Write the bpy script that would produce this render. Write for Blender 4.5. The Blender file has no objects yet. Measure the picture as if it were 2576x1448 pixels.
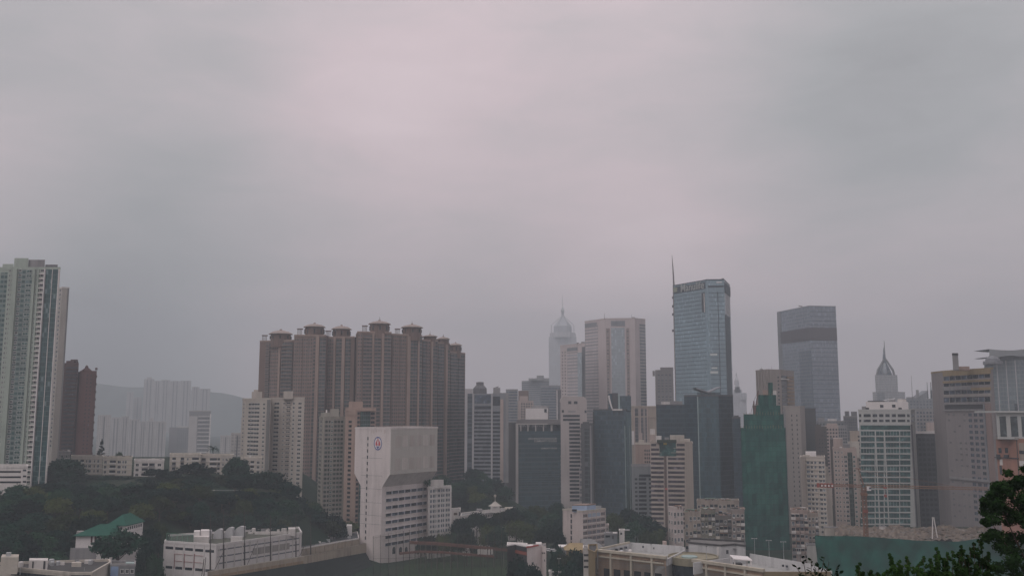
import bpy, bmesh, math, random
import numpy as np
from mathutils import Vector
R_ = math.radians
scene = bpy.context.scene
COL = scene.collection
random.seed(7)

# ------------------------------------------------------------------ camera
F, CX, CY, PITCH, CAMZ = 2360.0, 1288.0, 724.5, R_(7.58), 100.0      # a 2576 px wide picture
cd = bpy.data.cameras.new('camera'); cam = bpy.data.objects.new('camera', cd); COL.objects.link(cam)
cd.sensor_width = 36.0; cd.lens = 36.0*F/2576.0; cd.clip_start = 0.5; cd.clip_end = 20000
cam.location = (0, 0, CAMZ); cam.rotation_euler = (R_(90)+PITCH, 0, 0)
scene.camera = cam

def ray(px, py):
    cx = (px-CX)/F; cz = -(py-CY)/F
    return Vector((cx, math.cos(PITCH)-cz*math.sin(PITCH), math.sin(PITCH)+cz*math.cos(PITCH)))
def at(px, py, Y):
    d = ray(px, py); return Vector((0, 0, CAMZ))+d*(Y/d.y)
def atz(px, py, z):
    d = ray(px, py); return Vector((0, 0, CAMZ))+d*((z-CAMZ)/d.z)

# ------------------------------------------------------------------ light
SUN_EL, SUN_AZ = R_(58), R_(215)          # azimuth measured clockwise from +Y: behind the camera, to the left
sl = bpy.data.lights.new('sun', 'SUN'); sl.energy = 1.1; sl.angle = R_(40); sl.color = (1.0, 0.95, 0.93)
so = bpy.data.objects.new('sun', sl); COL.objects.link(so); so.location = (-50, -80, 300)
sd = Vector((math.sin(SUN_AZ)*math.cos(SUN_EL), math.cos(SUN_AZ)*math.cos(SUN_EL), math.sin(SUN_EL)))
so.rotation_euler = (-sd).to_track_quat('-Z', 'Y').to_euler()

world = bpy.data.worlds.new('World'); scene.world = world; world.use_nodes = True
def world_sky():
    nt = world.node_tree; N = nt.nodes; L = nt.links
    bg = N['Background']; bg.inputs['Strength'].default_value = 0.1
    sky = N.new('ShaderNodeTexSky'); sky.sky_type = 'NISHITA'; sky.sun_disc = False
    sky.sun_elevation = SUN_EL; sky.sun_rotation = SUN_AZ; sky.air_density = 1.5; sky.dust_density = 4.0
    tc = N.new('ShaderNodeTexCoord')
    def math_(op, a, b=None, clamp=False):
        n = N.new('ShaderNodeMath'); n.operation = op; n.use_clamp = clamp
        for i, q in enumerate((a, b)):
            if q is None: continue
            if isinstance(q, (int, float)): n.inputs[i].default_value = q
            else: L.new(q, n.inputs[i])
        return n.outputs[0]
    nrm = N.new('ShaderNodeVectorMath'); nrm.operation = 'NORMALIZE'; L.new(tc.outputs['Generated'], nrm.inputs[0])
    sep = N.new('ShaderNodeSeparateXYZ'); L.new(nrm.outputs[0], sep.inputs[0])
    # overcast sky: brighter towards the zenith
    mr = N.new('ShaderNodeMapRange'); mr.interpolation_type = 'SMOOTHSTEP'
    L.new(sep.outputs['Z'], mr.inputs[0]); mr.inputs[1].default_value = 0.30; mr.inputs[2].default_value = 0.95
    mr.inputs[3].default_value = SKY_LOW; mr.inputs[4].default_value = SKY_HIGH
    mr3 = N.new('ShaderNodeMapRange'); L.new(sep.outputs['Z'], mr3.inputs[0]); mr3.inputs[1].default_value = 0.02; mr3.inputs[2].default_value = 0.28; mr3.inputs[3].default_value = 1.24; mr3.inputs[4].default_value = 1.0
    val = math_('MULTIPLY', mr.outputs[0], mr3.outputs[0])
    # broad cloud masses and painted hillside murk, each a soft patch round a direction in the sky
    tot = None
    for px, py, rad, amp in CLOUDS_AND_MURK:
        d = ray(px, py).normalized()
        dt = N.new('ShaderNodeVectorMath'); dt.operation = 'DOT_PRODUCT'
        L.new(nrm.outputs[0], dt.inputs[0]); dt.inputs[1].default_value = d
        k = 1.0/(1-math.cos(rad/F))
        e = math_('MULTIPLY', math_('SUBTRACT', dt.outputs['Value'], 1.0), k)
        g = math_('MULTIPLY', math_('POWER', 2.718, e), amp)
        tot = g if tot is None else math_('ADD', tot, g)
    nz = N.new('ShaderNodeTexNoise'); nz.inputs['Scale'].default_value = 2.6; nz.inputs['Detail'].default_value = 4; nz.inputs['Distortion'].default_value = .4
    mp = N.new('ShaderNodeMapping'); mp.inputs['Scale'].default_value = (1, 1, 3.6); L.new(nrm.outputs[0], mp.inputs[0]); L.new(mp.outputs[0], nz.inputs['Vector'])
    nn = math_('MULTIPLY', math_('SUBTRACT', nz.outputs['Fac'], 0.5), 0.42)
    nz2 = N.new('ShaderNodeTexNoise'); nz2.inputs['Scale'].default_value = 7.5; nz2.inputs['Detail'].default_value = 9; nz2.inputs['Roughness'].default_value = .62; nz2.inputs['Distortion'].default_value = .6
    mp2 = N.new('ShaderNodeMapping'); mp2.inputs['Scale'].default_value = (1, 1, 3.2); mp2.inputs['Rotation'].default_value = (0, .22, 0); L.new(nrm.outputs[0], mp2.inputs[0]); L.new(mp2.outputs[0], nz2.inputs['Vector'])
    nn = math_('ADD', nn, math_('MULTIPLY', math_('SUBTRACT', nz2.outputs['Fac'], 0.5), 0.26))
    fac = math_('ADD', math_('ADD', tot, nn), 1.0)
    val = math_('MULTIPLY', val, fac)
    tint = N.new('ShaderNodeMix'); tint.data_type = 'RGBA'
    mr2 = N.new('ShaderNodeMapRange'); L.new(math_('ADD', math_('ADD', tot, nn), math_('MULTIPLY', math_('SUBTRACT', mr3.outputs[0], 1.0), 1.1)), mr2.inputs[0]); mr2.inputs[1].default_value = -0.22; mr2.inputs[2].default_value = 0.16
    L.new(mr2.outputs[0], tint.inputs['Factor']); tint.inputs['A'].default_value = SKY_TINT[0]; tint.inputs['B'].default_value = SKY_TINT[1]
    cl = N.new('ShaderNodeVectorMath'); cl.operation = 'SCALE'; L.new(tint.outputs['Result'], cl.inputs[0]); L.new(val, cl.inputs['Scale'])
    mx = N.new('ShaderNodeMix'); mx.data_type = 'RGBA'; mx.inputs['Factor'].default_value = 0.95
    L.new(sky.outputs[0], mx.inputs['A']); L.new(cl.outputs[0], mx.inputs['B']); L.new(mx.outputs['Result'], bg.inputs['Color'])
SKY_LOW, SKY_HIGH = 5.95, 8.8
SKY_TINT = ((1.005, 1.0, 1.02, 1), (1.165, 0.955, 1.0, 1))
CLOUDS_AND_MURK = [(960, 310, 300, .24), (1250, 200, 400, .08), (430, 520, 260, -.20), (800, 560, 220, -.14), (1230, 590, 240, -.17), (2080, 340, 330, -.24), (2450, 240, 330, -.20), (1750, 600, 300, .12), (2450, 520, 260, .10), (1300, 700, 300, .05),
          (1500, 100, 500, .06), (2450, 80, 350, -.05), (60, 120, 350, -.06), (240, 940, 260, -.66), (560, 1000, 220, -.14)]  # low left dark patch paints the hazy hillside's murk into the sky
world_sky()
vs = scene.view_settings
vs.view_transform = 'Standard'; vs.look = 'None'; vs.exposure = 0; vs.gamma = 1; vs.use_curve_mapping = False
scene.cycles.volume_bounces = 0
scene.cycles.max_bounces = 8

# ------------------------------------------------------------------ materials
def new_mat(name):
    m = bpy.data.materials.new(name); m.use_nodes = True
    return m, m.node_tree.nodes, m.node_tree.links, m.node_tree.nodes['Principled BSDF']
def c4(c, k=1.0): return (c[0]*k, c[1]*k, c[2]*k, 1)
def mixc(N, L, fac, a, b, blend='MIX'):
    n = N.new('ShaderNodeMix'); n.data_type = 'RGBA'; n.blend_type = blend
    for key, q in (('Factor', fac), ('A', a), ('B', b)):
        if hasattr(q, 'node'): L.new(q, n.inputs[key])
        else: n.inputs[key].default_value = q
    return n.outputs['Result']
def mth(N, L, op, a, b=None):
    n = N.new('ShaderNodeMath'); n.operation = op
    for i, q in enumerate((a, b)):
        if q is None: continue
        if hasattr(q, 'node'): L.new(q, n.inputs[i])
        else: n.inputs[i].default_value = q
    return n.outputs[0]
def ramp(N, L, fac, stops):
    n = N.new('ShaderNodeValToRGB'); L.new(fac, n.inputs[0])
    e = n.color_ramp.elements
    while len(e) < len(stops): e.new(0.5)
    for el, (p, c) in zip(e, stops): el.position = p; el.color = c
    return n.outputs['Color']
def noise(N, L, vec, scale, detail=4, stretch=None):
    n = N.new('ShaderNodeTexNoise'); n.inputs['Scale'].default_value = scale; n.inputs['Detail'].default_value = detail
    if stretch:
        mp = N.new('ShaderNodeMapping'); mp.inputs['Scale'].default_value = stretch; L.new(vec, mp.inputs[0]); vec = mp.outputs[0]
    L.new(vec, n.inputs['Vector'])
    return n.outputs['Fac']
MATS = {}
def wall(name, col, dirt=0.35, rough=0.85):
    if name in MATS: return MATS[name]
    dirt = min(.6, dirt*1.3)
    m, N, L, P = new_mat(name)
    g = N.new('ShaderNodeNewGeometry').outputs['Position']
    streak = noise(N, L, g, 0.5, 5, (1, 1, 0.08)); blot = noise(N, L, g, 0.07, 4)
    f = mth(N, L, 'ADD', mth(N, L, 'MULTIPLY', streak, 0.55), mth(N, L, 'MULTIPLY', blot, 0.45))
    c = ramp(N, L, f, [(0.30, c4(col, 1-dirt)), (0.52, c4(col, 1.0)), (0.75, c4(col, 1+dirt*0.25))])
    fine = noise(N, L, g, 1.6, 3)
    c = mixc(N, L, 0.18, c, ramp(N, L, fine, [(0.3, c4(col, .6)), (0.7, c4(col, 1.25))]))
    L.new(c, P.inputs['Base Color']); P.inputs['Roughness'].default_value = rough
    P.inputs['Specular IOR Level'].default_value = 0.12
    MATS[name] = m; return m
def glass(name, col, rough=0.18, light=0.10, spec=0.5):
    """window glass: each pane a little different, some with pale curtains behind"""
    if name in MATS: return MATS[name]
    m, N, L, P = new_mat(name)
    g = N.new('ShaderNodeNewGeometry').outputs['Position']
    f = noise(N, L, g, 0.31, 2)
    c = ramp(N, L, f, [(0.25, c4(col, .45)), (0.5, c4(col)), (0.62, c4(col, 1.5)), (0.72, c4([x*2+light for x in col]))])
    L.new(c, P.inputs['Base Color']); P.inputs['Roughness'].default_value = rough
    P.inputs['Specular IOR Level'].default_value = spec
    MATS[name] = m; return m
def facade(name, wcol, gcol, fh, bw, x0=.12, x1=.88, y0=.25, y1=.8, light=.12, var=.5, spec=.5, band=0):
    """a curtain wall or window column: storeys of fh metres and bays of bw metres laid out along the face (uv in metres)"""
    if name in MATS: return MATS[name]
    m, N, L, P = new_mat(name)
    uv = N.new('ShaderNodeUVMap').outputs[0]
    sp = N.new('ShaderNodeSeparateXYZ'); L.new(uv, sp.inputs[0])
    cu = mth(N, L, 'DIVIDE', sp.outputs[0], bw); cv = mth(N, L, 'DIVIDE', sp.outputs[1], fh)
    fu = mth(N, L, 'FRACT', cu); fv = mth(N, L, 'FRACT', cv)
    m1 = mth(N, L, 'MULTIPLY', mth(N, L, 'GREATER_THAN', fu, x0), mth(N, L, 'LESS_THAN', fu, x1))
    m2 = mth(N, L, 'MULTIPLY', mth(N, L, 'GREATER_THAN', fv, y0), mth(N, L, 'LESS_THAN', fv, y1))
    msk = mth(N, L, 'MULTIPLY', m1, m2)
    cb = N.new('ShaderNodeCombineXYZ'); L.new(mth(N, L, 'FLOOR', cu), cb.inputs[0]); L.new(mth(N, L, 'FLOOR', cv), cb.inputs[1])
    g = N.new('ShaderNodeNewGeometry').outputs['Position']
    wn = N.new('ShaderNodeTexWhiteNoise'); wn.noise_dimensions = '2D'; L.new(cb.outputs[0], wn.inputs['Vector'])
    gc = ramp(N, L, wn.outputs['Value'], [(0.0, c4(gcol, 1-var)), (0.55, c4(gcol)), (0.88, c4(gcol, 1+var)), (0.95, c4([x*1.6+light for x in gcol]))])
    big = noise(N, L, g, 0.03, 3)
    gc = mixc(N, L, 0.4, gc, ramp(N, L, big, [(0.3, c4(gcol, .7)), (0.7, c4(gcol, 1.35))]))
    streak = noise(N, L, g, 0.5, 5, (1, 1, 0.07))
    wc = ramp(N, L, streak, [(0.3, c4(wcol, .68)), (0.55, c4(wcol)), (0.8, c4(wcol, 1.12))])
    L.new(mixc(N, L, msk, wc, gc), P.inputs['Base Color'])
    L.new(mth(N, L, 'SUBTRACT', 0.8, mth(N, L, 'MULTIPLY', msk, 0.62)), P.inputs['Roughness'])
    P.inputs['Specular IOR Level'].default_value = spec
    MATS[name] = m; return m
def plain(name, col, rough=0.6, metal=0.0, var=0.15, scale=0.8):
    if name in MATS: return MATS[name]
    m, N, L, P = new_mat(name)
    g = N.new('ShaderNodeNewGeometry').outputs['Position']
    L.new(ramp(N, L, noise(N, L, g, scale, 4), [(0.3, c4(col, 1-var)), (0.7, c4(col, 1+var))]), P.inputs['Base Color'])
    P.inputs['Roughness'].default_value = rough; P.inputs['Metallic'].default_value = metal
    if rough >= .6: P.inputs['Specular IOR Level'].default_value = .08
    MATS[name] = m; return m
def leafmat(name, col, scale=0.25):
    m, N, L, P = new_mat(name)
    oi = N.new('ShaderNodeObjectInfo')
    g = N.new('ShaderNodeNewGeometry').outputs['Position']
    f = mth(N, L, 'ADD', mth(N, L, 'MULTIPLY', noise(N, L, g, scale, 4), 0.55), mth(N, L, 'MULTIPLY', oi.outputs['Random'], 0.45))
    c = ramp(N, L, f, [(0.28, c4(col, .45)), (0.5, c4(col)), (0.72, (col[0]*1.9, col[1]*1.6, col[2]*1.2, 1))])
    L.new(c, P.inputs['Base Color']); P.inputs['Roughness'].default_value = 0.8; P.inputs['Specular IOR Level'].default_value = 0.04
    MATS[name] = m; return m

# ------------------------------------------------------------------ mesh helpers
class MB:
    def __init__(s): s.v = []; s.f = []; s.uv = []; s.mi = []
    def quad(s, pts, uv=None, mi=0):
        i = len(s.v); s.v.extend([tuple(p) for p in pts]); n = len(pts)
        s.f.append(tuple(range(i, i+n))); s.uv.extend(uv if uv else [(0, 0)]*n); s.mi.append(mi)
    def box(s, x0, x1, y0, y1, z0, z1, mi=0):
        a = [(x0, y0), (x1, y0), (x1, y1), (x0, y1)]; s.prism(a, z0, z1, mi)
    def prism(s, pts, z0, z1, mi=0, top=True, bottom=False, mitop=None):
        n = len(pts)
        for i in range(n):
            p, q = pts[i], pts[(i+1) % n]; w = math.hypot(q[0]-p[0], q[1]-p[1])
            s.quad([(p[0], p[1], z0), (q[0], q[1], z0), (q[0], q[1], z1), (p[0], p[1], z1)], [(0, 0), (w, 0), (w, z1-z0), (0, z1-z0)], mi)
        if top: s.quad([(p[0], p[1], z1) for p in pts], None, mi if mitop is None else mitop)
        if bottom: s.quad([(p[0], p[1], z0) for p in reversed(pts)], None, mi)
    def bar(s, a, b, r, r2=None, n=4, mi=0):
        a = Vector(a); b = Vector(b); d = (b-a).normalized(); r2 = r if r2 is None else r2
        u = d.orthogonal().normalized(); w = d.cross(u)
        A = [a+(u*math.cos(t)+w*math.sin(t))*r for t in [2*math.pi*k/n+math.pi/4 for k in range(n)]]
        Bq = [b+(u*math.cos(t)+w*math.sin(t))*r2 for t in [2*math.pi*k/n+math.pi/4 for k in range(n)]]
        for k in range(n): s.quad([A[k], A[(k+1) % n], Bq[(k+1) % n], Bq[k]], None, mi)
        s.quad(list(reversed(A)), None, mi); s.quad(Bq, None, mi)
    def lathe(s, c, prof, n=16, mi=0):
        for (r0, z0), (r1, z1) in zip(prof, prof[1:]):
            for k in range(n):
                a, b = 2*math.pi*k/n, 2*math.pi*(k+1)/n
                P = [(c[0]+r0*math.cos(a), c[1]+r0*math.sin(a), c[2]+z0), (c[0]+r0*math.cos(b), c[1]+r0*math.sin(b), c[2]+z0),
                     (c[0]+r1*math.cos(b), c[1]+r1*math.sin(b), c[2]+z1), (c[0]+r1*math.cos(a), c[1]+r1*math.sin(a), c[2]+z1)]
                if r0 < 1e-4: P = [P[0], P[2], P[3]]
                elif r1 < 1e-4: P = [P[0], P[1], P[2]]
                s.quad(P, None, mi)
    def mesh(s, name, mats):
        me = bpy.data.meshes.new(name); me.from_pydata(s.v, [], s.f)
        ul = me.uv_layers.new(name='UVMap'); ul.data.foreach_set('uv', np.array(s.uv, dtype=np.float32).ravel())
        for m in (mats if isinstance(mats, (list, tuple)) else [mats]): me.materials.append(m)
        me.polygons.foreach_set('material_index', s.mi); me.update(); return me
    def build(s, name, mats, parent=None, loc=(0, 0, 0)):
        o = bpy.data.objects.new(name, s.mesh(name, mats)); COL.objects.link(o); o.location = loc
        if parent: o.parent = parent
        return o
def tag(o, label=None, cat=None, group=None, kind=None):
    if label: o['label'] = label
    if cat: o['category'] = cat
    if group: o['group'] = group
    if kind: o['kind'] = kind
    return o
def empty(name, label, cat, loc, group=None):
    o = bpy.data.objects.new(name, None); COL.objects.link(o); o.location = loc; o.empty_display_size = 1
    return tag(o, label, cat, group)

# ------------------------------------------------------------------ terrain
def sstep(a, b, x):
    t = min(1, max(0, (x-a)/(b-a))); return t*t*(3-2*t)
def lin(x, xs, ys): return float(np.interp(x, xs, ys))
def gz(x, y):
    """height of the ground"""
    z = 12.0
    zl = lin(y, [0, 300, 360, 430, 520, 590, 700, 900, 1100], [30, 30, 30, 33, 45, 54, 60, 40, 12])
    z += (zl-12)*(1-sstep(lin(y, [430, 470, 550, 580, 700], [-235, -215, -142, -190, -190]), lin(y, [430, 470, 550, 580, 700], [-172, -150, -84, -112, -112]), x))*sstep(150, 330, y)
    z += 34*math.exp(-((x+38)/48)**2-((y-770)/60)**2)
    z += 8*(1-sstep(-120, -60, x))*sstep(380, 430, y)*(1-sstep(700, 900, y))
    z = max(z, 12+19*sstep(-12, 4, x-.331*y)*sstep(490, 516, y)*(1-sstep(585, 660, y)))
    near = 98.2-max(0, y-6)*0.31-abs(x)*0.02
    return max(z, near)
# ------------------------------------------------------------------ building kit
def ZT(x0, y0, s): return lambda x, y: ((x0+x/s)/1.52174, (y0+y/s)/1.52174)
V = lambda x, y: (x, y)
Z1 = ZT(0, 940, 2.896); Z2 = ZT(0, 1640, 2.567); Z3 = ZT(500, 1640, 2.567); Z4 = ZT(350, 1280, 2.897); Z5 = ZT(900, 1180, 1.81)
Z6 = ZT(1300, 1180, 2.413); Z7 = ZT(1200, 1600, 2.397); Y1 = ZT(1750, 1120, 2.413); Y2 = ZT(1750, 1480, 2.497); Y3 = ZT(2200, 1480, 2.413)
Y4 = ZT(2500, 960, 2.413); Y5 = ZT(2800, 1380, 2.335); Y6 = ZT(3220, 1280, 2.413); Y7 = ZT(1900, 1800, 3.584); Y8 = ZT(2500, 1800, 3.584)
X1 = ZT(3000, 1700, 2.8); X2 = ZT(1200, 1880, 3.22)

WIN_CACHE = {}
FOOT = []          # footprints, kept clear of trees
class B:
    """one building: an Empty at its base, walls on a footprint whose seen faces run left to right, and parts on those faces"""
    def __init__(s, T, name, label, pts, ztop, wallm, zb=None, depth=30, back=None, cat='building', group=None, roofm=None, body=True):
        s.T = T; s.vis = [Vector((p[0], p[1])) for p in pts]
        if back is None:
            c = sum(s.vis, Vector((0, 0)))/len(s.vis); d = c.normalized()*depth
            back = [s.vis[-1]+d, s.vis[0]+d]
        s.back = [Vector((p[0], p[1])) for p in back]
        s.foot = s.vis+s.back
        FOOT.append([tuple(p) for p in s.foot])
        if zb is None: zb = min(gz(p.x, p.y) for p in s.foot)-0.5
        s.zb = zb; s.zt = ztop
        c0 = s.vis[len(s.vis)//2]; s.o = Vector((c0.x, c0.y, zb))
        s.root = empty(name, label, cat, s.o, group)
        s.nwin = 0; s.over = {}
        if body:
            mb = MB(); mb.prism([(p.x-s.o.x, p.y-s.o.y) for p in s.foot], 0, ztop-zb, top=False); mb.build('wall', wallm, s.root)
            mb = MB(); pp = [(p.x-s.o.x, p.y-s.o.y) for p in s.foot]; mb.quad([(p[0], p[1], ztop-zb-0.3) for p in pp]); mb.build('roof', roofm or MATS['roof_grey'], s.root)
    def face(s, i):
        p, q = s.vis[i], s.vis[i+1]; e = (q-p); w = e.length; e = e/w
        return p, e, Vector((e.y, -e.x)), w
    def hit(s, fi, x, y):
        """pixel (in the zoom the building was measured in) -> (distance along the face, height)"""
        p, e, n, w = s.face(fi); px, py = s.T(x, y); d = ray(px, py); r = d.x/d.y
        t = (r*p.y-p.x)/(e.x-r*e.y)
        Y = p.y+e.y*t
        return t, CAMZ+d.z*Y/d.y
    def pos(s, fi, u, z, out=0):
        p, e, n, w = s.face(fi); q = p+e*u+n*out
        return Vector((q.x-s.o.x, q.y-s.o.y, z-s.zb))
    def bx(s, mb, fi, u0, u1, z0, z1, o0, o1, mi=0):
        a, b = s.pos(fi, u0, z0, o1), s.pos(fi, u1, z0, o1); c, d = s.pos(fi, u1, z0, o0), s.pos(fi, u0, z0, o0)
        pts = [(a.x, a.y), (b.x, b.y), (c.x, c.y), (d.x, d.y)]
        mb.prism(pts, z0-s.zb, z1-s.zb, mi, bottom=True)
    def slab(s, name, fi, x0, y0, x1, y1, mat, out=0.3, inn=0.3, par=None):
        """a box on a face, given by two pixels"""
        u0, z1 = s.hit(fi, x0, y0); u1, _ = s.hit(fi, x1, y0); _, z0 = s.hit(fi, x0, y1)
        mb = MB(); s.bx(mb, fi, u0, u1, max(z0, s.zb), z1, -inn, out)
        return mb.build(name, mat, par or s.root)
    def fin(s, name, fi, x0, x1, y0, mat, out=0.6, y1=None, top=0):
        """a vertical strip from the height of y0 down to the ground (or y1)"""
        u0, z1 = s.hit(fi, x0, y0); u1, _ = s.hit(fi, x1, y0); z0 = s.zb if y1 is None else max(s.zb, s.hit(fi, x0, y1)[1])
        mb = MB(); s.bx(mb, fi, u0, u1, z0, min(z1, s.zt)+top, -0.2, out)
        return mb.build(name, mat, s.root)
    def bands(s, name, fi, x0, x1, y0, n, dh, h, mat, out=0.12, yx=None):
        """n horizontal bands, dh metres apart, each h metres high; the first starts at the height of y0"""
        u0, z1 = s.hit(fi, x0, y0); u1, _ = s.hit(fi, x1, yx or y0)
        for k in range(n):
            zt = z1-k*dh
            if zt-h < s.zb: break
            mb = MB(); s.bx(mb, fi, u0, u1, zt-h, zt, -0.2, out); mb.build(name, mat, s.root)
    def winmesh(s, w, h, gm, fm, dep=0.22):
        key = (round(w, 2), round(h, 2), gm.name, fm.name)
        if key not in WIN_CACHE:
            mb = MB(); fr = min(0.12, w*.12); fo = 0.1
            mb.box(-w/2, w/2, -0.02, .15, -h/2, h/2, 0)
            for x0, x1, z0, z1 in ((-w/2-fr, w/2+fr, h/2, h/2+fr), (-w/2-fr, w/2+fr, -h/2-fr*1.6, -h/2), (-w/2-fr, -w/2, -h/2, h/2), (w/2, w/2+fr, -h/2, h/2), (-.03, .03, -h/2, h/2)):
                mb.box(x0, x1, -fo, .15, z0, z1, 1)
            WIN_CACHE[key] = mb.mesh('window', [gm, fm])
        return WIN_CACHE[key]
    def win(s, fi, u, z, me, out=0.0, name='window'):
        p, e, n, w = s.face(fi); loc = s.pos(fi, u, z, out); ang = math.atan2(e.y, e.x)
        s.nwin += 1
        if s.nwin <= 100:
            o = bpy.data.objects.new(name, me); COL.objects.link(o); o.parent = s.root; o.location = loc; o.rotation_euler = (0, 0, ang)
        else: s.over.setdefault(me.name, (me, []))[1].append((loc, ang))
    def wins(s, fi, x0, x1, nx, y0, fh, n, w, h, gm, fm, skip=0.0, out=0.0, us=None, zbot=None):
        """rows of windows: nx across between two pixels, n storeys of fh metres down from the height of y0"""
        u0, z1 = s.hit(fi, x0, y0); u1, _ = s.hit(fi, x1, y0)
        st = (u1-u0)/nx; w_ = st*w; me = s.winmesh(w_, h, gm, fm)
        for k in range(n):
            z = z1-(k+.5)*fh
            if z-h < (zbot if zbot is not None else s.zb+2): break
            for j in range(nx):
                if random.random() < skip: continue
                s.win(fi, u0+(j+.5)*st, z, me, out)
    def close(s):
        if not s.over: return
        mb = MB(); mats = []
        for me, L in s.over.values():
            base = len(mats); mats.extend(me.materials)
            for loc, ang in L:
                ca, sa = math.cos(ang), math.sin(ang)
                co = [(loc.x+v.co.x*ca-v.co.y*sa, loc.y+v.co.x*sa+v.co.y*ca, loc.z+v.co.z) for v in me.vertices]
                for p in me.polygons: mb.quad([co[i] for i in p.vertices], None, base+p.material_index)
        tag(mb.build('window_rows', mats, s.root), kind='stuff'); s.over = {}
    def parapet(s, mat, h=1.0, t=0.35, out=0.15, zt=None, name='parapet'):
        mb = MB(); zt = s.zt if zt is None else zt
        P = s.foot; n = len(P)
        c = sum(P, Vector((0, 0)))/n
        for i in range(n):
            p, q = P[i], P[(i+1) % n]; e = (q-p).normalized(); nn = Vector((e.y, -e.x))
            a, b = p+nn*out-e*out*0.9, q+nn*out+e*out*0.9; d, e2 = p-nn*t+e*.01, q-nn*t-e*.01
            pts = [(a.x-s.o.x, a.y-s.o.y), (b.x-s.o.x, b.y-s.o.y), (e2.x-s.o.x, e2.y-s.o.y), (d.x-s.o.x, d.y-s.o.y)]
            mb.prism(pts, zt-s.zb-0.25+i*.003, zt-s.zb+h+i*.003, bottom=True)
        return mb.build(name, mat, s.root)
    def rbox(s, name, x0, x1, yt, back, deep, mat, zb=None, par=None):
        """a box standing on the roof, `back` metres behind the front of the building"""
        Y = s.vis[len(s.vis)//2].y+back
        a = at(*s.T(x0, yt), Y); b = at(*s.T(x1, yt), Y)
        dv = (s.back[-1]-s.vis[0]).normalized(); dv = dv if dv.y > .6 else Vector((0, 1)); dv = dv*deep
        x0_, x1_, y_ = a.x-s.o.x, b.x-s.o.x, Y-s.o.y; mb = MB(); mb.prism([(x0_, y_), (x1_, y_), (x1_+dv.x, y_+dv.y), (x0_+dv.x, y_+dv.y)], (s.zt-0.35 if zb is None else zb)-s.zb, a.z-s.zb)
        return mb.build(name, mat, par or s.root)
    def clutter(s, n, seed, z=None, lo=.12, hi=.88):
        """small units, tanks and pipes scattered over the roof"""
        rnd = random.Random(seed); z = s.zt-.32 if z is None else z
        A, Bp, C, D = s.vis[0], s.vis[-1], s.back[0], s.back[-1]
        for k in range(n):
            u, v = rnd.uniform(lo, hi), rnd.uniform(lo, hi); p = (A*(1-u)+Bp*u)*(1-v)+(D*(1-u)+C*u)*v-Vector((s.o.x, s.o.y)); zz = z-s.zb; t = rnd.random(); mb = MB()
            if t < .5: w, d, h = rnd.uniform(.5, 1.3), rnd.uniform(.4, .9), rnd.uniform(.8, 1.6); mb.box(p.x-w, p.x+w, p.y-d, p.y+d, zz, zz+h); mb.build('air_conditioner', rnd.choice([STEEL, GREYC, WHITE2]), s.root)
            elif t < .7: r = rnd.uniform(.6, 1.1); mb.lathe((p.x, p.y, zz), [(r, 0), (r, r*1.8), (r*.8, r*2.1), (0, r*2.2)], 10); mb.build('water_tank', rnd.choice([STEEL, WHITE2]), s.root)
            else: L = rnd.uniform(2, 6); e = (Bp-A).normalized() if rnd.random() < .6 else (D-A).normalized(); mb.bar((p.x, p.y, zz+.25), (p.x+e.x*L, p.y+e.y*L, zz+.25), .12, None, 5); mb.build('pipe', rnd.choice([STEEL, GREYC]), s.root)
    def mast(s, name, x, yt, yb, back, mat, r=0.15):
        Y = s.vis[len(s.vis)//2].y+back; a = at(*s.T(x, yt), Y); 
        mb = MB(); mb.bar((a.x-s.o.x, Y-s.o.y, s.zt-s.zb-.4), (a.x-s.o.x, Y-s.o.y, a.z-s.zb), r, r*.5); return mb.build(name, mat, s.root)
    def text(s, name, fi, x, y, string, size, mat, out=0.3, align='LEFT', ex=0.08, sx=1.0, bold=0, fit=None):
        u, z = s.hit(fi, x, y); p, e, n, w = s.face(fi)
        cu = bpy.data.curves.new('t', 'FONT'); cu.body = string; cu.size = size; cu.align_x = align; cu.extrude = ex; cu.offset = bold
        t = bpy.data.objects.new('t', cu); me = bpy.data.meshes.new_from_object(t); bpy.data.objects.remove(t)
        if fit is not None: sx = abs(s.hit(fi, fit, y)[0]-u)/(max(v.co.x for v in me.vertices)-min(v.co.x for v in me.vertices))
        me.name = name; me.materials.clear(); me.materials.append(mat)
        o = bpy.data.objects.new(name, me); COL.objects.link(o); o.parent = s.root; o.location = s.pos(fi, u, z, out)
        o.rotation_euler = (math.pi/2, 0, math.atan2(e.y, e.x)); o.scale = (sx, 1, 1); return o

def boxpts(T, xl, xc, xr, yt, Y, th, dl=20, dr=20):
    """seen corner points of a right-angled block: xl..xc its left face, xc..xr its right face, turned th degrees"""
    th = R_(th); px, py = T(xc, yt); C = at(px, py, Y); c = Vector((C.x, C.y))
    Rd = Vector((math.cos(th), math.sin(th))); Ld = Vector((-math.sin(th), math.cos(th)))
    def solve(D, x):
        d = ray(*T(x, yt)); r = d.x/d.y; return (r*c.y-c.x)/(D.x-r*D.y)
    tl = dl if xl is None else solve(Ld, xl); tr = dr if xr is None else solve(Rd, xr)
    return [c+Ld*tl, c, c+Rd*tr], [c+Ld*tl+Rd*tr], C.z
def block(T, name, label, xl, xc, xr, yt, Y, th, wallm, dl=20, dr=20, **k):
    """faces: 0 = left face, 1 = right face"""
    pts, back, z = boxpts(T, xl, xc, xr, yt, Y, th, dl, dr)
    return B(T, name, label, pts, z, wallm, back=back, **k)
def polyb(T, name, label, px, Yref, ref, wallm, **k):
    """a block whose roofline corners were read off the picture: all corners share the height of corner `ref` at depth Yref"""
    z = at(*T(*px[ref]), Yref).z; pts = [atz(*T(*q), z) for q in px]
    return B(T, name, label, [(p.x, p.y) for p in pts], z, wallm, **k)
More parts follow.
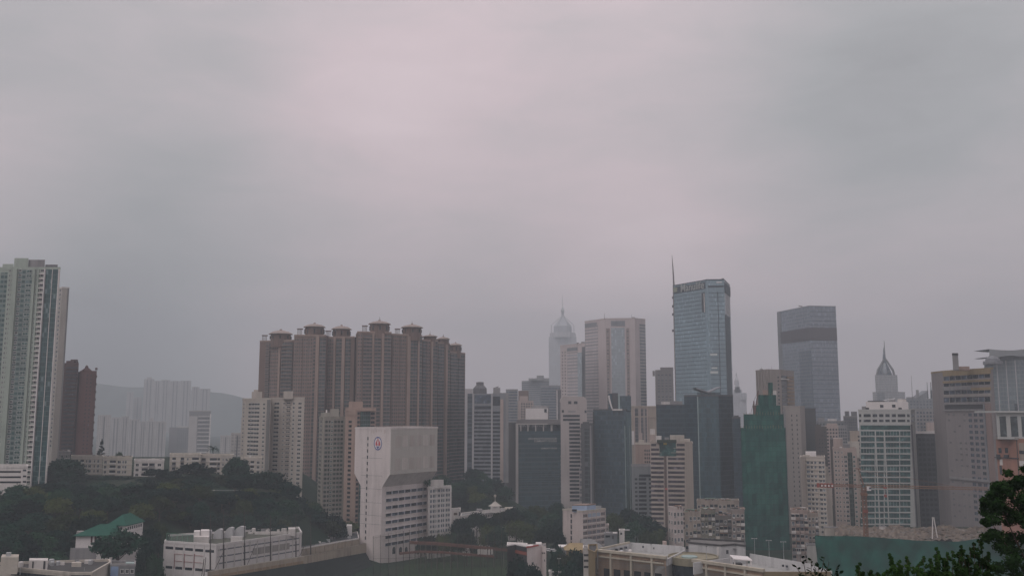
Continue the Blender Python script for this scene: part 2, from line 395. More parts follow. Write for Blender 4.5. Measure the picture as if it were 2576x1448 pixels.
def polyY(T, name, label, px, yt, ref, wallm, **k):
    """a block whose seen corners are given as (pixel column, depth); the roofline is at pixel row yt at corner `ref`"""
    z = at(*T(px[ref][0], yt), px[ref][1]).z; pts = [at(*T(x, yt), Y) for x, Y in px]
    return B(T, name, label, [(p.x, p.y) for p in pts], z, wallm, **k)
def flat(T, name, label, x0, x1, yt, Y, wallm, depth=25, Y1=None, **k):
    a = at(*T(x0, yt), Y); b = at(*T(x1, yt), Y1 or Y)
    return B(T, name, label, [(a.x, a.y), (b.x, b.y)], a.z, wallm, depth=depth, **k)

# ------------------------------------------------------------------ shared materials
wall('roof_grey', (.16, .155, .15)); wall('roof_dark', (.07, .07, .07)); wall('roof_light', (.42, .41, .39))
WHITE = wall('white_paint', (.68, .65, .64), .12); WHITE2 = wall('white_render', (.60, .57, .55), .3); CREAM = wall('cream_render', (.46, .42, .37), .3)
GREYC = wall('grey_concrete', (.25, .245, .25), .3); PINK = wall('pinkish_tile', (.42, .34, .31), .3); BEIGE = wall('beige_tile', (.36, .30, .25), .3)
BROWN = wall('brown_tile', (.175, .122, .104), .3); BROWNL = wall('light_brown_tile', (.31, .23, .195), .3); BRICK = wall('red_brown_brick', (.08, .042, .039), .3)  # browns lightened to put some of the distance haze into the tile colour
DARKM = plain('dark_metal', (.03, .03, .035), .5); STEEL = plain('pale_steel', (.4, .41, .42), .4, .3); RUST = plain('rust_paint', (.22, .07, .05), .7); ORANGE = plain('orange_paint', (.20, .10, .065), .6)
GD = glass('dark_glass', (.016, .022, .030)); GB = glass('blue_grey_glass', (.05, .068, .095)); GG = glass('green_glass', (.02, .066, .062)); GL = glass('pale_glass', (.13, .17, .19))
FRW = plain('white_frame', (.6, .6, .58), .6); FRD = plain('dark_frame', (.08, .08, .085), .5)
YEL = wall('ochre_tile', (.27, .21, .13), .25); TEALN = wall('pale_teal', (.3, .38, .37), .25)
LEAF = {'olive': leafmat('olive_foliage', (.036, .056, .022)), 'dark': leafmat('dark_foliage', (.006, .028, .022)), 'mid': leafmat('mid_foliage', (.011, .038, .025)), 'near': leafmat('near_foliage', (.010, .028, .010), 1.2), 'shrub': leafmat('shrub_foliage', (.035, .075, .02), 2.0), 'broad': leafmat('broad_leaf', (.018, .04, .018), 3.0)}
BARK = wall('bark', (.07, .055, .045), .3)
# ================================================================== buildings, left side
def left_tower():
    wl = wall('greenish_cream', (.33, .38, .335), .25)
    recess = facade('recess_glass', (.16, .205, .19), (.022, .066, .068), 2.83, 2.2, .1, .9, .3, .85)
    tglass = facade('teal_curtain', (.05, .10, .10), (.022, .066, .070), 2.83, 1.3, .05, .95, .12, .95, light=.2)
    b = flat(Z1, 'apartment_tower', 'very tall pale green and cream apartment tower at the left edge of the photo', -160, 668, 262, 545, wl, depth=28)
    for x0, x1, y in ((-150, -5, 240), (10, 86, 300), (208, 374, 262)):
        u0, z1 = b.hit(0, x0, y); u1, _ = b.hit(0, x1, y); mb = MB(); b.bx(mb, 0, u0, u1, 1, z1, -.2, .1) if False else b.bx(mb, 0, u0, u1, b.zb, z1, -.2, .08)
        o = mb.build('window_strip', recess, b.root)
    for x0, x1 in ((155, 207), (374, 402), (428, 446)): b.fin('pier', 0, x0, x1, 220, wl, 1.4 if x1-x0 > 40 else .9)
    b.fin('corner_fin', 0, 508, 517, 230, WHITE, 1.8)
    gl = b.fin('curtain_wall', 0, 518, 658, 266, tglass, .7)
    b.fin('mullion', 0, 588, 594, 268, WHITE2, 1.0); b.fin('corner_fin', 0, 657, 668, 262, WHITE2, 1.0)
    b.wins(0, 450, 504, 1, 250, 2.83, 44, .72, 1.7, GD, FRW)
    b.wins(0, 403, 427, 1, 250, 2.83, 44, .6, 1.3, GG, FRW)
    b.wins(0, 212, 246, 1, 250, 2.83, 44, .75, 1.5, GD, FRW, out=.1)
    b.wins(0, 290, 368, 1, 260, 2.83, 44, .72, 1.5, GG, FRW, out=.1, skip=.1)
    b.wins(0, 100, 155, 2, 255, 2.83, 44, .5, 1.3, GD, FRW)
    # balcony slabs
    u0, z1 = b.hit(0, 446, 262); u1, _ = b.hit(0, 507, 262)
    for k in range(44):
        mb = MB(); b.bx(mb, 0, u0, u1, z1-.9-2.83*(k+1)+.5, z1-.9-2.83*(k+1)+1.25, -.2, 1.0); mb.build('balcony', WHITE2, b.root)
    b.parapet(wl, 1.2)
    ph = b.rbox('roof_house', 160, 316, 140, 3, 14, wl); b.rbox('roof_house', 318, 500, 158, 4, 14, GREYC); b.rbox('roof_slab', 505, 640, 212, 2, 10, wall('dim_grey', (.15, .15, .16)))
    b.rbox('roof_house', 30, 150, 205, 3, 12, wl)
    b.close()
    # podium with parking decks
    p = flat(Z2, 'parking_podium', 'low white car park podium with dark open decks below the tall left tower', -60, 272, 380, 515, WHITE2, depth=20, zb=45)
    for y in (424, 476, 526): p.slab('deck_opening', 0, -60, y-9, 206, y+9, plain('dark_void', (.012, .013, .015)), .04, .1)
    for y in (408, 466, 520): p.slab('window', 0, 226, y-7, 258, y+10, GD, .05)
    p.parapet(WHITE2, .8)
left_tower()

def rear_tower():
    b = block(Z1, 'apartment_tower', 'slim cream slab tower with a blank wall close behind the tall left tower', 640, 690, 768, 470, 615, 40, wall('pale_cream', (.42, .39, .36), .15), zb=50)
    b.wins(0, 655, 688, 1, 482, 2.9, 36, .5, 1.5, GD, FRW)
    b.fin('corner_strip', 1, 752, 768, 470, GREYC, .15)
    b.parapet(WHITE2, .8); b.close()
    b = polyb(Z1, 'apartment_tower', 'red brown brick apartment tower with banded floors behind the left tower', [(714, 1303), (872, 1298), (905, 1392), (1078, 1386)], 740, 1, BRICK, depth=26, zb=52, body=False)
    # two wings of different heights
    mb = MB(); o = b.o
    w1 = at(*Z1(714, 1300), 745); w2 = at(*Z1(874, 1300), 745); w3 = at(*Z1(930, 1390), 752); w4 = at(*Z1(1080, 1388), 748)
    rad = lambda xa, xb, ya, yb, z1: mb.prism([(xa-o.x, ya-o.y), (xb-o.x, ya-o.y), (xb*yb/ya-o.x, yb-o.y), (xa*yb/ya-o.x, yb-o.y)], 0, z1)
    rad(w1.x, w2.x, 745, 775, w1.z-b.zb); mb.build('wall', BRICK, b.root)
    mb = MB(); rad(w2.x-7, w3.x+1, 753, 774, w3.z-b.zb-.5); mb.build('recessed_wall', wall('dark_brick', (.05, .032, .032)), b.root)
    mb = MB(); rad(w3.x-1, w4.x, 747, 773, w4.z-b.zb); mb.build('wing_wall', wall('red_brown_brick_2', (.105, .05, .045), .25), b.root)
    dark = facade('brick_balconies', (.15, .06, .05), (.03, .032, .036), 3.0, 4.2, .1, .9, .3, .72, light=.03)
    mb = MB()
    for k in range(24):
        z = w1.z-b.zb-3.2-k*3.0
        mb = MB(); mb.box(w1.x-o.x+1.5, w2.x-o.x-.8, 744.8-o.y, 745.2-o.y, z-1.2, z); mb.build('window_band', GD, b.root)
        mb = MB(); mb.box(w1.x-o.x+.6, w2.x-o.x-.3, 744.0-o.y, 745.1-o.y, z-2.0, z-1.3); mb.build('balcony', BRICK, b.root)
        if k % 2 == 0:
            mb = MB(); mb.box(w4.x-o.x-1.2, w4.x-o.x+.3, 746.3-o.y, 747.4-o.y, z-2.4, z-.6); mb.build('bay_window', BRICK, b.root)
    mb = MB()
    for k in range(23):
        z = w3.z-b.zb-3-k*3.0
        for xx in (.42, .66):
            x = w3.x+(w4.x-w3.x)*xx-o.x; mb.box(x-.5, x+.5, 746.9-o.y, 747.1-o.y, z-1.2, z)
    mb.build('window_rows', GD, b.root)
    mb = MB(); c = at(*Z1(802, 1285), 758); mb.box(c.x-o.x-3, c.x-o.x+3, 754-o.y, 762-o.y, w1.z-b.zb-.1, w1.z-b.zb+2.2); mb.box(c.x-o.x-1, c.x-o.x+4, 757-o.y, 759-o.y, w1.z-b.zb+2.2, w1.z-b.zb+3.4); mb.build('roof_plant', BRICK, b.root)
    mb = MB(); c = at(*Z1(962, 1345), 760); mb.lathe((c.x-o.x, 760-o.y, w4.z-b.zb), [(4.2, -.1), (4.2, .8), (1.4, 3.0), (1.2, 4.2), (0, 5.2)], 4); mb.build('roof_turret', BRICK, b.root)
rear_tower()

def lowrise(T, label, x0, x1, y0, y1, Y, bays, floors, fh, side=None, tone=CREAM, seed=1, **k):
    rnd = random.Random(seed)
    if side: b = block(T, 'lowrise_flats', label, side, x0, x1, y0, Y, k.pop('th', 8), tone, group=None, **k); fi = 1
    else: b = flat(T, 'lowrise_flats', label, x0, x1, y0, Y, tone, depth=14, **k); fi = 0
    zt = b.zt
    for q in bays:                       # (from, to, kind)
        u0, _ = b.hit(fi, q[0], y0); u1, _ = b.hit(fi, q[1], y0)
        for f in range(floors):
            z = zt-.9-f*fh-fh*.5
            if q[2] == 'b':              # loggia: dark opening behind a white balustrade
                mb = MB(); b.bx(mb, fi, u0, u1, z-.9, z+1.0, -.2, .04); mb.build('loggia', GD, b.root)
                mb = MB(); b.bx(mb, fi, u0-.1, u1+.1, z-1.3, z-.45, -.2, .7); mb.build('balcony', WHITE2 if rnd.random() < .7 else GREYC, b.root)
            else:
                me = b.winmesh((u1-u0)*.9, 1.5, GD if rnd.random() < .7 else GB, FRW); b.win(fi, (u0+u1)/2, z, me)
    b.parapet(tone, .9)
    mb = MB()
    for f in range(floors): b.bx(mb, fi, -.1, b.face(fi)[3]+.1, zt-.75-f*fh-fh*.02, zt-.55-f*fh, -.1, .25)
    mb.build('floor_ledge', WHITE2, b.root)
    if side: b.wins(0, side+8, x0-8, 2, y0+10, fh, floors, .4, 1.4, GD, FRW)
    for j in range(4):                   # sheds and tanks on the roof
        u = (j+.3+rnd.random()*.4)/4; xa = x0+(x1-x0)*u; w = (x1-x0)*(.05+.07*rnd.random())
        b.rbox('roof_shed', xa, xa+w, y0-12-rnd.random()*16, 3+rnd.random()*5, 3.5, rnd.choice([tone, WHITE2, GREYC, MATS['roof_dark']]))
    return b
def lowrises():
    lowrise(Z2, 'cream flats with roof garden below the red brown tower', 700, 1010, 282, 500, 590, [(712, 730, 'w'), (745, 770, 'b'), (792, 826, 'b'), (846, 862, 'w'), (872, 900, 'w'), (925, 940, 'w'), (958, 980, 'w')], 4, 3.0, seed=2)
    lowrise(Z2, 'cream flats with wide dark balconies, second block along the ridge road', 1015, 1300, 290, 490, 588, [(1026, 1052, 'w'), (1082, 1140, 'b'), (1158, 1192, 'w'), (1206, 1222, 'w'), (1228, 1248, 'w')], 4, 3.0, tone=wall('ivory_render', (.5, .46, .40), .3), seed=3)
    lowrise(Z3, 'ivory flats with corner loggias between the tree crowns on the ridge', 36, 330, 318, 490, 586, [(52, 84, 'w'), (114, 172, 'b'), (184, 238, 'b'), (266, 304, 'w')], 3, 3.0, tone=WHITE2, seed=4)
    lowrise(Z3, 'longest of the ridge flats, with palm tree behind its roof', 386, 690, 262, 420, 600, [(412, 446, 'b'), (494, 528, 'b'), (556, 572, 'w'), (606, 672, 'b')], 3, 3.0, tone=wall('ivory_render', None), seed=5)
    lowrise(Z3, 'cream flats half hidden by the round tree left of the cream estate', 692, 1010, 268, 470, 604, [(700, 740, 'b'), (780, 850, 'b'), (856, 880, 'b'), (905, 918, 'w'), (934, 952, 'w')], 4, 3.0, tone=CREAM, seed=6)
    lowrise(Z3, 'low cream flats at the foot of the cream estate slabs', 1090, 1290, 296, 460, 615, [(1130, 1160, 'w'), (1180, 1215, 'b'), (1240, 1270, 'w')], 4, 3.0, tone=CREAM, seed=7)
    lowrise(Z2, 'blurry weathered flats just right of the tall left tower', 490, 690, 238, 400, 625, [(520, 545, 'w'), (560, 585, 'w'), (600, 625, 'w'), (645, 668, 'w')], 4, 3.0, tone=GREYC, seed=8)
    # retaining walls in the wood
    b = flat(Z3, 'retaining_wall', 'grey terrace wall with pale posts half buried in the wood', 430, 1085, 604, 545, GREYC, depth=1.5, cat='wall', zb=44)
    for x in (505, 588, 820, 1022): b.slab('post', 0, x-6, 600, x+6, 665, CREAM, .3)
    p = [atz(*Z2(x, y), 47) for x, y in ((1105, 760), (1385, 690))]
    b = B(Z2, 'retaining_wall', 'bare stone slope wall among the trees above the green roofed house', [(p[0].x, 505), (p[1].x+5, 500)], 52, wall('slope_stone', (.24, .21, .18), .45), zb=34, depth=4, cat='wall')
lowrises()

def green_house():
    GR = wall('green_roof_tiles', (.018, .085, .062), .3)
    b = flat(Z2, 'green_roofed_house', 'white house with green hipped tile roofs standing in the wood', 748, 1110, 1042, 428, wall('white_paint', None), depth=16, zb=30)
    o, zt = b.o, b.zt-b.zb
    P = lambda x, y, Y: (lambda q: Vector((q.x-o.x, q.y-o.y, q.z-b.zb)))(at(*Z2(x, y), Y))
    e0 = P(722, 1034, 427); e1 = P(1100, 1038, 427)
    x0, x1 = e0.x, e1.x+1; y0, y1 = -1.2, 17; z0 = zt-.2; rz = z0+3.9
    mb = MB(); r0, r1 = (x0+7.5, 8, rz), (x1-3, 8, rz)
    c = [(x0, y0, z0), (x1, y0, z0), (x1, y1, z0), (x0, y1, z0)]
    mb.quad([c[0], c[1], r1, r0]); mb.quad([c[2], c[3], r0, r1]); mb.quad([c[3], c[0], r0]); mb.quad([c[1], c[2], r1]); mb.quad([(x, y, z-.35) for x, y, z in reversed(c)])
    for i in range(4): a, d = c[i], c[(i+1) % 4]; mb.quad([(a[0], a[1], a[2]-.35), (d[0], d[1], d[2]-.35), d, a])
    mb.build('roof', GR, b.root)
    WW = plain('red_shutter', (.08, .03, .03), .6)
    for x in (903, 939, 975, 1012, 1048): b.slab('shutter', 0, x-8, 1052, x+8, 1118, WW, .1)
    for x in (898, 934, 975): b.slab('window', 0, x-8, 1172, x+8, 1205, WW, .1)
    # upper wing, seen on its corner
    pts, bk, zt2 = boxpts(Z2, 1067, 1245, 1405, 948, 436, 85)
    Pq = [Vector((p.x-o.x, p.y-o.y)) for p in pts+bk]; zz = zt2-b.zb
    wb = MB(); wb.prism([tuple(p) for p in Pq], 0, zz); wb.build('upper_wing', wall('white_paint', None), b.root)
    cc = (Pq[0]+Pq[1]+Pq[2]+Pq[3])/4; E = [Vector((*(p+(p-cc).normalized()*1.1), zz)) for p in Pq]
    fa, fb = (E[0]+E[1])/2, (E[2]+E[3])/2; ra, rb = fa.lerp(fb, .28)+Vector((0, 0, 4.3)), fa.lerp(fb, .72)+Vector((0, 0, 4.3))
    mb = MB(); mb.quad([E[0], E[1], ra]); mb.quad([E[1], E[2], rb, ra]); mb.quad([E[2], E[3], rb]); mb.quad([E[3], E[0], ra, rb]); dn = Vector((0, 0, .3)); mb.quad([e-dn for e in reversed(E)])
    for i in range(4): a, d = E[i], E[(i+1) % 4]; mb.quad([a-dn, d-dn, d, a])
    mb.build('upper_roof', GR, b.root)
    def small(a, d, f, w, z0, z1, nm, mt):
        e = (d-a).normalized(); q = a.lerp(d, f); nn = Vector((e.y, -e.x))*.08; q2 = q+e*w; mb = MB(); mb.prism([tuple(q+nn), tuple(q2+nn), tuple(q2-nn), tuple(q-nn)], z0, z1, bottom=True); mb.build(nm, mt, b.root)
    for f in (.25, .66): small(Pq[0], Pq[1], f, .9, zz-2.1, zz-.9, 'window', GD)
    for k in range(7): small(Pq[1], Pq[2], .06+k*.13, 1.1, zz-2.2, zz-.9, 'window', GD)
    small(Pq[0], Pq[1], 0, (Pq[1]-Pq[0]).length, zz-3.6, zz-3.3, 'ledge', WHITE2); small(Pq[1], Pq[2], 0, (Pq[2]-Pq[1]).length, zz-3.6, zz-3.3, 'ledge', WHITE2)
    # lower right wing seen behind the tree
    q = P(1352, 1015, 453); mb = MB(); mb.box(q.x, q.x+3.6, q.y, q.y+6, 0, q.z-1); mb.build('side_wing', GREYC, b.root)
    # the low yard wall and shed in front
    y = flat(Z2, 'garden_wall', 'low dark yard wall below the white green roofed house', 690, 950, 1178, 420, GREYC, depth=3, cat='wall', zb=29)
green_house()

def bottom_left():
    b = polyb(Z2, 'school_block', 'cream flat roofed block at the bottom left corner of the photo', [(-120, 1362), (105, 1373), (690, 1428), (905, 1428), (1085, 1325)], 352, 2, CREAM, depth=8, zb=20, roofm=MATS['roof_dark'])
    b.parapet(CREAM, .7, .5)
    b.bands('window_band', 1, 112, 680, 1402, 3, 3.4, 1.3, GD, .05, yx=1445)
    b.bands('window_band', 2, 700, 890, 1440, 3, 3.4, 1.3, GD, .05)
    b.rbox('stair_house', 10, 178, 1262, 2, 8, CREAM); b.rbox('stair_house', 285, 470, 1292, 12, 6, WHITE2); b.rbox('water_tank', 60, 108, 1222, 4, 3, STEEL)
    b.rbox('stair_house', 705, 800, 1318, 18, 3, CREAM); b.mast('pole', 205, 1310, 0, 1, STEEL, .12); b.mast('pole', 830, 1362, 0, 9, STEEL, .1); b.clutter(16, 6)
    b.rbox('roof_door', 318, 332, 1304, 11.8, .4, DARKM); b.rbox('roof_door', 428, 446, 1300, 11.8, .4, DARKM)
    b = flat(Z2, 'small_house', 'small block with blue end wall beside the cream bottom left block', 1086, 1330, 1345, 372, wall('mottled_grey', (.2, .21, .22), .4), depth=10, zb=20)
    b.slab('blue_panel', 0, 1088, 1350, 1165, 1448, plain('pale_blue_paint', (.22, .30, .45), .7), .1)
    b.wins(0, 1180, 1325, 3, 1360, 3, 3, .6, 1.3, GD, FRW); b.parapet(GREYC, .6)
    b.rbox('roof_shed', 1235, 1330, 1318, 3, 3, TEALN); b.close()
bottom_left()

def school_hall():
    b = polyb(Z3, 'school_hall', 'long white school hall with curved white roof shells and netted roof court', [(334, 1115), (842, 1150), (1682, 1030)], 452, 1, wall('white_paint', None), zb=20, depth=24, roofm=wall('mossy_roof', (.10, .105, .085), .4))
    for x0, x1 in ((345, 425), (440, 520), (536, 618), (635, 720), (735, 820)):
        for y in (1165, 1356):
            yy = y+(x0-345)*.085 ; b.slab('window', 0, x0, yy-12, x1, yy+14, GD, .05)
        b.fin('pilaster', 0, x0-14, x0-6, 1125, WHITE, .35)
    RED = plain('red_trim', (.28, .11, .11), .7)
    for x in (436, 533, 629): b.slab('red_post', 0, x-2, 1228, x+2, 1370, RED, .2)
    for y in (1228, 1296): b.slab('red_rail', 0, 438, y, 715, y+3, RED, .18)
    p, e, n, w = b.face(1); zt = b.zt
    for k in range(4):
        mb = MB(); b.bx(mb, 1, 1, w-1, zt-2.4-k*3.1, zt-1.8-k*3.1, -.1, .06); mb.build('window_band', wall('dusty_pane', (.17, .18, .20), .4), b.root)
    for k in range(12):
        mb = MB(); u = 1.5+k*(w-3)/11; b.bx(mb, 1, u-.2, u+.2, b.zb, zt-.2, -.1, .35); mb.build('pilaster', WHITE2, b.root)
    b.slab('stain_panel', 1, 1200, 1175, 1560, 1240, wall('stained_render', (.33, .31, .29), .5), .1)
    b.parapet(WHITE, .8, .4)
    # rooftop: seven shells of growing size along the roof
    SH = wall('white_shell', (.50, .50, .51), .2)
    for k, (x0, x1, yt, yb) in enumerate(((622, 642, 978, 1012), (655, 690, 975, 1015), (690, 735, 978, 1050), (735, 780, 970, 1050), (812, 892, 958, 1040), (920, 1000, 940, 1022), (1010, 1110, 930, 1015))):
        Y = 466+k*3.2; a = at(*Z3(x0, yt), Y); c = at(*Z3(x1, yt), Y); r = (c.x-a.x)/2*1.05; h = max(1.8, (a.z-zt)*.82)
        mb = MB(); m = 10; D = 3.2
        arc = [(a.x+2*r*(1-math.cos(math.pi*.62*j/m))/(1-math.cos(math.pi*.62)), h*math.sin(math.pi*.62*j/m)) for j in range(m+1)]
        for (xa, za), (xb, zb_) in zip(arc, arc[1:]):
            mb.quad([(xa-b.o.x, Y-b.o.y, za), (xb-b.o.x, Y-b.o.y, zb_), (xb-b.o.x, Y-b.o.y+D, zb_), (xa-b.o.x, Y-b.o.y+D, za)])
        L = [(x-b.o.x, Y-b.o.y, z) for x, z in arc]+[(arc[-1][0]-b.o.x, Y-b.o.y, 0)]
        mb.quad(L); mb.quad([(x, y+D, z) for x, y, z in reversed(L)]); q = arc[-1]; mb.quad([(q[0]-b.o.x, Y-b.o.y, 0), (q[0]-b.o.x, Y-b.o.y+D, 0), (q[0]-b.o.x, Y-b.o.y+D, q[1]), (q[0]-b.o.x, Y-b.o.y, q[1])])
        o = mb.build('roof_shell', SH, b.root); o.location.z = zt-b.zb-.3
    b.rbox('plant_room', 620, 770, 1062, 8, 6, WHITE2); b.rbox('plant_room', 622, 680, 1008, 12, 5, WHITE); b.rbox('plant_room', 690, 770, 1000, 13, 5, WHITE)
    b.rbox('stair_house', 1555, 1625, 986, 38, 6, WHITE2); b.rbox('low_wall', 1220, 1540, 1012, 44, 1, WHITE2); b.rbox('plant_room', 985, 1100, 1062, 16, 2, WHITE2)
    b.clutter(14, 3, lo=.3)
    # green netted roof fence
    GP = plain('green_post', (.12, .3, .22), .6); p, e, n, w = b.face(0); mb = MB()
    hz = at(*Z3(340, 1028), b.vis[0].y).z-zt
    for k in range(6): q = b.pos(0, .5+k*w*.52/5, zt, -.6); mb.bar(q, q+Vector((0, 0, hz)), .07)
    a = b.pos(0, .5, zt+hz, -.6); c = b.pos(0, w*.52+.5, zt+hz, -.6); mb.bar(a, c, .06)
    mb.build('roof_fence', GP, b.root)
    mb = MB(); a0 = b.pos(0, .5, zt, -.62); c0 = b.pos(0, w*.52+.5, zt, -.62); mb.quad([a0, c0, c, a]); mb.build('fence_net', NETM['green'], b.root)
NETM = {}
def netmat(name, col, alpha):
    m, N, L, P = new_mat(name); P.inputs['Base Color'].default_value = c4(col); P.inputs['Roughness'].default_value = .9
    tr = N.new('ShaderNodeBsdfTransparent'); mx = N.new('ShaderNodeMixShader'); mx.inputs[0].default_value = alpha
    L.new(tr.outputs[0], mx.inputs[1]); L.new(P.outputs[0], mx.inputs[2]); L.new(mx.outputs[0], N['Material Output'].inputs['Surface']); return m
NETM['green'] = netmat('green_mesh', (.05, .13, .10), .45); NETM['dark'] = netmat('dark_mesh', (.10, .105, .10), .13); NETM['field'] = netmat('field_mesh', (.06, .065, .045), .17)
school_hall()

def depot():
    # dark flat roof running from the hall to the white tower, with its pale road-side wall
    b = polyb(X2, 'long_shed', 'long low building with dark flat roof between school hall and white tower', [(-210, 716), (560, 582)], 560, 1, wall('weathered_cream', (.34, .29, .23), .45), zb=14, depth=30, roofm=wall('dark_asphalt_roof', (.07, .075, .08), .3))
    b.slab('orange_base', 0, -208, 822, 560, 858, wall('orange_render', (.27, .20, .135), .45), .4)
    p, e, n, w = b.face(0); mb = MB()
    for k in range(15): u = k*w/14; b.bx(mb, 0, u-.15, u+.15, b.zb, b.zt-.5, -.1, .5)
    mb.build('wall_rib', wall('weathered_cream', None), b.root)
    b.parapet(WHITE2, .5, .3)
    b.rbox('white_hut', 328, 476, 420, 16, 6, WHITE); b.clutter(10, 5)
    # stained wall along the road above the field, and the dark bank below it
    pts = [(522, 1438, 1454, 424), (650, 1417, 1434, 446), (764, 1399, 1415, 470), (840, 1385, 1401, 510), (920, 1366, 1387, 566)]
    T = [at(x, y, Y) for x, y, y2, Y in pts]; Bo = [at(x, y2, Y) for x, y, y2, Y in pts]; o = Bo[0].copy()
    r = empty('roadside_wall', 'stained cream wall with ochre foot along the road above the field', 'wall', o); back = Vector((.3, .7, 0)); fr = -back*.35
    mb = MB(); mf = MB(); mr = MB(); mc = MB()
    for k in range(len(T)-1):
        a, c, d, e = Bo[k]-o, Bo[k+1]-o, T[k+1]-o, T[k]-o; dn = Vector((0, 0, 1.5))
        mb.quad([a-dn, c-dn, d, e]); mb.quad([c-dn+back, a-dn+back, e+back, d+back]); mb.quad([e, d, d+back, e+back])
        a2, c2 = a.lerp(e, .34), c.lerp(d, .34); mf.quad([a-dn+fr, c-dn+fr, c2+fr, a2+fr]); mf.quad([a2+fr, c2+fr, c2, a2])
        h = Vector((0, 0, .35)); mc.quad([e+fr, d+fr, d+h+fr, e+h+fr]); mc.quad([e+h+fr, d+h+fr, d+h+back*1.2, e+h+back*1.2]); mc.quad([e+fr, e+back*1.2, d+back*1.2, d+fr])
        n = max(2, int((c-a).length/4.5))
        for q in range(n): f = (q+.5)/n; p0 = a.lerp(c, f)+fr*.6; p1 = e.lerp(d, f)+fr*.6; mr.bar(p0, p1, .2)
    mb.build('wall', wall('weathered_cream', None), r); mf.build('wall_foot', wall('orange_render', None), r); mr.build('wall_rib', wall('weathered_cream', None), r); mc.build('coping', CREAM, r)
    mb = MB()
    for k in range(len(T)-1):
        a, c = Bo[k]-Vector((0, 0, .3)), Bo[k+1]-Vector((0, 0, .3)); off = Vector((9, -22, 0)); g = lambda v: Vector((v.x+off.x, v.y+off.y, 12.2)); rows = 6
        for q in range(rows): f0, f1 = q/rows, (q+1)/rows; mb.quad([a.lerp(g(a), f1), c.lerp(g(c), f1), c.lerp(g(c), f0), a.lerp(g(a), f0)])
    bank = mb.build('embankment', wall('dark_bank', (.016, .022, .02), .4)); tag(bank, kind='structure')
depot()

# ================================================================== the brown domed towers
def dome(b, T, xl, xr, yeave, ytop, yfin, ybase, Y, col):
    a = at(*T(xl, yeave), Y); c = at(*T(xr, yeave), Y); r = (c.x-a.x)/2; cx = (a.x+c.x)/2-b.o.x; cy = Y-b.o.y
    zb = at(*T(xl, ybase), Y).z-b.zb; ze = a.z-b.zb; zt = at(*T(xl, ytop), Y).z-b.zb; zf = at(*T(xl, yfin), Y).z-b.zb
    mb = MB(); mb.lathe((cx, cy, 0), [(r*.86, zb-6), (r*.86, ze)], 12); d = mb.build('drum', col, b.root)
    h = zt-ze; mb = MB(); prof = [(r*.86, ze-.3), (r*1.02, ze-.1), (r*1.02, ze+.35), (r*.9, ze+h*.25+.3), (r*.66, ze+h*.6+.2), (r*.36, ze+h*.88), (r*.12, zt), (r*.1, zt+.9), (.0, zt+1.1)]
    mb.lathe((cx, cy, 0), prof, 16); o = mb.build('dome_roof', wall('pale_dome', (.30, .25, .23), .2), b.root)
    mb = MB(); mb.bar((cx, cy, zt), (cx, cy, zf), .22, .08, 6); mb.build('finial', DARKM, o)
    mb = MB()
    for k in range(8):
        t = math.pi*2*k/8+.2; x, y = cx+r*.87*math.cos(t), cy+r*.87*math.sin(t); mb.bar((x, y, zb+1.2), (x, y, ze-1.5), .5)
    mb.build('drum_windows', GD, d)
    # open frame of posts and beam beside the drum
    x0 = cx-r*1.5; mb = MB()
    for k in range(4): mb.bar((x0+k*1.1, cy-2, zb), (x0+k*1.1, cy-2, zb+(ze-zb)*.72), .22)
    mb.box(x0-.5, x0+4, cy-3, cy, zb+(ze-zb)*.72, zb+(ze-zb)*.72+.8); mb.build('roof_frame', col, b.root)
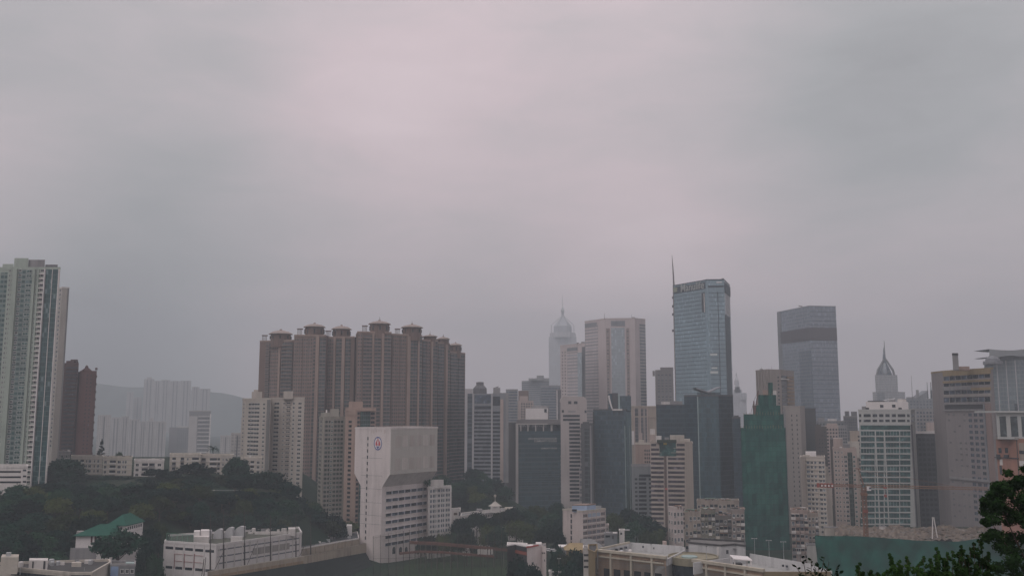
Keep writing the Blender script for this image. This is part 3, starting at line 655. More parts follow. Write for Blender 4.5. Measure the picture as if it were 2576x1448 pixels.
def brown():
    bal = facade('dark_balcony_column', (.19, .135, .115), (.046, .058, .062), 3.05, 2.6, .05, .95, .22, .97, light=.03, var=.6)  # column colours lifted as well, haze painted into them
    bal2 = facade('brown_window_column', (.20, .14, .118), (.065, .07, .072), 3.05, 1.9, .22, .78, .3, .75, light=.05, var=.5)
    def blk(T, label, units, strips, ylow):
        b = None
        pts = []
        for x0, x1, y, Ya, Yb in units:
            pts += [(x0, y, Ya), (x1, y, Yb)]
        # each unit is its own run of wall; all belong to one building
        W = [[at(*T(x0, y), Ya), at(*T(x1, y), Yb)] for x0, x1, y, Ya, Yb in units]
        fl = []
        for a, c in W: fl += [(a.x, a.y), (c.x, c.y)]
        ztop = max(a.z for a, c in W)
        b = B(T, 'domed_apartment_block', label, fl, ztop, BROWN, zb=22, depth=24, body=False)
        for i, (a, c) in enumerate(W):
            e = Vector((c.x-a.x, c.y-a.y)).normalized(); n = Vector((-e.y, e.x))*24
            mb = MB(); q = [(a.x-b.o.x, a.y-b.o.y), (c.x-b.o.x, c.y-b.o.y), (c.x+n.x-b.o.x, c.y+n.y-b.o.y), (a.x+n.x-b.o.x, a.y+n.y-b.o.y)]
            mb.prism(q, 0, min(a.z, c.z)-b.zb); mb.build('wall', BROWN, b.root)
            z = min(a.z, c.z)-b.zb
            mb = MB(); mb.prism([(x-e.y*-.4*0, y-.4) for x, y in q[:2]]+[(q[1][0], q[1][1]+.3), (q[0][0], q[0][1]+.3)], z-.8, z+.5, bottom=True); mb.build('cornice', BROWNL, b.root)
        for k, x0, x1, y in strips:
            fi = None
            for j, (ux0, ux1, uy, _, _) in enumerate(units):
                if ux0-3 <= (x0+x1)/2 <= ux1+3: fi = 2*j
            b.zt = W[fi//2][0].z-1
            if k == 'p': b.fin('pilaster', fi, x0, x1, y, BROWNL, 1.6)
            elif k == 'd':
                b.fin('balcony_column', fi, x0, x1, y, bal, .6)
                u0, z1 = b.hit(fi, x0, y); u1, _ = b.hit(fi, x1, y); z1 = min(z1, b.zt)
                nb = getattr(b, 'nb', 0)
                for f in range(44):
                    z = z1-1.6-f*3.05
                    if z < 30 or nb >= 100: break
                    mb = MB(); b.bx(mb, fi, u0+.2, u1-.2, z-.8, z, .4, 1.5); mb.build('balcony', wall('balcony_slab', (.22, .17, .15), .2), b.root); nb += 1
                b.nb = nb
            elif k == 'w': b.fin('window_column', fi, x0, x1, y, bal2, .3)
        return b, W
    b, W = blk(Z5, 'left one of the two brown domed apartment blocks, with three domed towers',
        [(172, 408, 222, 806, 796), (410, 632, 187, 786, 786), (634, 829, 198, 796, 792)],
        [('d', 217, 246, 235), ('w', 250, 303, 235), ('p', 308, 322, 230), ('d', 326, 404, 240), ('w', 412, 470, 200), ('w', 476, 545, 200), ('p', 562, 586, 195), ('d', 545, 561, 205), ('d', 588, 630, 205), ('w', 640, 686, 210), ('p', 688, 702, 205), ('d', 703, 743, 215), ('p', 745, 766, 205), ('d', 767, 802, 215)], 600)
    dome(b, Z5, 236, 397, 181, 153, 143, 225, 806, BROWN); dome(b, Z5, 476, 625, 133, 108, 98, 188, 794, BROWN); dome(b, Z5, 669, 806, 148, 122, 112, 200, 802, BROWN)
    b, W = blk(Z6, 'right one of the two brown domed apartment blocks, with five domed towers stepping down',
        [(163, 480, 218, 780, 786), (482, 764, 238, 790, 806), (766, 905, 292, 815, 826), (907, 1020, 318, 835, 848), (1022, 1161, 402, 858, 880)],
        [('w', 170, 212, 230), ('d', 222, 300, 250), ('p', 304, 322, 225), ('d', 324, 386, 250), ('p', 390, 412, 225), ('d', 414, 478, 250), ('w', 490, 555, 250), ('w', 560, 620, 250), ('p', 622, 650, 245), ('d', 655, 718, 255), ('p', 720, 734, 245), ('d', 736, 762, 255), ('d', 768, 800, 300), ('w', 805, 838, 300), ('p', 840, 856, 296), ('d', 858, 903, 305), ('d', 909, 960, 330), ('p', 973, 990, 320), ('d', 992, 1018, 330), ('d', 1024, 1092, 410), ('d', 1096, 1150, 410)], 700)
    dome(b, Z6, 268, 471, 150, 117, 75, 220, 790, BROWN); dome(b, Z6, 568, 769, 182, 150, 118, 240, 806, BROWN); dome(b, Z6, 766, 905, 264, 246, 212, 293, 826, BROWN)
    dome(b, Z6, 898, 1018, 288, 264, 238, 320, 846, BROWN); dome(b, Z6, 1012, 1131, 345, 322, 308, 404, 872, BROWN)
    # white party wall in the slot between the two blocks
brown()

def estate():
    CW = wall('cream_estate', (.43, .39, .35), .25)
    b = polyb(Z5, 'slab_apartment_block', 'left of the two joined cream estate slabs in front of the brown domed towers', [(52, 632), (72, 632), (248, 630)], 665, 1, CW, zb=22, depth=18)
    b.wins(1, 90, 140, 1, 650, 2.85, 33, .8, 1.35, GD, FRW); b.wins(1, 105, 125, 1, 640, 2.85, 33, .5, .8, GD, FRW); b.wins(1, 132, 176, 1, 650, 2.85, 33, .8, 1.35, GD, FRW)
    b.wins(1, 190, 216, 1, 650, 2.85, 33, .6, 1.2, GD, FRW); b.wins(0, 54, 70, 1, 650, 2.85, 33, .5, 1.2, GD, FRW)
    b.fin('recess_strip', 1, 222, 246, 632, wall('shade_grey', (.17, .165, .16)), .1)
    b.parapet(CW, .9); b.rbox('roof_house', 116, 188, 578, 3, 10, CW); b.rbox('water_tank', 130, 160, 564, 4, 6, CW); b.close()
    b = polyb(Z5, 'slab_apartment_block', 'right of the two joined cream estate slabs, beside the slim beige towers', [(250, 626), (482, 624)], 655, 1, CW, zb=22, depth=18)
    for x0, x1, w in ((268, 312, .8), (328, 352, .5), (356, 388, .85), (398, 418, .6), (432, 470, .6)): b.wins(0, x0, x1, 1, 645, 2.85, 34, w, 1.3 if w > .55 else .8, GD, FRW)
    b.parapet(CW, .9); b.rbox('roof_house', 336, 402, 574, 3, 9, CW)
    u0, z1 = b.hit(0, 356, 640); u1, _ = b.hit(0, 388, 640)
    for k in range(34):
        mb = MB(); b.bx(mb, 0, u0-.2, u1+.2, z1-2.85*k-2.75, z1-2.85*k-2.05, -.1, .8); mb.build('balcony', CW, b.root)
    b.close()
    # slim beige towers
    W1 = wall('olive_beige', (.31, .29, .25), .3); fg = facade('olive_windows', (.27, .25, .22), (.04, .06, .055), 2.9, 2.3, .12, .88, .28, .8, light=.12, var=.6)
    b = polyY(Z5, 'slim_apartment_tower', 'slim olive beige tower with many small windows left of the pinkish tower', [(584, 656), (612, 640), (768, 648)], 756, 1, W1, zb=20, depth=20)
    for x0, x1 in ((622, 660), (684, 752)): b.fin('window_column', 1, x0, x1, 765, fg, .5)
    b.fin('window_column', 0, 590, 606, 770, fg, .2)
    b.wins(1, 662, 682, 1, 775, 2.9, 40, .6, 1.2, GG, FRW); b.fin('pier', 1, 612, 620, 757, W1, .9); b.fin('pier', 1, 754, 767, 757, W1, .9)
    b.parapet(W1, .8); b.rbox('roof_house', 596, 656, 722, 4, 9, W1); b.rbox('roof_house', 660, 720, 696, 5, 9, W1); b.rbox('water_tank', 628, 638, 703, 6, 2, WHITE); b.close()
    W2 = wall('pinkish_beige', (.34, .25, .21), .3)
    b = polyY(Z5, 'slim_apartment_tower', 'slim pinkish beige tower with green glass bay behind the white tower', [(764, 636), (844, 632), (976, 646)], 708, 1, W2, zb=20, depth=20)
    b.wins(0, 785, 812, 1, 770, 2.9, 40, .7, 1.3, GD, FRD)
    b.fin('glass_bay', 1, 868, 932, 716, facade('green_bay', (.12, .16, .15), (.035, .075, .068), 2.9, 2.0, .06, .94, .1, .9), .9)
    b.wins(1, 846, 866, 1, 712, 2.9, 40, .7, 1.4, GD, FRD); b.wins(1, 936, 972, 1, 714, 2.9, 40, .7, 1.4, GD, FRD)
    mb = MB(); b.bx(mb, 0, 0, b.face(0)[3], b.zt-3, b.zt+.4, 0, .4); mb.build('crown_band', W2, b.root)
    b.rbox('roof_house', 788, 886, 645, 3, 10, W2); b.rbox('roof_slab', 764, 976, 690, 2, 12, W2); b.close()
    # small pale tower peeping over the white tower
    b = polyb(Z6, 'apartment_tower', 'small pale teal tower with stepped round top peeping above the white tower roof', [(502, 724), (536, 715), (688, 722)], 888, 1, TEALN, zb=30, depth=18)
    b.fin('glass_bay', 1, 540, 604, 905, facade('small_green_bay', (.28, .33, .31), (.05, .10, .09), 3.1, 2.4, .05, .95, .3, .95), .5)
    b.bands('balcony', 1, 600, 632, 938, 20, 3.1, 1.6, wall('pale_cream', None), .9); b.bands('window_band', 1, 598, 634, 905, 20, 3.1, 1.4, GD, .3)
    b.fin('pier', 1, 636, 686, 892, TEALN, .6)
    mb = MB(); c = at(*Z6(562, 880), 722); mb.lathe((c.x-b.o.x, 7, b.zt-b.zb-.3), [(6.2, 0), (6.2, 5.2), (5.4, 5.2), (5.2, 6.6), (3.6, 7.2), (3.2, 8.2), (0, 8.4)], 14); mb.build('round_top', TEALN, b.root)
    b.parapet(TEALN, .7)
    # sliver of white tower in the slot between the brown blocks
    b = flat(Z6, 'apartment_tower', 'sliver of bright white tower seen in the slot between the brown blocks', 128, 164, 368, 1000, wall('slot_white', (.72, .74, .76), .05), depth=20)
    b.parapet(WHITE, .5)
estate()
# ================================================================== the white tower with the emblem
def white_tower():
    T = Z7; th = 57.0
    Y0 = 562.0
    pts, back, zlow = boxpts(T, 425, 622, 1062, 1020, Y0, th)      # lower shaft
    c = pts[1]; Ld = (pts[0]-c); wl = Ld.length; Ld = Ld/wl; Rd = (pts[2]-c); wr = Rd.length; Rd = Rd/wr
    W = wall('white_tower_render', (.61, .555, .54), .22)
    ztop = at(*T(675, 95), Y0-3).z; zf1 = at(*T(668, 520), Y0-3).z; zf0 = at(*T(628, 632), Y0).z; zb = 8.0
    b = B(T, 'emblem_tower', 'white tower with flared upper block and red and blue emblem', [(p.x, p.y) for p in pts], zf0, W, zb=zb, back=back, body=False)
    oh = 5.6
    # profile across the left face, extruded along the right face
    prof = [(0, zb), (wl, zb), (wl, zf0), (wl+oh*.95, zf1), (wl+oh*.95, ztop), (-oh, ztop), (-oh, zf1), (0, zf0)]
    P = lambda s, r, z: ((c+Ld*s+Rd*r).x-b.o.x, (c+Ld*s+Rd*r).y-b.o.y, z-zb)
    mb = MB()
    mb.quad([P(s, 0, z) for s, z in reversed(prof)])
    mb.quad([P(s, wr, z) for s, z in prof])
    n = len(prof)
    for i in range(n):
        (s0, z0), (s1, z1) = prof[i], prof[(i+1) % n]
        if i == 4: continue
        mb.quad([P(s0, 0, z0), P(s1, 0, z1), P(s1, wr, z1), P(s0, wr, z0)])
    mb.build('wall', W, b.root)
    mb = MB(); mb.quad([P(-oh, 0, ztop-.4), P(-oh, wr, ztop-.4), P(wl+oh, wr, ztop-.4), P(wl+oh, 0, ztop-.4)]); mb.build('roof', MATS['roof_grey'], b.root)
    # ribs over the upper right face and its slanted underside
    RB = wall('ribbed_render', (.56, .535, .50), .1); mb = MB()
    k = 0; nr = 64
    for k in range(nr):
        r0 = .15+k*(wr-.3)/nr; r1 = r0+(wr-.3)/nr*.55
        for (s, z0, z1) in ((-oh, zf1, ztop),):
            q = [P(s-.45, r0, z0), P(s-.45, r1, z0), P(s+.05, r1, z0), P(s+.05, r0, z0)]
            mb.prism([(a[0], a[1]) for a in q], z0-zb, z1-zb-.01)
    mb.build('vertical_ribs', RB, b.root)
    PNK = wall('pinkish_panel', (.50, .45, .42), .2)
    for z0, z1 in ((ztop-11.0, ztop-4.3), (ztop-24.5, ztop-17.5)):
        for j in range(6):
            r0 = wr*(.10+j*.145); mb = MB(); q = [P(-oh-.5, r0, 0), P(-oh-.5, r0+wr*.105, 0), P(-oh+.02, r0+wr*.105, 0), P(-oh+.02, r0, 0)]
            for u in range(7):
                f0 = u/7; f1 = f0+.08; mm = lambda f, e: (q[0][0]+(q[1][0]-q[0][0])*f, q[0][1]+(q[1][1]-q[0][1])*f) if e == 0 else (q[3][0]+(q[2][0]-q[3][0])*f, q[3][1]+(q[2][1]-q[3][1])*f)
                mb.prism([mm(f0, 0), mm(f1, 0), mm(f1, 1), mm(f0, 1)], z0-zb, z1-zb, bottom=True)
            mb.build('louvre_panel', PNK, b.root)
    # window rows of the lower right face: rows measured on the picture
    zr = [b.hit(1, 690, y)[1] for y in (684, 1155)]
    for k in range(8):
        z = zr[0]+(zr[1]-zr[0])*k/7
        for j in range(7):
            u0 = wr*(.085+j*.13); u1 = u0+wr*(.105 if j < 6 else .07)
            mb = MB(); b.bx(mb, 1, u0, u1, z-.95, z+.85, -.2, .03); o = mb.build('window', GB if (j+k) % 3 else GD, b.root)
            mb = MB(); b.bx(mb, 1, u0-.05, u1+.05, z+.85, z+1.05, -.1, .35); b.bx(mb, 1, u0-.05, u1+.05, z-1.15, z-.95, -.1, .3); mb.build('window_sill', W, o)
            if j < 6:
                mb = MB(); b.bx(mb, 1, u1+.1, u0+wr*.13-.1, z-.9, z+.8, -.2, .06); mb.build('mullion', wall('pale_blue_grey', (.36, .37, .42), .1), o)
    # little windows down the left face
    for k in range(17):
        f = k/16; x = 500+(477-500)*f; y = 186+(1098-186)*f
        u, z = b.hit(0, x, y); mb = MB(); b.bx(mb, 0, u-.42, u+.42, z-.95, z+.95, -.2, .04); o = mb.build('window', GD, b.root)
        mb = MB(); b.bx(mb, 0, u-.6, u+.6, z-1.2, z-.95, -.1, .25); mb.build('window_sill', W, o)
    for y in (362, 520, 640, 765, 880, 960):                      # panel joints
        u0, z = b.hit(0, 410, y); mb = MB(); b.bx(mb, 0, .2, wl-.2, z-.09, z+.09, -.1, .02); mb.build('joint', GREYC, b.root)
    # emblem
    u, z = b.hit(0, 592, 232); rx, rz = 3.1, 4.0
    def disc(name, mat, rx, rz, out, par=None, m=24, hole=0):
        mb = MB()
        for k in range(m):
            a, d = 2*math.pi*k/m, 2*math.pi*(k+1)/m
            f = lambda t, s: b.pos(0, u+rx*s*math.cos(t), z+rz*s*math.sin(t), out)
            q = [f(a, 1), f(d, 1), f(d, hole), f(a, hole)] if hole else [f(a, 1), f(d, 1), b.pos(0, u, z, out)]
            mb.quad(q)
        return mb.build(name, mat, par or b.root)
    BLU = plain('emblem_blue', (.05, .07, .26), .5, var=.05); RED = plain('emblem_red', (.50, .05, .07), .5, var=.05); WH = plain('emblem_white', (.7, .68, .68), .5, var=.03)
    e = disc('emblem', WH, rx, rz, .06); disc('ring', BLU, rx, rz, .09, e, hole=.84)
    def poly(name, mat, pp, out):
        mb = MB(); mb.quad([b.pos(0, u+x*rx, z+y*rz, out) for x, y in pp]); return mb.build(name, mat, e)
    poly('red_field', RED, [(-.62, -.25), (-.16, -.36), (-.12, .25), (0, .80), (-.55, .15)], .10); poly('red_field', RED, [(.62, -.25), (.55, .15), (0, .80), (.12, .25), (.16, -.36)], .10)
    poly('blue_tip', BLU, [(-.5, -.38), (0, -.82), (.5, -.38), (.16, -.45), (0, -.38), (-.16, -.45)], .11)
    poly('blue_cap', BLU, [(-.22, .66), (0, .92), (.22, .66), (0, .76)], .12)
    poly('centre_figure', WH, [(-.16, -.34), (.16, -.34), (.10, .0), (.20, .16), (.08, .22), (.08, .5), (-.08, .5), (-.08, .22), (-.20, .16), (-.10, 0)], .13)
    mb = MB()
    for x in (-.06, .06): mb.quad([b.pos(0, u+x*rx-.05, z-1.1, .15), b.pos(0, u+x*rx+.12, z-1.1, .15), b.pos(0, u+x*rx+.12, z-.2, .15), b.pos(0, u+x*rx-.05, z-.2, .15)])
    mb.build('centre_mark', RED, e)
    # weathered lettering stains under the roof edge
    ST = wall('rust_stain', (.42, .33, .30), .4)
    for x in (530, 548, 556, 575, 582, 601, 622, 651, 663):
        u1, z1 = b.hit(0, x, 108); mb = MB(); h = random.uniform(1.0, 2.4); b.bx(mb, 0, u1-.12, u1+.12, z1-h, z1, -.1, .02); mb.build('stain_streak', ST, b.root)
    # base: arches and plinth
    for x in (737, 798, 850):
        u1, z1 = b.hit(1, x, 1225); mb = MB(); m = 8
        pp = [b.pos(1, u1+1.4*math.cos(math.pi*k/m), z1+1.5+1.4*math.sin(math.pi*k/m), .05) for k in range(m+1)]
        mb.quad([b.pos(1, u1-1.4, z1-1.2, .05), b.pos(1, u1+1.4, z1-1.2, .05)]+pp); mb.build('arched_opening', GD, b.root)
    # roof edge details
    mb = MB(); 
    for s0, s1, r0, r1 in ((-oh, wl+oh*.95, -.15, .25), (-oh, wl+oh*.95, wr-.25, wr+.15)):
        q = [P(s1, r0, 0), P(s0, r0, 0), P(s0, r1, 0), P(s1, r1, 0)]; mb.prism([(a[0], a[1]) for a in q], ztop-zb-.5, ztop-zb+.6, bottom=True)
    for s0 in (-oh-.5, wl+oh*.95-.25):
        q = [P(s0+.4, -.15, 0), P(s0, -.15, 0), P(s0, wr+.15, 0), P(s0+.4, wr+.15, 0)]; mb.prism([(a[0], a[1]) for a in q], ztop-zb-.5, ztop-zb+.604, bottom=True)
    mb.build('parapet', W, b.root)
    mb = MB()
    for k in range(9): q = P(2+k*1.7, 4+k % 3, ztop); mb.bar(q, (q[0], q[1], q[2]+1.5+.5*(k % 2)), .06)
    mb.build('roof_rods', DARKM, b.root)
    FOOT.append([tuple(p) for p in b.foot])
    # rear wing with gridded windows and a roof garden
    r = block(T, 'annex_block', 'lower white annex with gridded windows and green roof behind the emblem tower', 1050, 1066, 1262, 640, 588, 45, WHITE2, zb=12, roofm=wall('roof_grey', None))
    for j in range(8):
        x = 1082+j*23
        for k in range(14):
            pass
    r.wins(1, 1068, 1258, 8, 648, 3.05, 14, .74, 1.7, GB, FRW)
    r.fin('corner_pier', 1, 1252, 1262, 628, WHITE, .5)
    for x in (1090, 1127, 1165, 1205): r.fin('rib', 1, x-2, x+2, 640, WHITE, .4)
    r.bands('floor_ledge', 1, 1068, 1258, 644, 14, 3.05, .35, WHITE2, .3)
    r.parapet(WHITE2, .8); r.close()
    mb = MB(); p0, e0, n0, w0 = r.face(1)
    for k in range(500):
        u1 = random.uniform(1, w0-1); d = random.uniform(-9, -1); q = r.pos(1, u1, r.zt+random.uniform(.2, 4.5), d); s = random.uniform(.3, .7)
        a = Vector((random.gauss(0, 1), random.gauss(0, 1), random.gauss(0, 1))).normalized(); t = a.orthogonal().normalized(); w = a.cross(t)
        mb.quad([q+t*s, q+w*s, q-t*s, q-w*s])
    mb.build('roof_garden', LEAF['mid'], r.root)
    r.rbox('roof_canopy', 1075, 1150, 566, 3, 4, WHITE2)

# ================================================================== the city centre
def mid_city():
    # striped office tower right of the brown blocks
    W = wall('pale_band_concrete', (.42, .41, .42), .2)
    b = flat(Y2, 'office_tower', 'white framed office tower with close horizontal bands right of the brown blocks', 75, 492, 66, 830, wall('grey_blue_concrete', (.22, .23, .25)), depth=26, zb=40)
    b.fin('glass_strip', 0, 100, 146, 60, facade('strip_blue', (.12, .14, .16), (.04, .055, .07), 3.4, 4, .03, .97, .15, .97), .3); b.fin('pier', 0, 75, 99, 34, W, .8)
    b.fin('pier', 0, 146, 162, 62, W, 1.2); b.fin('pier', 0, 325, 340, 58, W, 1.2); b.fin('pier', 0, 412, 442, 120, PINK, .8); b.fin('pier', 0, 464, 490, 66, GREYC, .6)
    b.slab('dark_glass_crown', 0, 166, 78, 324, 158, GB, .3); b.slab('louvre_band', 0, 166, 184, 324, 214, GD, .2)
    b.bands('window_band', 0, 163, 324, 238, 19, 13.05, 1.9, GD, .1) if False else b.bands('window_band', 0, 163, 324, 236, 19, 36/3.8*830/2360, 1.7, GD, .1)
    b.bands('window_band', 0, 341, 411, 236, 22, 36/3.8*830/2360, 1.9, GD, .1); b.slab('dark_glass_crown', 0, 341, 92, 411, 180, GD, .2)
    b.rbox('roof_frame', 340, 490, 58, 2, 2, GREYC); b.rbox('plant_room', 76, 150, 20, 5, 9, W)
    mb = MB(); c = at(*Y2(218, 30), 838); mb.lathe((c.x-b.o.x, 8, b.zt-b.zb-.3), [(6, 0), (6, 5), (3.4, 8), (3.4, 10.5), (0, 11)], 4); mb.build('roof_turret', wall('dim_grey', None), b.root)
    b.rbox('lift_tower', 346, 412, 8, 6, 9, GREYC); mb = MB(); a = at(*Y2(352, 14), 838); d = at(*Y2(396, -2), 838); mb.bar((a.x-b.o.x, 8, a.z-b.zb), (d.x-b.o.x, 8, d.z-b.zb), .3); mb.build('roof_jib', DARKM, b.root)
    # pale far blocks
    b = flat(Y1, 'office_block', 'plain pale hazy office block behind the striped tower', 450, 560, 898, 1350, GREYC, depth=30); b.bands('window_band', 0, 455, 556, 912, 14, 4, 2, GB, .1); b.parapet(GREYC, 1)
    b = flat(Y1, 'apartment_block', 'pinkish block with roof frame right behind the striped tower', 560, 705, 1005, 1150, PINK, depth=24)
    b.wins(0, 585, 700, 5, 1015, 3.1, 12, .5, 1.5, GD, FRD); b.rbox('roof_house', 575, 655, 955, 3, 9, PINK); b.rbox('roof_frame', 565, 660, 906, 4, 5, BROWN); b.parapet(PINK, 1); b.close()
    b = flat(Y1, 'office_block', 'wide hazy office block to the left of the faint spired skyscraper', 596, 850, 815, 1900, GREYC, depth=60, Y1=1850); b.rbox('roof_house', 735, 800, 765, 5, 20, GREYC); b.rbox('roof_house', 660, 850, 790, 12, 20, GREYC)
    b.bands('window_band', 0, 600, 846, 830, 16, 4.2, 2.0, GB, .1)
    b = flat(Y1, 'office_block', 'hazy blue grey slab below the faint spired skyscraper', 770, 960, 862, 1500, wall('grey_blue_concrete', None), depth=40); b.bands('window_band', 0, 775, 955, 880, 14, 4.2, 2.0, GB, .1); b.parapet(GREYC, 1)
    # the faint spired skyscraper
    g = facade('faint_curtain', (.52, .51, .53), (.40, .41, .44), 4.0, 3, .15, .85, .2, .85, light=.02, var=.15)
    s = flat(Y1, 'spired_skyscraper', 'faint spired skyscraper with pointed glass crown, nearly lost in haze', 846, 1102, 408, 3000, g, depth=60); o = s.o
    Pq = lambda x, y: (lambda q: (q.x-o.x, q.z-s.zb))(at(*Y1(x, y), 3020))
    zs = s.zt-s.zb; x0, z1 = Pq(872, 372); x1, _ = Pq(1080, 372); cx = (x0+x1)/2; r = (x1-x0)/2
    mb = MB(); cc = (cx, 24, 0); mb.lathe(cc, [(r*1.15, zs-2), (r*1.15, z1), (r*1.02, z1)], 6); mb.build('crown_base', g, s.root)
    ze = Pq(0, 300)[1]; zp = Pq(0, 215)[1]; z2 = Pq(0, 140)[1]; z3 = Pq(0, 10)[1]
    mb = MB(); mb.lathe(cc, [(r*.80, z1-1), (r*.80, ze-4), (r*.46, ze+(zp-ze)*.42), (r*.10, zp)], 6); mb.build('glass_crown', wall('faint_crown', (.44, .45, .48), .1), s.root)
    mb = MB()
    for k in range(6):
        t = math.pi*2*k/6; x, y = cx+r*math.cos(t), 24+r*math.sin(t); mb.bar((x, y, z1), (x, y, ze), 1.2); mb.bar((x, y, ze), (cx+r*.1*math.cos(t), 24+r*.1*math.sin(t), zp), 1.1)
    mb.build('crown_frame', STEEL, s.root)
    mb = MB(); mb.lathe(cc, [(4.2, zp-4), (4.2, z2-14), (6, z2-12), (6, z2-8), (2.5, z2), (1.0, z2+5), (.4, z3)], 6); mb.build('mast', STEEL, s.root)
    # the twin banded office slabs
    PK = wall('rose_granite', (.50, .435, .43), .15); ban = facade('rose_bands', (.48, .42, .415), (.26, .255, .275), 4.0, 60, -1, 2, .35, .85, light=.02, var=.2)
    blueg = facade('pale_blue_centre', (.34, .38, .40), (.27, .31, .34), 4.0, 2.2, .04, .96, .06, .94, light=.02, var=.15)
    t = polyb(Y1, 'office_tower', 'tall rose granite office slab with pale glass centre strip, taller of the twin slabs', [(1178, 272), (1365, 246), (1640, 242), (1738, 252)], 1180, 2, PK, depth=30, zb=20)
    t.fin('banded_face', 0, 1180, 1300, 300, ban, .3); t.fin('glass_strip', 1, 1422, 1545, 326, blueg, .5); t.fin('banded_face', 2, 1684, 1736, 290, facade('pale_bands', (.36, .34, .34), (.15, .17, .19), 4, 60, -1, 2, .4, .9, light=.02, var=.2), .3)
    t.slab('crown_panel', 1, 1420, 262, 1550, 310, wall('grey_blue_concrete', None), .3); t.slab('crown_panel', 0, 1182, 288, 1290, 318, wall('grey_blue_concrete', None), .4)
    t.fin('window_column', 1, 1560, 1590, 330, facade('rose_small', (.30, .23, .215), (.12, .115, .12), 4, 4, .2, .8, .3, .8), .15); t.fin('window_column', 1, 1375, 1410, 330, MATS['rose_small'], .15)
    t.parapet(PK, 1.2); t.mast('antenna', 1362, 190, 0, 3, DARKM, .25); t.mast('antenna', 1612, 205, 0, 3, DARKM, .25); t.rbox('plant_room', 1612, 1640, 226, 2, 5, GREYC); t.rbox('plant_room', 1560, 1610, 236, 8, 8, GREYC)
    t = polyb(Y1, 'office_tower', 'shorter rose granite twin slab left of the taller one', [(952, 495), (1120, 478), (1182, 476)], 1150, 1, PK, depth=28, zb=20)
    t.fin('banded_face', 0, 1018, 1112, 555, ban, .3); t.fin('glass_strip', 0, 1114, 1152, 555, blueg, .5); t.slab('crown_panel', 0, 1016, 512, 1112, 542, wall('grey_blue_concrete', None), .3)
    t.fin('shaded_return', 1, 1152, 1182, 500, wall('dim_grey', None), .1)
    t.wins(0, 960, 1010, 2, 540, 4, 30, .35, 1.6, GD, PK); t.parapet(PK, 1.2); t.rbox('roof_dish', 1105, 1125, 462, 2, 4, DARKM); t.rbox('plant_room', 1146, 1180, 455, 6, 8, GREYC); t.close()
    # dark narrow one with white edge
    b = flat(Y2, 'office_block', 'narrow dark building with bright white edge left of the arch topped tower', 944, 995, 32, 900, wall('dim_grey', None), depth=16, zb=20); b.fin('white_edge', 0, 950, 958, 34, WHITE, .5); b.parapet(GREYC, .6)
    # tower with arched top
    W = wall('pale_arch_concrete', (.40, .36, .35), .2)
    b = flat(Y2, 'office_tower', 'pale tower with rounded arch top and horizontal bands', 988, 1238, 150, 800, W, depth=20, zb=22)
    p, e, n, w = b.face(0); mb = MB(); m = 10; ht = at(*Y2(1100, 94), 800).z-b.zt; rr = w*.16
    pr = [(0, 0), (w, 0)]+[(w-rr+rr*math.cos(math.pi/2*k/m), ht-rr*1.0+rr*math.sin(math.pi/2*k/m)) for k in range(m+1)]+[(rr-rr*math.sin(math.pi/2*k/m), ht-rr+rr*math.cos(math.pi/2*k/m)) for k in range(m+1)]
    f = [b.pos(0, u, b.zt+z, 0) for u, z in pr]; g_ = [b.pos(0, u, b.zt+z, -14) for u, z in pr]; mb.quad(f); mb.quad(list(reversed(g_)))
    for k in range(len(f)): q = (k+1) % len(f); mb.quad([f[k], g_[k], g_[q], f[q]])
    mb.build('arched_top', W, b.root)
    for x0, x1 in ((1062, 1092), (1116, 1150)): b.slab('window', 0, x0, 138, x1, 165, GD, .1)
    b.slab('name_panel', 0, 1060, 230, 1132, 244, GREYC, .1); b.slab('window', 0, 1218, 225, 1236, 250, GD, .1); b.slab('window', 0, 1000, 222, 1020, 246, GD, .1)
    for k in range(27): 
        z = b.hit(0, 1010, 268+k*36.5)[1]; x1 = 1172 if k < 14 else 1162
        if z < b.zb+6: break
        u0, u1 = b.hit(0, 1012 if k < 2 else 1070, 268)[0], b.hit(0, x1, 268)[0]; mb = MB(); b.bx(mb, 0, u0, u1, z-1.9, z, -.2, .08); mb.build('window_band', GD, b.root)
        if k > 2: mb = MB(); b.bx(mb, 0, u1+.3, w-.6, z-1.9-(k % 2), z-(k % 2), -.2, .08); mb.build('side_window_band', wall('dim_grey', None), b.root)
    # dark strip tower beside it
    b = flat(Y2, 'office_block', 'dark narrow slab between the arch topped tower and the dark green glass tower', 1184, 1300, 350, 790, wall('dark_slab', (.09, .09, .095)), depth=14, zb=20)
    b.fin('pale_rib', 0, 1268, 1282, 372, GREYC, .5); b.rbox('plant_room', 1200, 1262, 336, 3, 6, MATS['dark_slab']); b.fin('glass_strip', 0, 1215, 1262, 400, facade('dark_strip', (.06, .07, .075), (.03, .035, .04), 3.6, 3, .05, .95, .2, .95), .2)
mid_city()

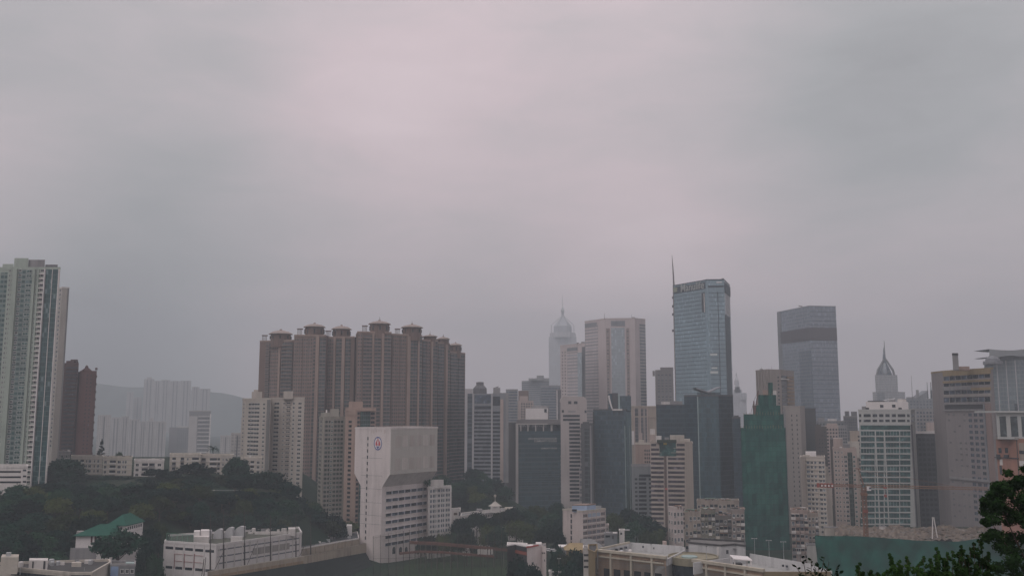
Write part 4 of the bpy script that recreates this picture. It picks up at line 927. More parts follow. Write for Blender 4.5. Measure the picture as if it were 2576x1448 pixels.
def college():
    gl = facade('college_glass', (.05, .09, .105), (.032, .068, .084), 4.2, 3.1, .03, .97, .14, .97, light=.0, var=.35, spec=.4)  # glass lighter than its own tone, part of the haze put into the colour
    sd = wall('grey_side', (.20, .185, .185), .1)
    b = polyY(Y2, 'college_building', 'dark glass college building with white frame and lettering', [(442, 900), (562, 850), (1062, 862)], 355, 1, sd, zb=14, depth=40)
    zt = b.zt
    b.fin('glass_face', 1, 582, 1000, 424, gl, .25)
    b.fin('white_edge', 1, 558, 582, 355, wall('pale_stone', (.50, .47, .45), .1), 1.0)
    b.slab('white_edge', 1, 560, 352, 952, 361, MATS['pale_stone'], 1.2)
    b.slab('top_gallery', 1, 584, 364, 1000, 424, GD, .15)
    for x in (608, 676, 750, 824, 898): b.slab('gallery_post', 1, x-5, 364, x+(5 if x < 890 else 12), 424, MATS['pale_stone'], .5)
    b.fin('stone_column', 1, 1002, 1058, 352, sd, .9); b.fin('stone_edge', 1, 1046, 1060, 352, wall('pale_band_concrete', None), 1.3)
    b.bands('balcony', 1, 985, 1038, 655, 14, 40/3.8*850/2360, 1.2, GREYC, 1.2)
    b.bands('spandrel', 1, 584, 996, 545, 12, 40/3.8*850/2360*1.02, .55, wall('teal_spandrel', (.085, .11, .112), .1), .4)
    u0, _ = b.hit(1, 562, 355); b.parapet(sd, .8)
    b.rbox('roof_terrace', 568, 1068, 314, 6, 22, wall('grey_side', None)); o = b.rbox('roof_house', 655, 868, 207, 9, 14, WHITE, zb=b.zt+4)
    q = at(*Y2(845, 228), 858); mb = MB(); mb.box(q.x-b.o.x-1.1, q.x-b.o.x+1.1, 8.7, 9.1, q.z-b.zb-1.6, q.z-b.zb+1.6); mb.build('window', GD, o)
    b.rbox('roof_louvre', 710, 878, 182, 22, 3, GREYC, zb=b.zt+4); b.rbox('roof_shed', 518, 566, 340, 8, 8, wall('dim_grey', None))
    LT = plain('pale_letter', (.42, .42, .42), .5, var=.03)
    b.text('lettering', 1, 952, 503, 'HKU SPACE PO LEUNG KUK', 2.4, LT, .55, 'RIGHT', fit=676, bold=.04); b.text('lettering', 1, 952, 526, 'COMMUNITY COLLEGE', 2.4, LT, .55, 'RIGHT', fit=735, bold=.04)
    b.text('lettering', 1, 952, 593, 'COMMUNITY COLLEGE', 1.8, LT, .55, 'RIGHT', fit=800, bold=.03)
    b.text('lettering', 1, 590, 384, 'HKU SPACE', 4.6, wall('dim_letter', (.3, .3, .3), .1), .5, 'LEFT', fit=850)
college()

def centre_right():
    # dark green glass tower
    dg = facade('dark_green_curtain', (.05, .082, .10), (.036, .066, .085), 3.8, 1.6, .04, .96, .1, .95, light=.04, var=.5, spec=.4)  # green glass lightened, standing in for haze at this distance
    b = polyY(Y3, 'glass_tower', 'dark green glass tower with white crescent roof sculpture', [(172, 812), (470, 800), (520, 822)], 216, 1, dg, zb=14, depth=26)
    b.fin('corner_shaft', 1, 472, 518, 260, GG, .4); b.fin('lit_edge', 1, 498, 503, 360, wall('pale_teal', None), .6); b.fin('lit_edge', 0, 462, 467, 360, wall('pale_teal', None), .6)
    b.bands('floor_line', 0, 182, 462, 262, 26, 3.8, .35, wall('line_dark', (.06, .075, .085), .05), .18)
    b.fin('dark_panel', 0, 168, 180, 230, DARKM, .3); b.parapet(wall('dark_slab', None), 1)
    b.rbox('roof_block', 398, 520, 85, 4, 14, dg); b.rbox('roof_block', 310, 345, 62, 9, 8, dg); b.rbox('roof_block', 345, 400, 58, 10, 9, wall('dark_slab', None)); b.rbox('roof_slab', 345, 440, 205, 0, 3, WHITE2)
    mb = MB(); y = -1.0
    prv = None
    for k in range(9):
        f = k/8; q = at(*Y3(312+32*f**1.8, 80+125*f), 798); d = at(*Y3(324+30*f**1.4, 80+125*f), 798)
        cur = [(q.x-b.o.x, y, q.z-b.zb), (d.x-b.o.x, y, d.z-b.zb)]
        if prv: mb.quad([prv[0], cur[0], cur[1], prv[1]]); mb.quad([(x, yy+1, z) for x, yy, z in (prv[1], cur[1], cur[0], prv[0])])
        prv = cur
    mb.build('roof_crescent', WHITE, b.root); b.rbox('white_fin', 402, 416, 70, 1, 1.2, wall('pale_teal', None))
    # beige columned building behind
    cf = facade('beige_columns', (.30, .25, .23), (.07, .07, .08), 3.6, 5.2, .2, .8, .06, .96, light=.02, var=.3)
    b = flat(Y3, 'office_block', 'beige building with tall columns between the dark glass towers', 518, 752, 190, 950, BEIGE, depth=30, zb=14)
    b.fin('window_bay', 0, 545, 670, 200, cf, .3)
    for x in (548, 604, 668): b.fin('column', 0, x-5, x+5, 190, PINK, .9)
    b.slab('cornice', 0, 512, 178, 756, 192, BEIGE, .6); b.slab('floor_band', 0, 520, 270, 740, 282, BEIGE, .6); b.slab('white_pylon', 0, 527, 408, 553, 535, WHITE, .8); b.slab('pink_pylon', 0, 592, 425, 624, 500, PINK, .8); b.parapet(BEIGE, .8)
    b = flat(Y3, 'apartment_block', 'old reddish block with cluttered roof left of the beige banded office', 560, 700, 530, 760, BROWNL, depth=20, zb=14); b.wins(0, 640, 698, 3, 570, 3.0, 10, .5, 1.4, GD, FRD); b.rbox('roof_shed', 590, 640, 495, 2, 6, CREAM); b.rbox('roof_shed', 688, 745, 440, 6, 8, PINK); b.rbox('roof_shed', 696, 740, 392, 8, 6, WHITE2); b.parapet(CREAM, .8); b.close()
    # grey block with blue band windows
    b = flat(Y3, 'office_block', 'grey blue block with stacked balconies left of the beige banded office', 524, 705, 735, 700, wall('blue_grey_render', (.20, .215, .225), .25), depth=20, zb=14)
    b.slab('roof_board', 0, 595, 808, 704, 832, GD, .3)
    for k in range(11):
        u0, z = b.hit(0, 592, 842+k*39); u1, _ = b.hit(0, 660, 842); u2, _ = b.hit(0, 555, 842); u3, _ = b.hit(0, 578, 842); u4, _ = b.hit(0, 684, 842); u5, _ = b.hit(0, 704, 842)
        if z < 18: break
        mb = MB(); b.bx(mb, 0, u0, u1, z-1.7, z, -.2, .1); mb.build('window_band', GD, b.root)
        for a, c in ((u2, u3), (u4, u5)): mb = MB(); b.bx(mb, 0, a, c, z-1.6, z-.1, -.2, .1); mb.build('window', GD, b.root)
        mb = MB(); b.bx(mb, 0, u0-.3, u1+.3, z-2.8, z-1.9, -.2, .8); mb.build('balcony', MATS['blue_grey_render'], b.root)
    b.parapet(GREYC, .8)
    # the beige banded office
    BB = wall('banded_beige', (.38, .33, .29), .2)
    b = polyb(Y3, 'banded_office', 'beige office block with broad dark window bands and stepped glass notch at the top', [(698, 510), (1022, 512), (1088, 520)], 665, 1, BB, zb=13, depth=22)
    dh = 42.2/3.672*665/2360
    for k in range(19):
        y = 525+k*42.2
        m0 = [752, 778, 800][k] if k < 3 else 822; m1 = [942, 914, 890][k] if k < 3 else 862
        for x0, x1 in ((706, m0), (m1, 1016)):
            u0, z1 = b.hit(0, x0, y); u1, _ = b.hit(0, x1, y)
            if z1 < 16: continue
            mb = MB(); b.bx(mb, 0, u0, u1, z1-1.75, z1-.05, -.2, .06); o = mb.build('window_band', glass('mauve_glass', (.05, .042, .055)), b.root)
            mb = MB(); b.bx(mb, 0, u0-.1, u1+.1, z1-.02, z1+.28, -.2, .3); mb.build('sill', BB, o)
    b.fin('lift_shaft', 0, 824, 846, 640, wall('shaft_brown', (.14, .10, .09), .2), .5); b.fin('white_rib', 0, 850, 858, 640, wall('pale_cream', None), .6)
    b.slab('glass_notch', 0, 782, 512, 935, 640, GG, .1); b.slab('yellow_sign', 0, 820, 508, 850, 535, plain('yellow_paint', (.5, .38, .06), .5), .4); b.slab('red_sign', 0, 836, 935, 860, 950, plain('red_paint', (.45, .06, .05), .5), .6)
    b.parapet(BB, .7); b.rbox('roof_house', 880, 1012, 450, 4, 9, CREAM); b.rbox('roof_house', 750, 800, 455, 3, 6, WHITE2); b.rbox('roof_shed', 1012, 1066, 482, 2, 8, CREAM); b.rbox('roof_garden', 760, 940, 490, 1, 3, plain('dark_planting', (.03, .045, .03), .8)); b.rbox('water_tank', 830, 870, 470, 6, 4, GREYC)
    # dark faceted glass towers
    d1 = facade('black_curtain', (.034, .06, .075), (.024, .046, .062), 3.9, 1.7, .04, .96, .1, .95, light=.0, var=.4, spec=.3); d2 = facade('teal_black_curtain', (.045, .085, .10), (.034, .075, .092), 3.9, 1.5, .05, .95, .08, .95, light=.0, var=.4, spec=.45)  # both dark glass colours raised to paint in mid-distance haze
    b = flat(Y3, 'glass_tower', 'black glass block left of the faceted dark glass tower', 752, 1140, 172, 800, d1, depth=26, zb=14)
    b.bands('floor_line', 0, 756, 1008, 205, 14, 3.9, .35, wall('line_dark', None), .18)
    b.parapet(wall('dark_slab', None), .8); b.rbox('plant_room', 800, 880, 138, 4, 6, WHITE2); b.rbox('plant_room', 890, 995, 132, 5, 6, GREYC)
    q0, z = b.hit(0, 1064, 318)
    for y in (308, 355, 400): b.slab('lit_window', 0, 1064, y, 1080, y+20, plain('lit_glass_paint', (.6, .55, .45), .4), .1)  # pale paint stands in for lamplight behind the panes; nothing emits
    mb = MB(); 
    b = polyY(Y3, 'glass_tower', 'faceted dark teal glass tower in front of the tall antenna tower', [(1010, 800), (1128, 784), (1330, 780), (1462, 796)], 84, 2, d1, zb=14, depth=30)
    b.fin('glass_face', 1, 1130, 1328, 95, d2, .2); b.bands('floor_line', 2, 1335, 1458, 110, 30, 3.9, .35, wall('line_dark', None), .18); b.bands('floor_line', 1, 1140, 1326, 110, 30, 3.9, .35, wall('line_dark', None), .3); b.fin('light_mullion', 1, 1131, 1140, 92, wall('pale_teal', None), .6); b.fin('bay', 1, 1150, 1215, 170, d2, 1.4); b.fin('bay', 1, 1262, 1320, 130, d2, 1.4)
    b.parapet(wall('dark_slab', None), 1)
    mb = MB()                                                      # butterfly roof
    for x0, y0, x1, y1 in ((1120, 8, 1235, 48), (1235, 48, 1345, -2)):
        a = at(*Y3(x0, y0), 784); c = at(*Y3(x1, y1), 784)
        A = [(a.x-b.o.x, 2, a.z-b.zb), (c.x-b.o.x, 2, c.z-b.zb), (c.x-b.o.x, 22, c.z-b.zb), (a.x-b.o.x, 22, a.z-b.zb)]
        mb.quad(A); mb.quad([(x, y, z-1.0) for x, y, z in reversed(A)]); mb.quad([(A[0][0], 2, A[0][2]-1), (A[1][0], 2, A[1][2]-1), A[1], A[0]])
    mb.build('butterfly_roof', wall('grey_blue_concrete', None), b.root); b.rbox('roof_core', 1130, 1345, 52, 5, 14, d2)
    b = flat(Y3, 'glass_tower', 'lower dark glass shoulder between faceted tower and green netted tower', 1455, 1530, 290, 770, d1, depth=24, zb=14); b.parapet(wall('dark_slab', None), 1); b.rbox('plant_room', 1470, 1515, 265, 3, 6, MATS['dark_slab'])
    # tower behind, left of the tall antenna tower
    b = flat(Y4, 'office_tower', 'hazy brownish tower with roof frame left of the antenna tower', 18, 186, 1105, 1180, wall('grey_brown', (.20, .18, .18), .2), depth=26, zb=16)
    for x in (40, 75, 110, 145): b.fin('window_column', 0, x, x+22, 1140, facade('grey_brown_col', (.2, .18, .18), (.1, .1, .11), 3.4, 3, .1, .9, .3, .8), .2)
    b.rbox('roof_frame', 66, 186, 1076, 3, 10, MATS['grey_brown']); b.rbox('roof_frame', 20, 64, 1100, 3, 3, MATS['grey_brown']); b.rbox('stair_tower', -4, 16, 1155, 0, 8, MATS['grey_brown'])
    # ---- the tall antenna tower
    m1 = facade('silver_blue_curtain', (.20, .28, .32), (.18, .26, .305), 4.1, 1.5, .02, .98, .10, 1.0, light=.0, var=.10, spec=.55)
    b = polyb(Y4, 'antenna_tower', 'tall blue glass tower with antenna mast and pale lettering', [(183, 327), (500, 272), (655, 270), (708, 322)], 1010, 1, m1, zb=18, depth=30)
    b.bands('floor_line', 0, 190, 480, 425, 26, 36.5/3.672*1035/2360, .5, wall('line_dark', (.06, .075, .085), .05), .15); b.bands('floor_line', 1, 515, 655, 388, 26, 40/3.672*1010/2360, .5, MATS['line_dark'], .15)
    b.fin('edge_strip', 0, 183, 190, 330, wall('grey_brown', None), .3); b.fin('mullion', 1, 593, 600, 380, MATS['line_dark'], .3)
    b.slab('sign_band', 0, 190, 338, 484, 398, wall('dark_band', (.055, .065, .08), .1), .4); b.slab('dark_notch', 0, 448, 392, 478, 568, DARKM, .2); b.slab('white_fin', 0, 470, 394, 475, 568, WHITE2, .5)
    b.slab('louvre', 1, 505, 322, 652, 338, MATS['dark_band'], .3); b.slab('lit_panel', 1, 585, 288, 635, 297, WHITE, .3); b.slab('lit_window', 1, 528, 950, 592, 966, wall('painted_glow', (.55, .58, .56), .05), .2); b.slab('lit_window', 1, 540, 1076, 592, 1088, MATS['painted_glow'], .2); b.slab('lit_window', 1, 528, 1112, 600, 1132, MATS['painted_glow'], .2)  # lit windows are pale paint, the indoor light put into the colour
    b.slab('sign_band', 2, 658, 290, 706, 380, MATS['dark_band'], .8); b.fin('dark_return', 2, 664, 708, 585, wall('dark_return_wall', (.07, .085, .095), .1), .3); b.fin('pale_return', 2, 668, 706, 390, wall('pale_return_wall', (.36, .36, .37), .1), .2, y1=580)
    for y in (435, 515, 590, 740): b.slab('edge_bracket', 0, 181, y-12, 189, y+10, DARKM, .9)
    LT = plain('sign_letter', (.30, .32, .31), .5, var=.03); b.text('lettering', 0, 258, 382, 'Manulife', 12.0, LT, .9, 'LEFT', fit=472, bold=.12, ex=.15)
    b.slab('logo_panel', 0, 192, 345, 226, 385, wall('olive_sign', (.24, .26, .19), .1), .8)
    b.parapet(wall('dark_band', None), 1.0); b.rbox('maintenance_crane', 632, 656, 254, 2, 4, GREYC)
    q = b.pos(0, 1, b.zt, -1.5); zt = at(*Y4(168, 45), b.vis[0].y).z-b.zb; mb = MB(); mb.bar(q-Vector((0, 0, 20)), q+Vector((-1.2, 0, (zt-q.z)*.5)), 1.3, .8, 6); mb.bar(q+Vector((-1.2, 0, (zt-q.z)*.5)), (q.x-2, q.y, zt), .8, .25, 6); mb.build('antenna_mast', RUST if False else wall('mast_grey', (.16, .14, .15), .1), b.root)
    # faint stepped tower right of it
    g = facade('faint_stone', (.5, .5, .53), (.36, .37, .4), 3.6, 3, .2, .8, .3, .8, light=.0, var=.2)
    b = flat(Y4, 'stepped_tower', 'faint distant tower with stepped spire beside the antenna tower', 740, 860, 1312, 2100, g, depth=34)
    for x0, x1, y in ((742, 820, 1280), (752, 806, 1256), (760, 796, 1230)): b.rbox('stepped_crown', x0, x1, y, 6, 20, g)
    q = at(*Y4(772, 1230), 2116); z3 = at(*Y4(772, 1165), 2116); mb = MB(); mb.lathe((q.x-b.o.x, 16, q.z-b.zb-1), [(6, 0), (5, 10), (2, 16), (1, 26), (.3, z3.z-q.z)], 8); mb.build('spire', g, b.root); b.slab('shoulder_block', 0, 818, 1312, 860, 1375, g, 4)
    # ---- grey blue glass tower
    g2 = facade('grey_blue_curtain', (.22, .245, .285), (.18, .21, .255), 4.0, 1.8, .03, .97, .16, .96, light=.0, var=.22, spec=.5); g3 = facade('darker_blue_curtain', (.14, .165, .195), (.11, .135, .17), 4.0, 1.8, .03, .97, .16, .96, light=.0, var=.2, spec=.5)
    b = polyb(Y4, 'glass_tower', 'tall grey blue glass tower with brown louvre band near the top', [(1145, 570), (1440, 511), (1686, 516)], 1090, 1, g2, zb=20, depth=36)
    BR = wall('louvre_brown', (.115, .105, .115), .1)
    b.slab('louvre_band', 0, 1185, 708+36, 1440, 855-25, BR, .3) if False else None
    z1 = b.hit(1, 1450, 708)[1]; z0 = b.hit(1, 1450, 826)[1]
    for fi in (0, 1):
        w = b.face(fi)[3]; mb = MB(); b.bx(mb, fi, .1 if fi else w*.1, w, z0, z1, -.2, .35); mb.build('louvre_band', BR, b.root)
    b.fin('dark_glass_bay', 0, 1350, 1462, 930, g3, .3); b.fin('edge_strip', 0, 1146, 1182, 575, wall('grey_blue_concrete', None), .3)
    b.bands('floor_line', 1, 1445, 1686, 560, 40, 42/3.672*1090/2360, .6, wall('line_blue', (.09, .105, .125), .05), .15)
    b.parapet(wall('grey_blue_concrete', None), .6); mb = MB(); a = at(*Y4(1345, 508), 1112); q = at(*Y4(1375, 516), 1112); mb.bar((a.x-b.o.x, 22, a.z-b.zb), (q.x-b.o.x, 22, q.z-b.zb), .5); mb.bar((q.x-b.o.x, 22, q.z-b.zb-4), (q.x-b.o.x, 22, q.z-b.zb+1), .5); mb.build('maintenance_crane', DARKM, b.root)
centre_right()
# ================================================================== right side
def netted():
    nm = None
    m, N, L, P = new_mat('green_scaffold_net')
    g = N.new('ShaderNodeNewGeometry').outputs['Position']
    a = noise(N, L, g, .35, 5, (1, 1, .25)); c = noise(N, L, g, .06, 3)
    f = mth(N, L, 'ADD', mth(N, L, 'MULTIPLY', a, .6), mth(N, L, 'MULTIPLY', c, .4))
    sx = N.new('ShaderNodeSeparateXYZ'); L.new(g, sx.inputs[0])
    ln = mth(N, L, 'LESS_THAN', mth(N, L, 'FRACT', mth(N, L, 'DIVIDE', sx.outputs[2], 3.4)), .10); lv = mth(N, L, 'LESS_THAN', mth(N, L, 'FRACT', mth(N, L, 'DIVIDE', sx.outputs[0], 2.9)), .07)
    cell = N.new('ShaderNodeTexWhiteNoise'); cell.noise_dimensions = '2D'; cb = N.new('ShaderNodeCombineXYZ'); L.new(mth(N, L, 'FLOOR', mth(N, L, 'DIVIDE', sx.outputs[0], 2.9)), cb.inputs[0]); L.new(mth(N, L, 'FLOOR', mth(N, L, 'DIVIDE', sx.outputs[2], 6.8)), cb.inputs[1]); L.new(cb.outputs[0], cell.inputs['Vector'])
    f = mth(N, L, 'ADD', f, mth(N, L, 'MULTIPLY', mth(N, L, 'SUBTRACT', cell.outputs['Value'], .5), .22))
    col = ramp(N, L, f, [(.3, (.006, .05, .043, 1)), (.5, (.012, .082, .068, 1)), (.72, (.03, .13, .10, 1))])
    col = mixc(N, L, mth(N, L, 'MULTIPLY', mth(N, L, 'MAXIMUM', ln, lv), .55), col, (.012, .04, .034, 1)); L.new(col, P.inputs['Base Color']); P.inputs['Roughness'].default_value = .85
    P.inputs['Specular IOR Level'].default_value = .06; bp = N.new('ShaderNodeBump'); bp.inputs['Strength'].default_value = .6; bp.inputs['Distance'].default_value = .6; L.new(a, bp.inputs['Height']); L.new(bp.outputs[0], P.inputs['Normal'])
    MATS['net'] = m
    # concrete tower behind
    GW = wall('fluted_concrete', (.27, .24, .225), .2)
    b = polyb(Y4, 'concrete_tower', 'grey fluted concrete tower rising behind the green netted tower', [(948, 1112), (1050, 1102), (1176, 1105), (1300, 1118)], 760, 1, GW, zb=14, depth=26)
    p, e, n, w = b.face(0); mb = MB()
    for k in range(4): u = w*(.12+k*.25); b.bx(mb, 0, u-.3, u+.3, 30, b.zt-.3, -.1, .9)
    mb.build('flutes', GW, b.root); b.fin('flute', 1, 1075, 1095, 1104, GW, .8)
    b.wins(1, 1140, 1170, 1, 1150, 3.0, 20, .4, 1.2, GD, FRD)
    b.fin('dark_face', 2, 1184, 1232, 1150, facade('orange_balconies', (.16, .155, .16), (.05, .05, .055), 3.5, 30, -1, 2, .3, .9, light=0, var=.3), .2)
    b.bands('balcony', 2, 1234, 1290, 1160, 14, 47/3.672*775/2360*.72, 1.4, wall('faded_orange', (.30, .22, .16), .2), 1.0); b.slab('dark_recess', 2, 1184, 1150, 1290, 1175, GD, .3); b.slab('canopy', 2, 1180, 1178, 1245, 1186, WHITE2, 1.2)
    b.parapet(GW, .8); b.mast('antenna', 1003, 1070, 0, 3, DARKM, .15); b.mast('antenna', 1070, 1085, 0, 3, DARKM, .15); b.mast('antenna', 1095, 1068, 0, 5, DARKM, .12); b.rbox('plant_room', 985, 1015, 1090, 5, 5, GREYC)
    b.close()
    # the netted tower, stepped
    tiers = [((118, 110, 470, 490), 480, 0), ((238, 240, 398, 398), 305, 1)]
    x0, x1 = 96, 478
    b = flat(Y5, 'netted_tower', 'building under construction wrapped in green scaffold netting', 80, 480, 600, 625, m, depth=24, zb=10, body=False); o = b.o
    def slabpx(x0, x1, y, dep, back, name, top=None):
        A = at(*Y5(x0, y), 625+back); C = at(*Y5(x1, y), 625+back); mb = MB()
        nx = 9; zt = A.z-b.zb
        def wob(i, k): return math.sin(i*1.9+k*.7+back)*.25+math.sin(i*.8-k*1.3)*.2
        nz = 26
        for i in range(nx):
            for k in range(nz):
                xa = A.x+(C.x-A.x)*i/nx-o.x; xb = A.x+(C.x-A.x)*(i+1)/nx-o.x; za = zt*k/nz; zb_ = zt*(k+1)/nz
                mb.quad([(xa, back+wob(i, k), za), (xb, back+wob(i+1, k), za), (xb, back+wob(i+1, k+1), zb_), (xa, back+wob(i, k+1), zb_)])
        xa, xb = A.x-o.x, C.x-o.x; f = (625+back+dep)/(625+back); xc, xd = A.x*f-o.x, C.x*f-o.x
        mb.quad([(xb, back-.4, 0), (xd, back+dep, 0), (xd, back+dep, zt), (xb, back-.4, zt)]); mb.quad([(xc, back+dep, 0), (xa, back-.4, 0), (xa, back-.4, zt), (xc, back+dep, zt)])
        mb.quad([(xa, back, zt-.5), (xb, back, zt-.5), (xd, back+dep, zt-.5), (xc, back+dep, zt-.5)])
        return mb.build(name, m, b.root)
    slabpx(82, 482, 600, 22, 0, 'net_wrap'); slabpx(108, 465, 478, 17, 3, 'net_wrap'); slabpx(190, 436, 400, 14, 4.5, 'net_wrap'); slabpx(238, 398, 306, 12, 6, 'net_wrap'); slabpx(326, 366, 196, 6, 8, 'net_wrap')
    SC = plain('bamboo', (.25, .19, .10), .8); mb = MB()
    for x0, x1, ya, yb, Y in ((82, 482, 600, 560, 624.5), (108, 465, 478, 455, 627.5), (238, 398, 306, 280, 630.5)):
        for k in range(int((x1-x0)/24)):
            q = at(*Y5(x0+k*24+4, ya+8), Y); t = at(*Y5(x0+k*24+4, ya-12-random.random()*12), Y); mb.bar((q.x-o.x, Y-o.y, q.z-b.zb), (q.x-o.x, Y-o.y, t.z-b.zb), .1)
    mb.build('scaffold_poles', SC, b.root); b.rbox('raw_concrete_core', 366, 402, 268, 9, 5, WHITE2); b.rbox('raw_concrete_core', 278, 330, 262, 9, 5, BROWNL)
    # thin derrick crane on its left shoulder
    c = empty('derrick_crane', 'thin rust coloured derrick crane on the left shoulder of the green netted tower', 'crane', (0, 0, 0)); A = at(*Y5(204, 482), 629); Bq = at(*Y5(240, 268), 629); D = at(*Y5(172, 476), 629); c.location = A
    mb = MB(); mb.bar((0, 0, -1), Bq-A, .55, .3); mb.build('jib', wall('rusty_jib', (.16, .10, .09), .2), c); mb = MB(); mb.bar((0, 0, -1), (0, 0, 9), .6, .4); mb.build('mast', MATS['rusty_jib'], c)
    mb = MB(); mb.bar((0, 0, 9), D-A, .12); mb.bar((0, 0, 9), Bq-A, .1); mb.build('stay_cable', DARKM, c)

def right_city():
    W = wall('grey_beige_slab', (.30, .275, .26), .2)
    b = polyY(Y5, 'slab_apartment_block', 'tall grey beige slab with tiny windows right of the green netted tower', [(462, 694), (612, 690), (655, 706)], 412, 1, W, zb=14, depth=24)
    b.wins(0, 515, 640 if False else 606, 2, 470, 41/3.553*690/2360, 28, .16, 1.3, GD, FRD); b.fin('edge_pier', 0, 465, 482, 412, GREYC, .4); b.parapet(W, .6); b.close()
    D = wall('dark_brown_slab', (.075, .075, .078), .2)
    b = flat(Y5, 'office_tower', 'very dark brown slab tower between the grey beige slab and pinkish blocks', 652, 752, 430, 830, D, depth=20, zb=16); b.parapet(D, .6); b.bands('floor_line', 0, 655, 750, 450, 30, 4, .4, wall('line_dark', None), .1)
    b = flat(Y5, 'office_block', 'dark brown block with ragged roof right of the very dark slab', 745, 850, 598, 800, wall('dark_umber', (.10, .085, .08), .2), depth=20, zb=16); b.parapet(MATS['dark_umber'], .6); b.rbox('roof_shed', 750, 800, 570, 3, 6, MATS['dark_umber']); b.wins(0, 770, 846, 3, 620, 3.2, 20, .4, 1.2, GD, FRD, skip=.3); b.close()
    b = flat(Y5, 'apartment_block', 'pinkish apartment block with boxed roof house left of the white grid office', 835, 955, 590, 860, PINK, depth=20, zb=18); b.rbox('roof_house', 850, 945, 562, 3, 8, PINK); b.wins(0, 845, 950, 4, 600, 3.1, 14, .5, 1.4, GD, FRD); b.parapet(PINK, .8); b.close()
    b = flat(Y5, 'apartment_block', 'grey apartment block with twin dark roof towers in the hazy gap', 948, 1035, 585, 930, GREYC, depth=20, zb=18); b.wins(0, 952, 1030, 4, 600, 3.1, 10, .5, 1.4, GD, FRD); b.parapet(GREYC, .8); b.close()
    b = flat(Y5, 'apartment_block', 'hazy dark block with notched roof left of the white grid office', 1000, 1125, 500, 1150, wall('hazy_umber', (.14, .13, .13), .2), depth=24, zb=18); b.rbox('roof_house', 1012, 1052, 452, 3, 9, MATS['hazy_umber']); b.rbox('roof_house', 1068, 1122, 455, 3, 9, MATS['hazy_umber']); b.wins(0, 1005, 1120, 6, 515, 3.2, 16, .5, 1.5, GD, FRD); b.parapet(GREYC, .6); b.close()
    b = flat(Y5, 'apartment_block', 'low cluttered hazy roofs under the grey blue glass tower', 752, 1010, 545, 1000, wall('mottled_grey', None), depth=24, zb=18); b.rbox('roof_house', 770, 830, 512, 2, 6, GREYC); b.rbox('roof_house', 860, 940, 520, 4, 6, WHITE2); b.wins(0, 756, 1005, 9, 555, 3.2, 8, .5, 1.5, GD, FRD); b.parapet(GREYC, .8); b.close()
    b = flat(Y5, 'apartment_block', 'beige blank walled block close left of the white grid office', 1058, 1160, 640, 760, BEIGE, depth=20, zb=18); b.rbox('roof_ledge', 1040, 1140, 722, -3, 3, CREAM, zb=b.zt-20); b.parapet(BEIGE, .8); b.wins(0, 1120, 1155, 1, 660, 3.1, 12, .5, 1.3, GD, FRD); b.close()
    # cream stepped block
    C = wall('cream_estate', None)
    b = polyb(Y5, 'apartment_block', 'cream apartment block with stepped right shoulder and white roof house', [(614, 868), (660, 862), (836, 868)], 600, 1, C, zb=14, depth=20)
    fh = 39.2/3.553*600/2360
    for j, (x0, x1, w) in enumerate(((668, 700, .8), (702, 732, .7), (734, 764, .6), (776, 806, .8), (808, 832, .7))): b.wins(1, x0, x1, 1, 890, fh, 16, w, 1.45, GD if j % 2 else GB, FRW, skip=.04)
    b.bands('floor_ledge', 1, 662, 834, 890, 15, fh, .3, CREAM, .3)
    s = at(*Y5(836, 925), 602); q = at(*Y5(872, 1010), 602); q2 = at(*Y5(884, 1110), 602)
    for x1, y, nm in ((856, 945, 0), (870, 1010, 1), (886, 1108, 2)):
        a = b.vis[2]; c = at(*Y5(x1, y), 603); mb = MB(); mb.box(a.x-b.o.x-.4, c.x-b.o.x, 1.2-nm*.01, 16, 0, c.z-b.zb); mb.build('stepped_shoulder', C, b.root)
    b.rbox('roof_house', 662, 756, 815, 2, 8, WHITE); b.rbox('roof_shed', 758, 832, 868, 6, 6, C); b.rbox('roof_rail', 640, 700, 842, 1, 1, CREAM); b.parapet(C, .7); b.close()
    # pinkish block with side facets
    b = polyY(Y5, 'apartment_block', 'pale pinkish apartment block with dark green window column left of the white grid office', [(905, 650), (1000, 645), (1118, 640)], 790, 1, PINK, zb=16, depth=22)
    for x0, x1 in ((915, 940), (945, 962), (978, 996)): b.wins(0, x0, x1, 1, 800, 39/3.553*645/2360, 16, .6, 1.4, GD, FRW)
    b.fin('dark_green_column', 1, 1038, 1078, 818, facade('dark_green_col', (.05, .06, .05), (.025, .04, .034), 3, 2, .1, .9, .2, .9), .6); b.wins(1, 1004, 1034, 1, 840, 3.0, 16, .8, 1.6, GD, FRW); b.wins(1, 1082, 1108, 1, 840, 3.0, 16, .7, 1.4, GG, FRW)
    b.rbox('roof_house', 908, 992, 695, 8, 8, PINK); b.rbox('water_tank', 966, 990, 770, 2, 3, WHITE); b.parapet(PINK, .8); b.rbox('roof_shed', 1000, 1060, 745, 6, 6, GREYC); b.close()
    b = flat(Y5, 'apartment_block', 'tall narrow dark block right behind the cream stepped block', 880, 912, 700, 700, wall('dark_umber', None), depth=16, zb=16); b.parapet(GREYC, .6)
    # white grid office
    WG = wall('white_grid', (.42, .43, .42), .12)
    b = polyY(Y6, 'grid_office', 'white office block with green glass grid and white roof plant house', [(158, 624), (640, 620), (678, 634)], 702, 1, WG, zb=22, depth=24)
    fh = 54/3.672*620/2360
    rows = [(735, 762), (785, 808)]
    for y0, y1 in rows:
        for x0, x1 in ((165, 185), (207, 272), (290, 332), (350, 390), (408, 448), (466, 505), (522, 592), (608, 632)): b.slab('window', 0, x0, y0, x1, y1, GD, .05)
        b.slab('side_window', 1, 648, y0, 672, y1, GD, .05)
    b.slab('glass_band', 0, 178, 838, 636, 878, GG, .08)
    gl = glass('grid_glass', (.03, .082, .082), .15, .08)
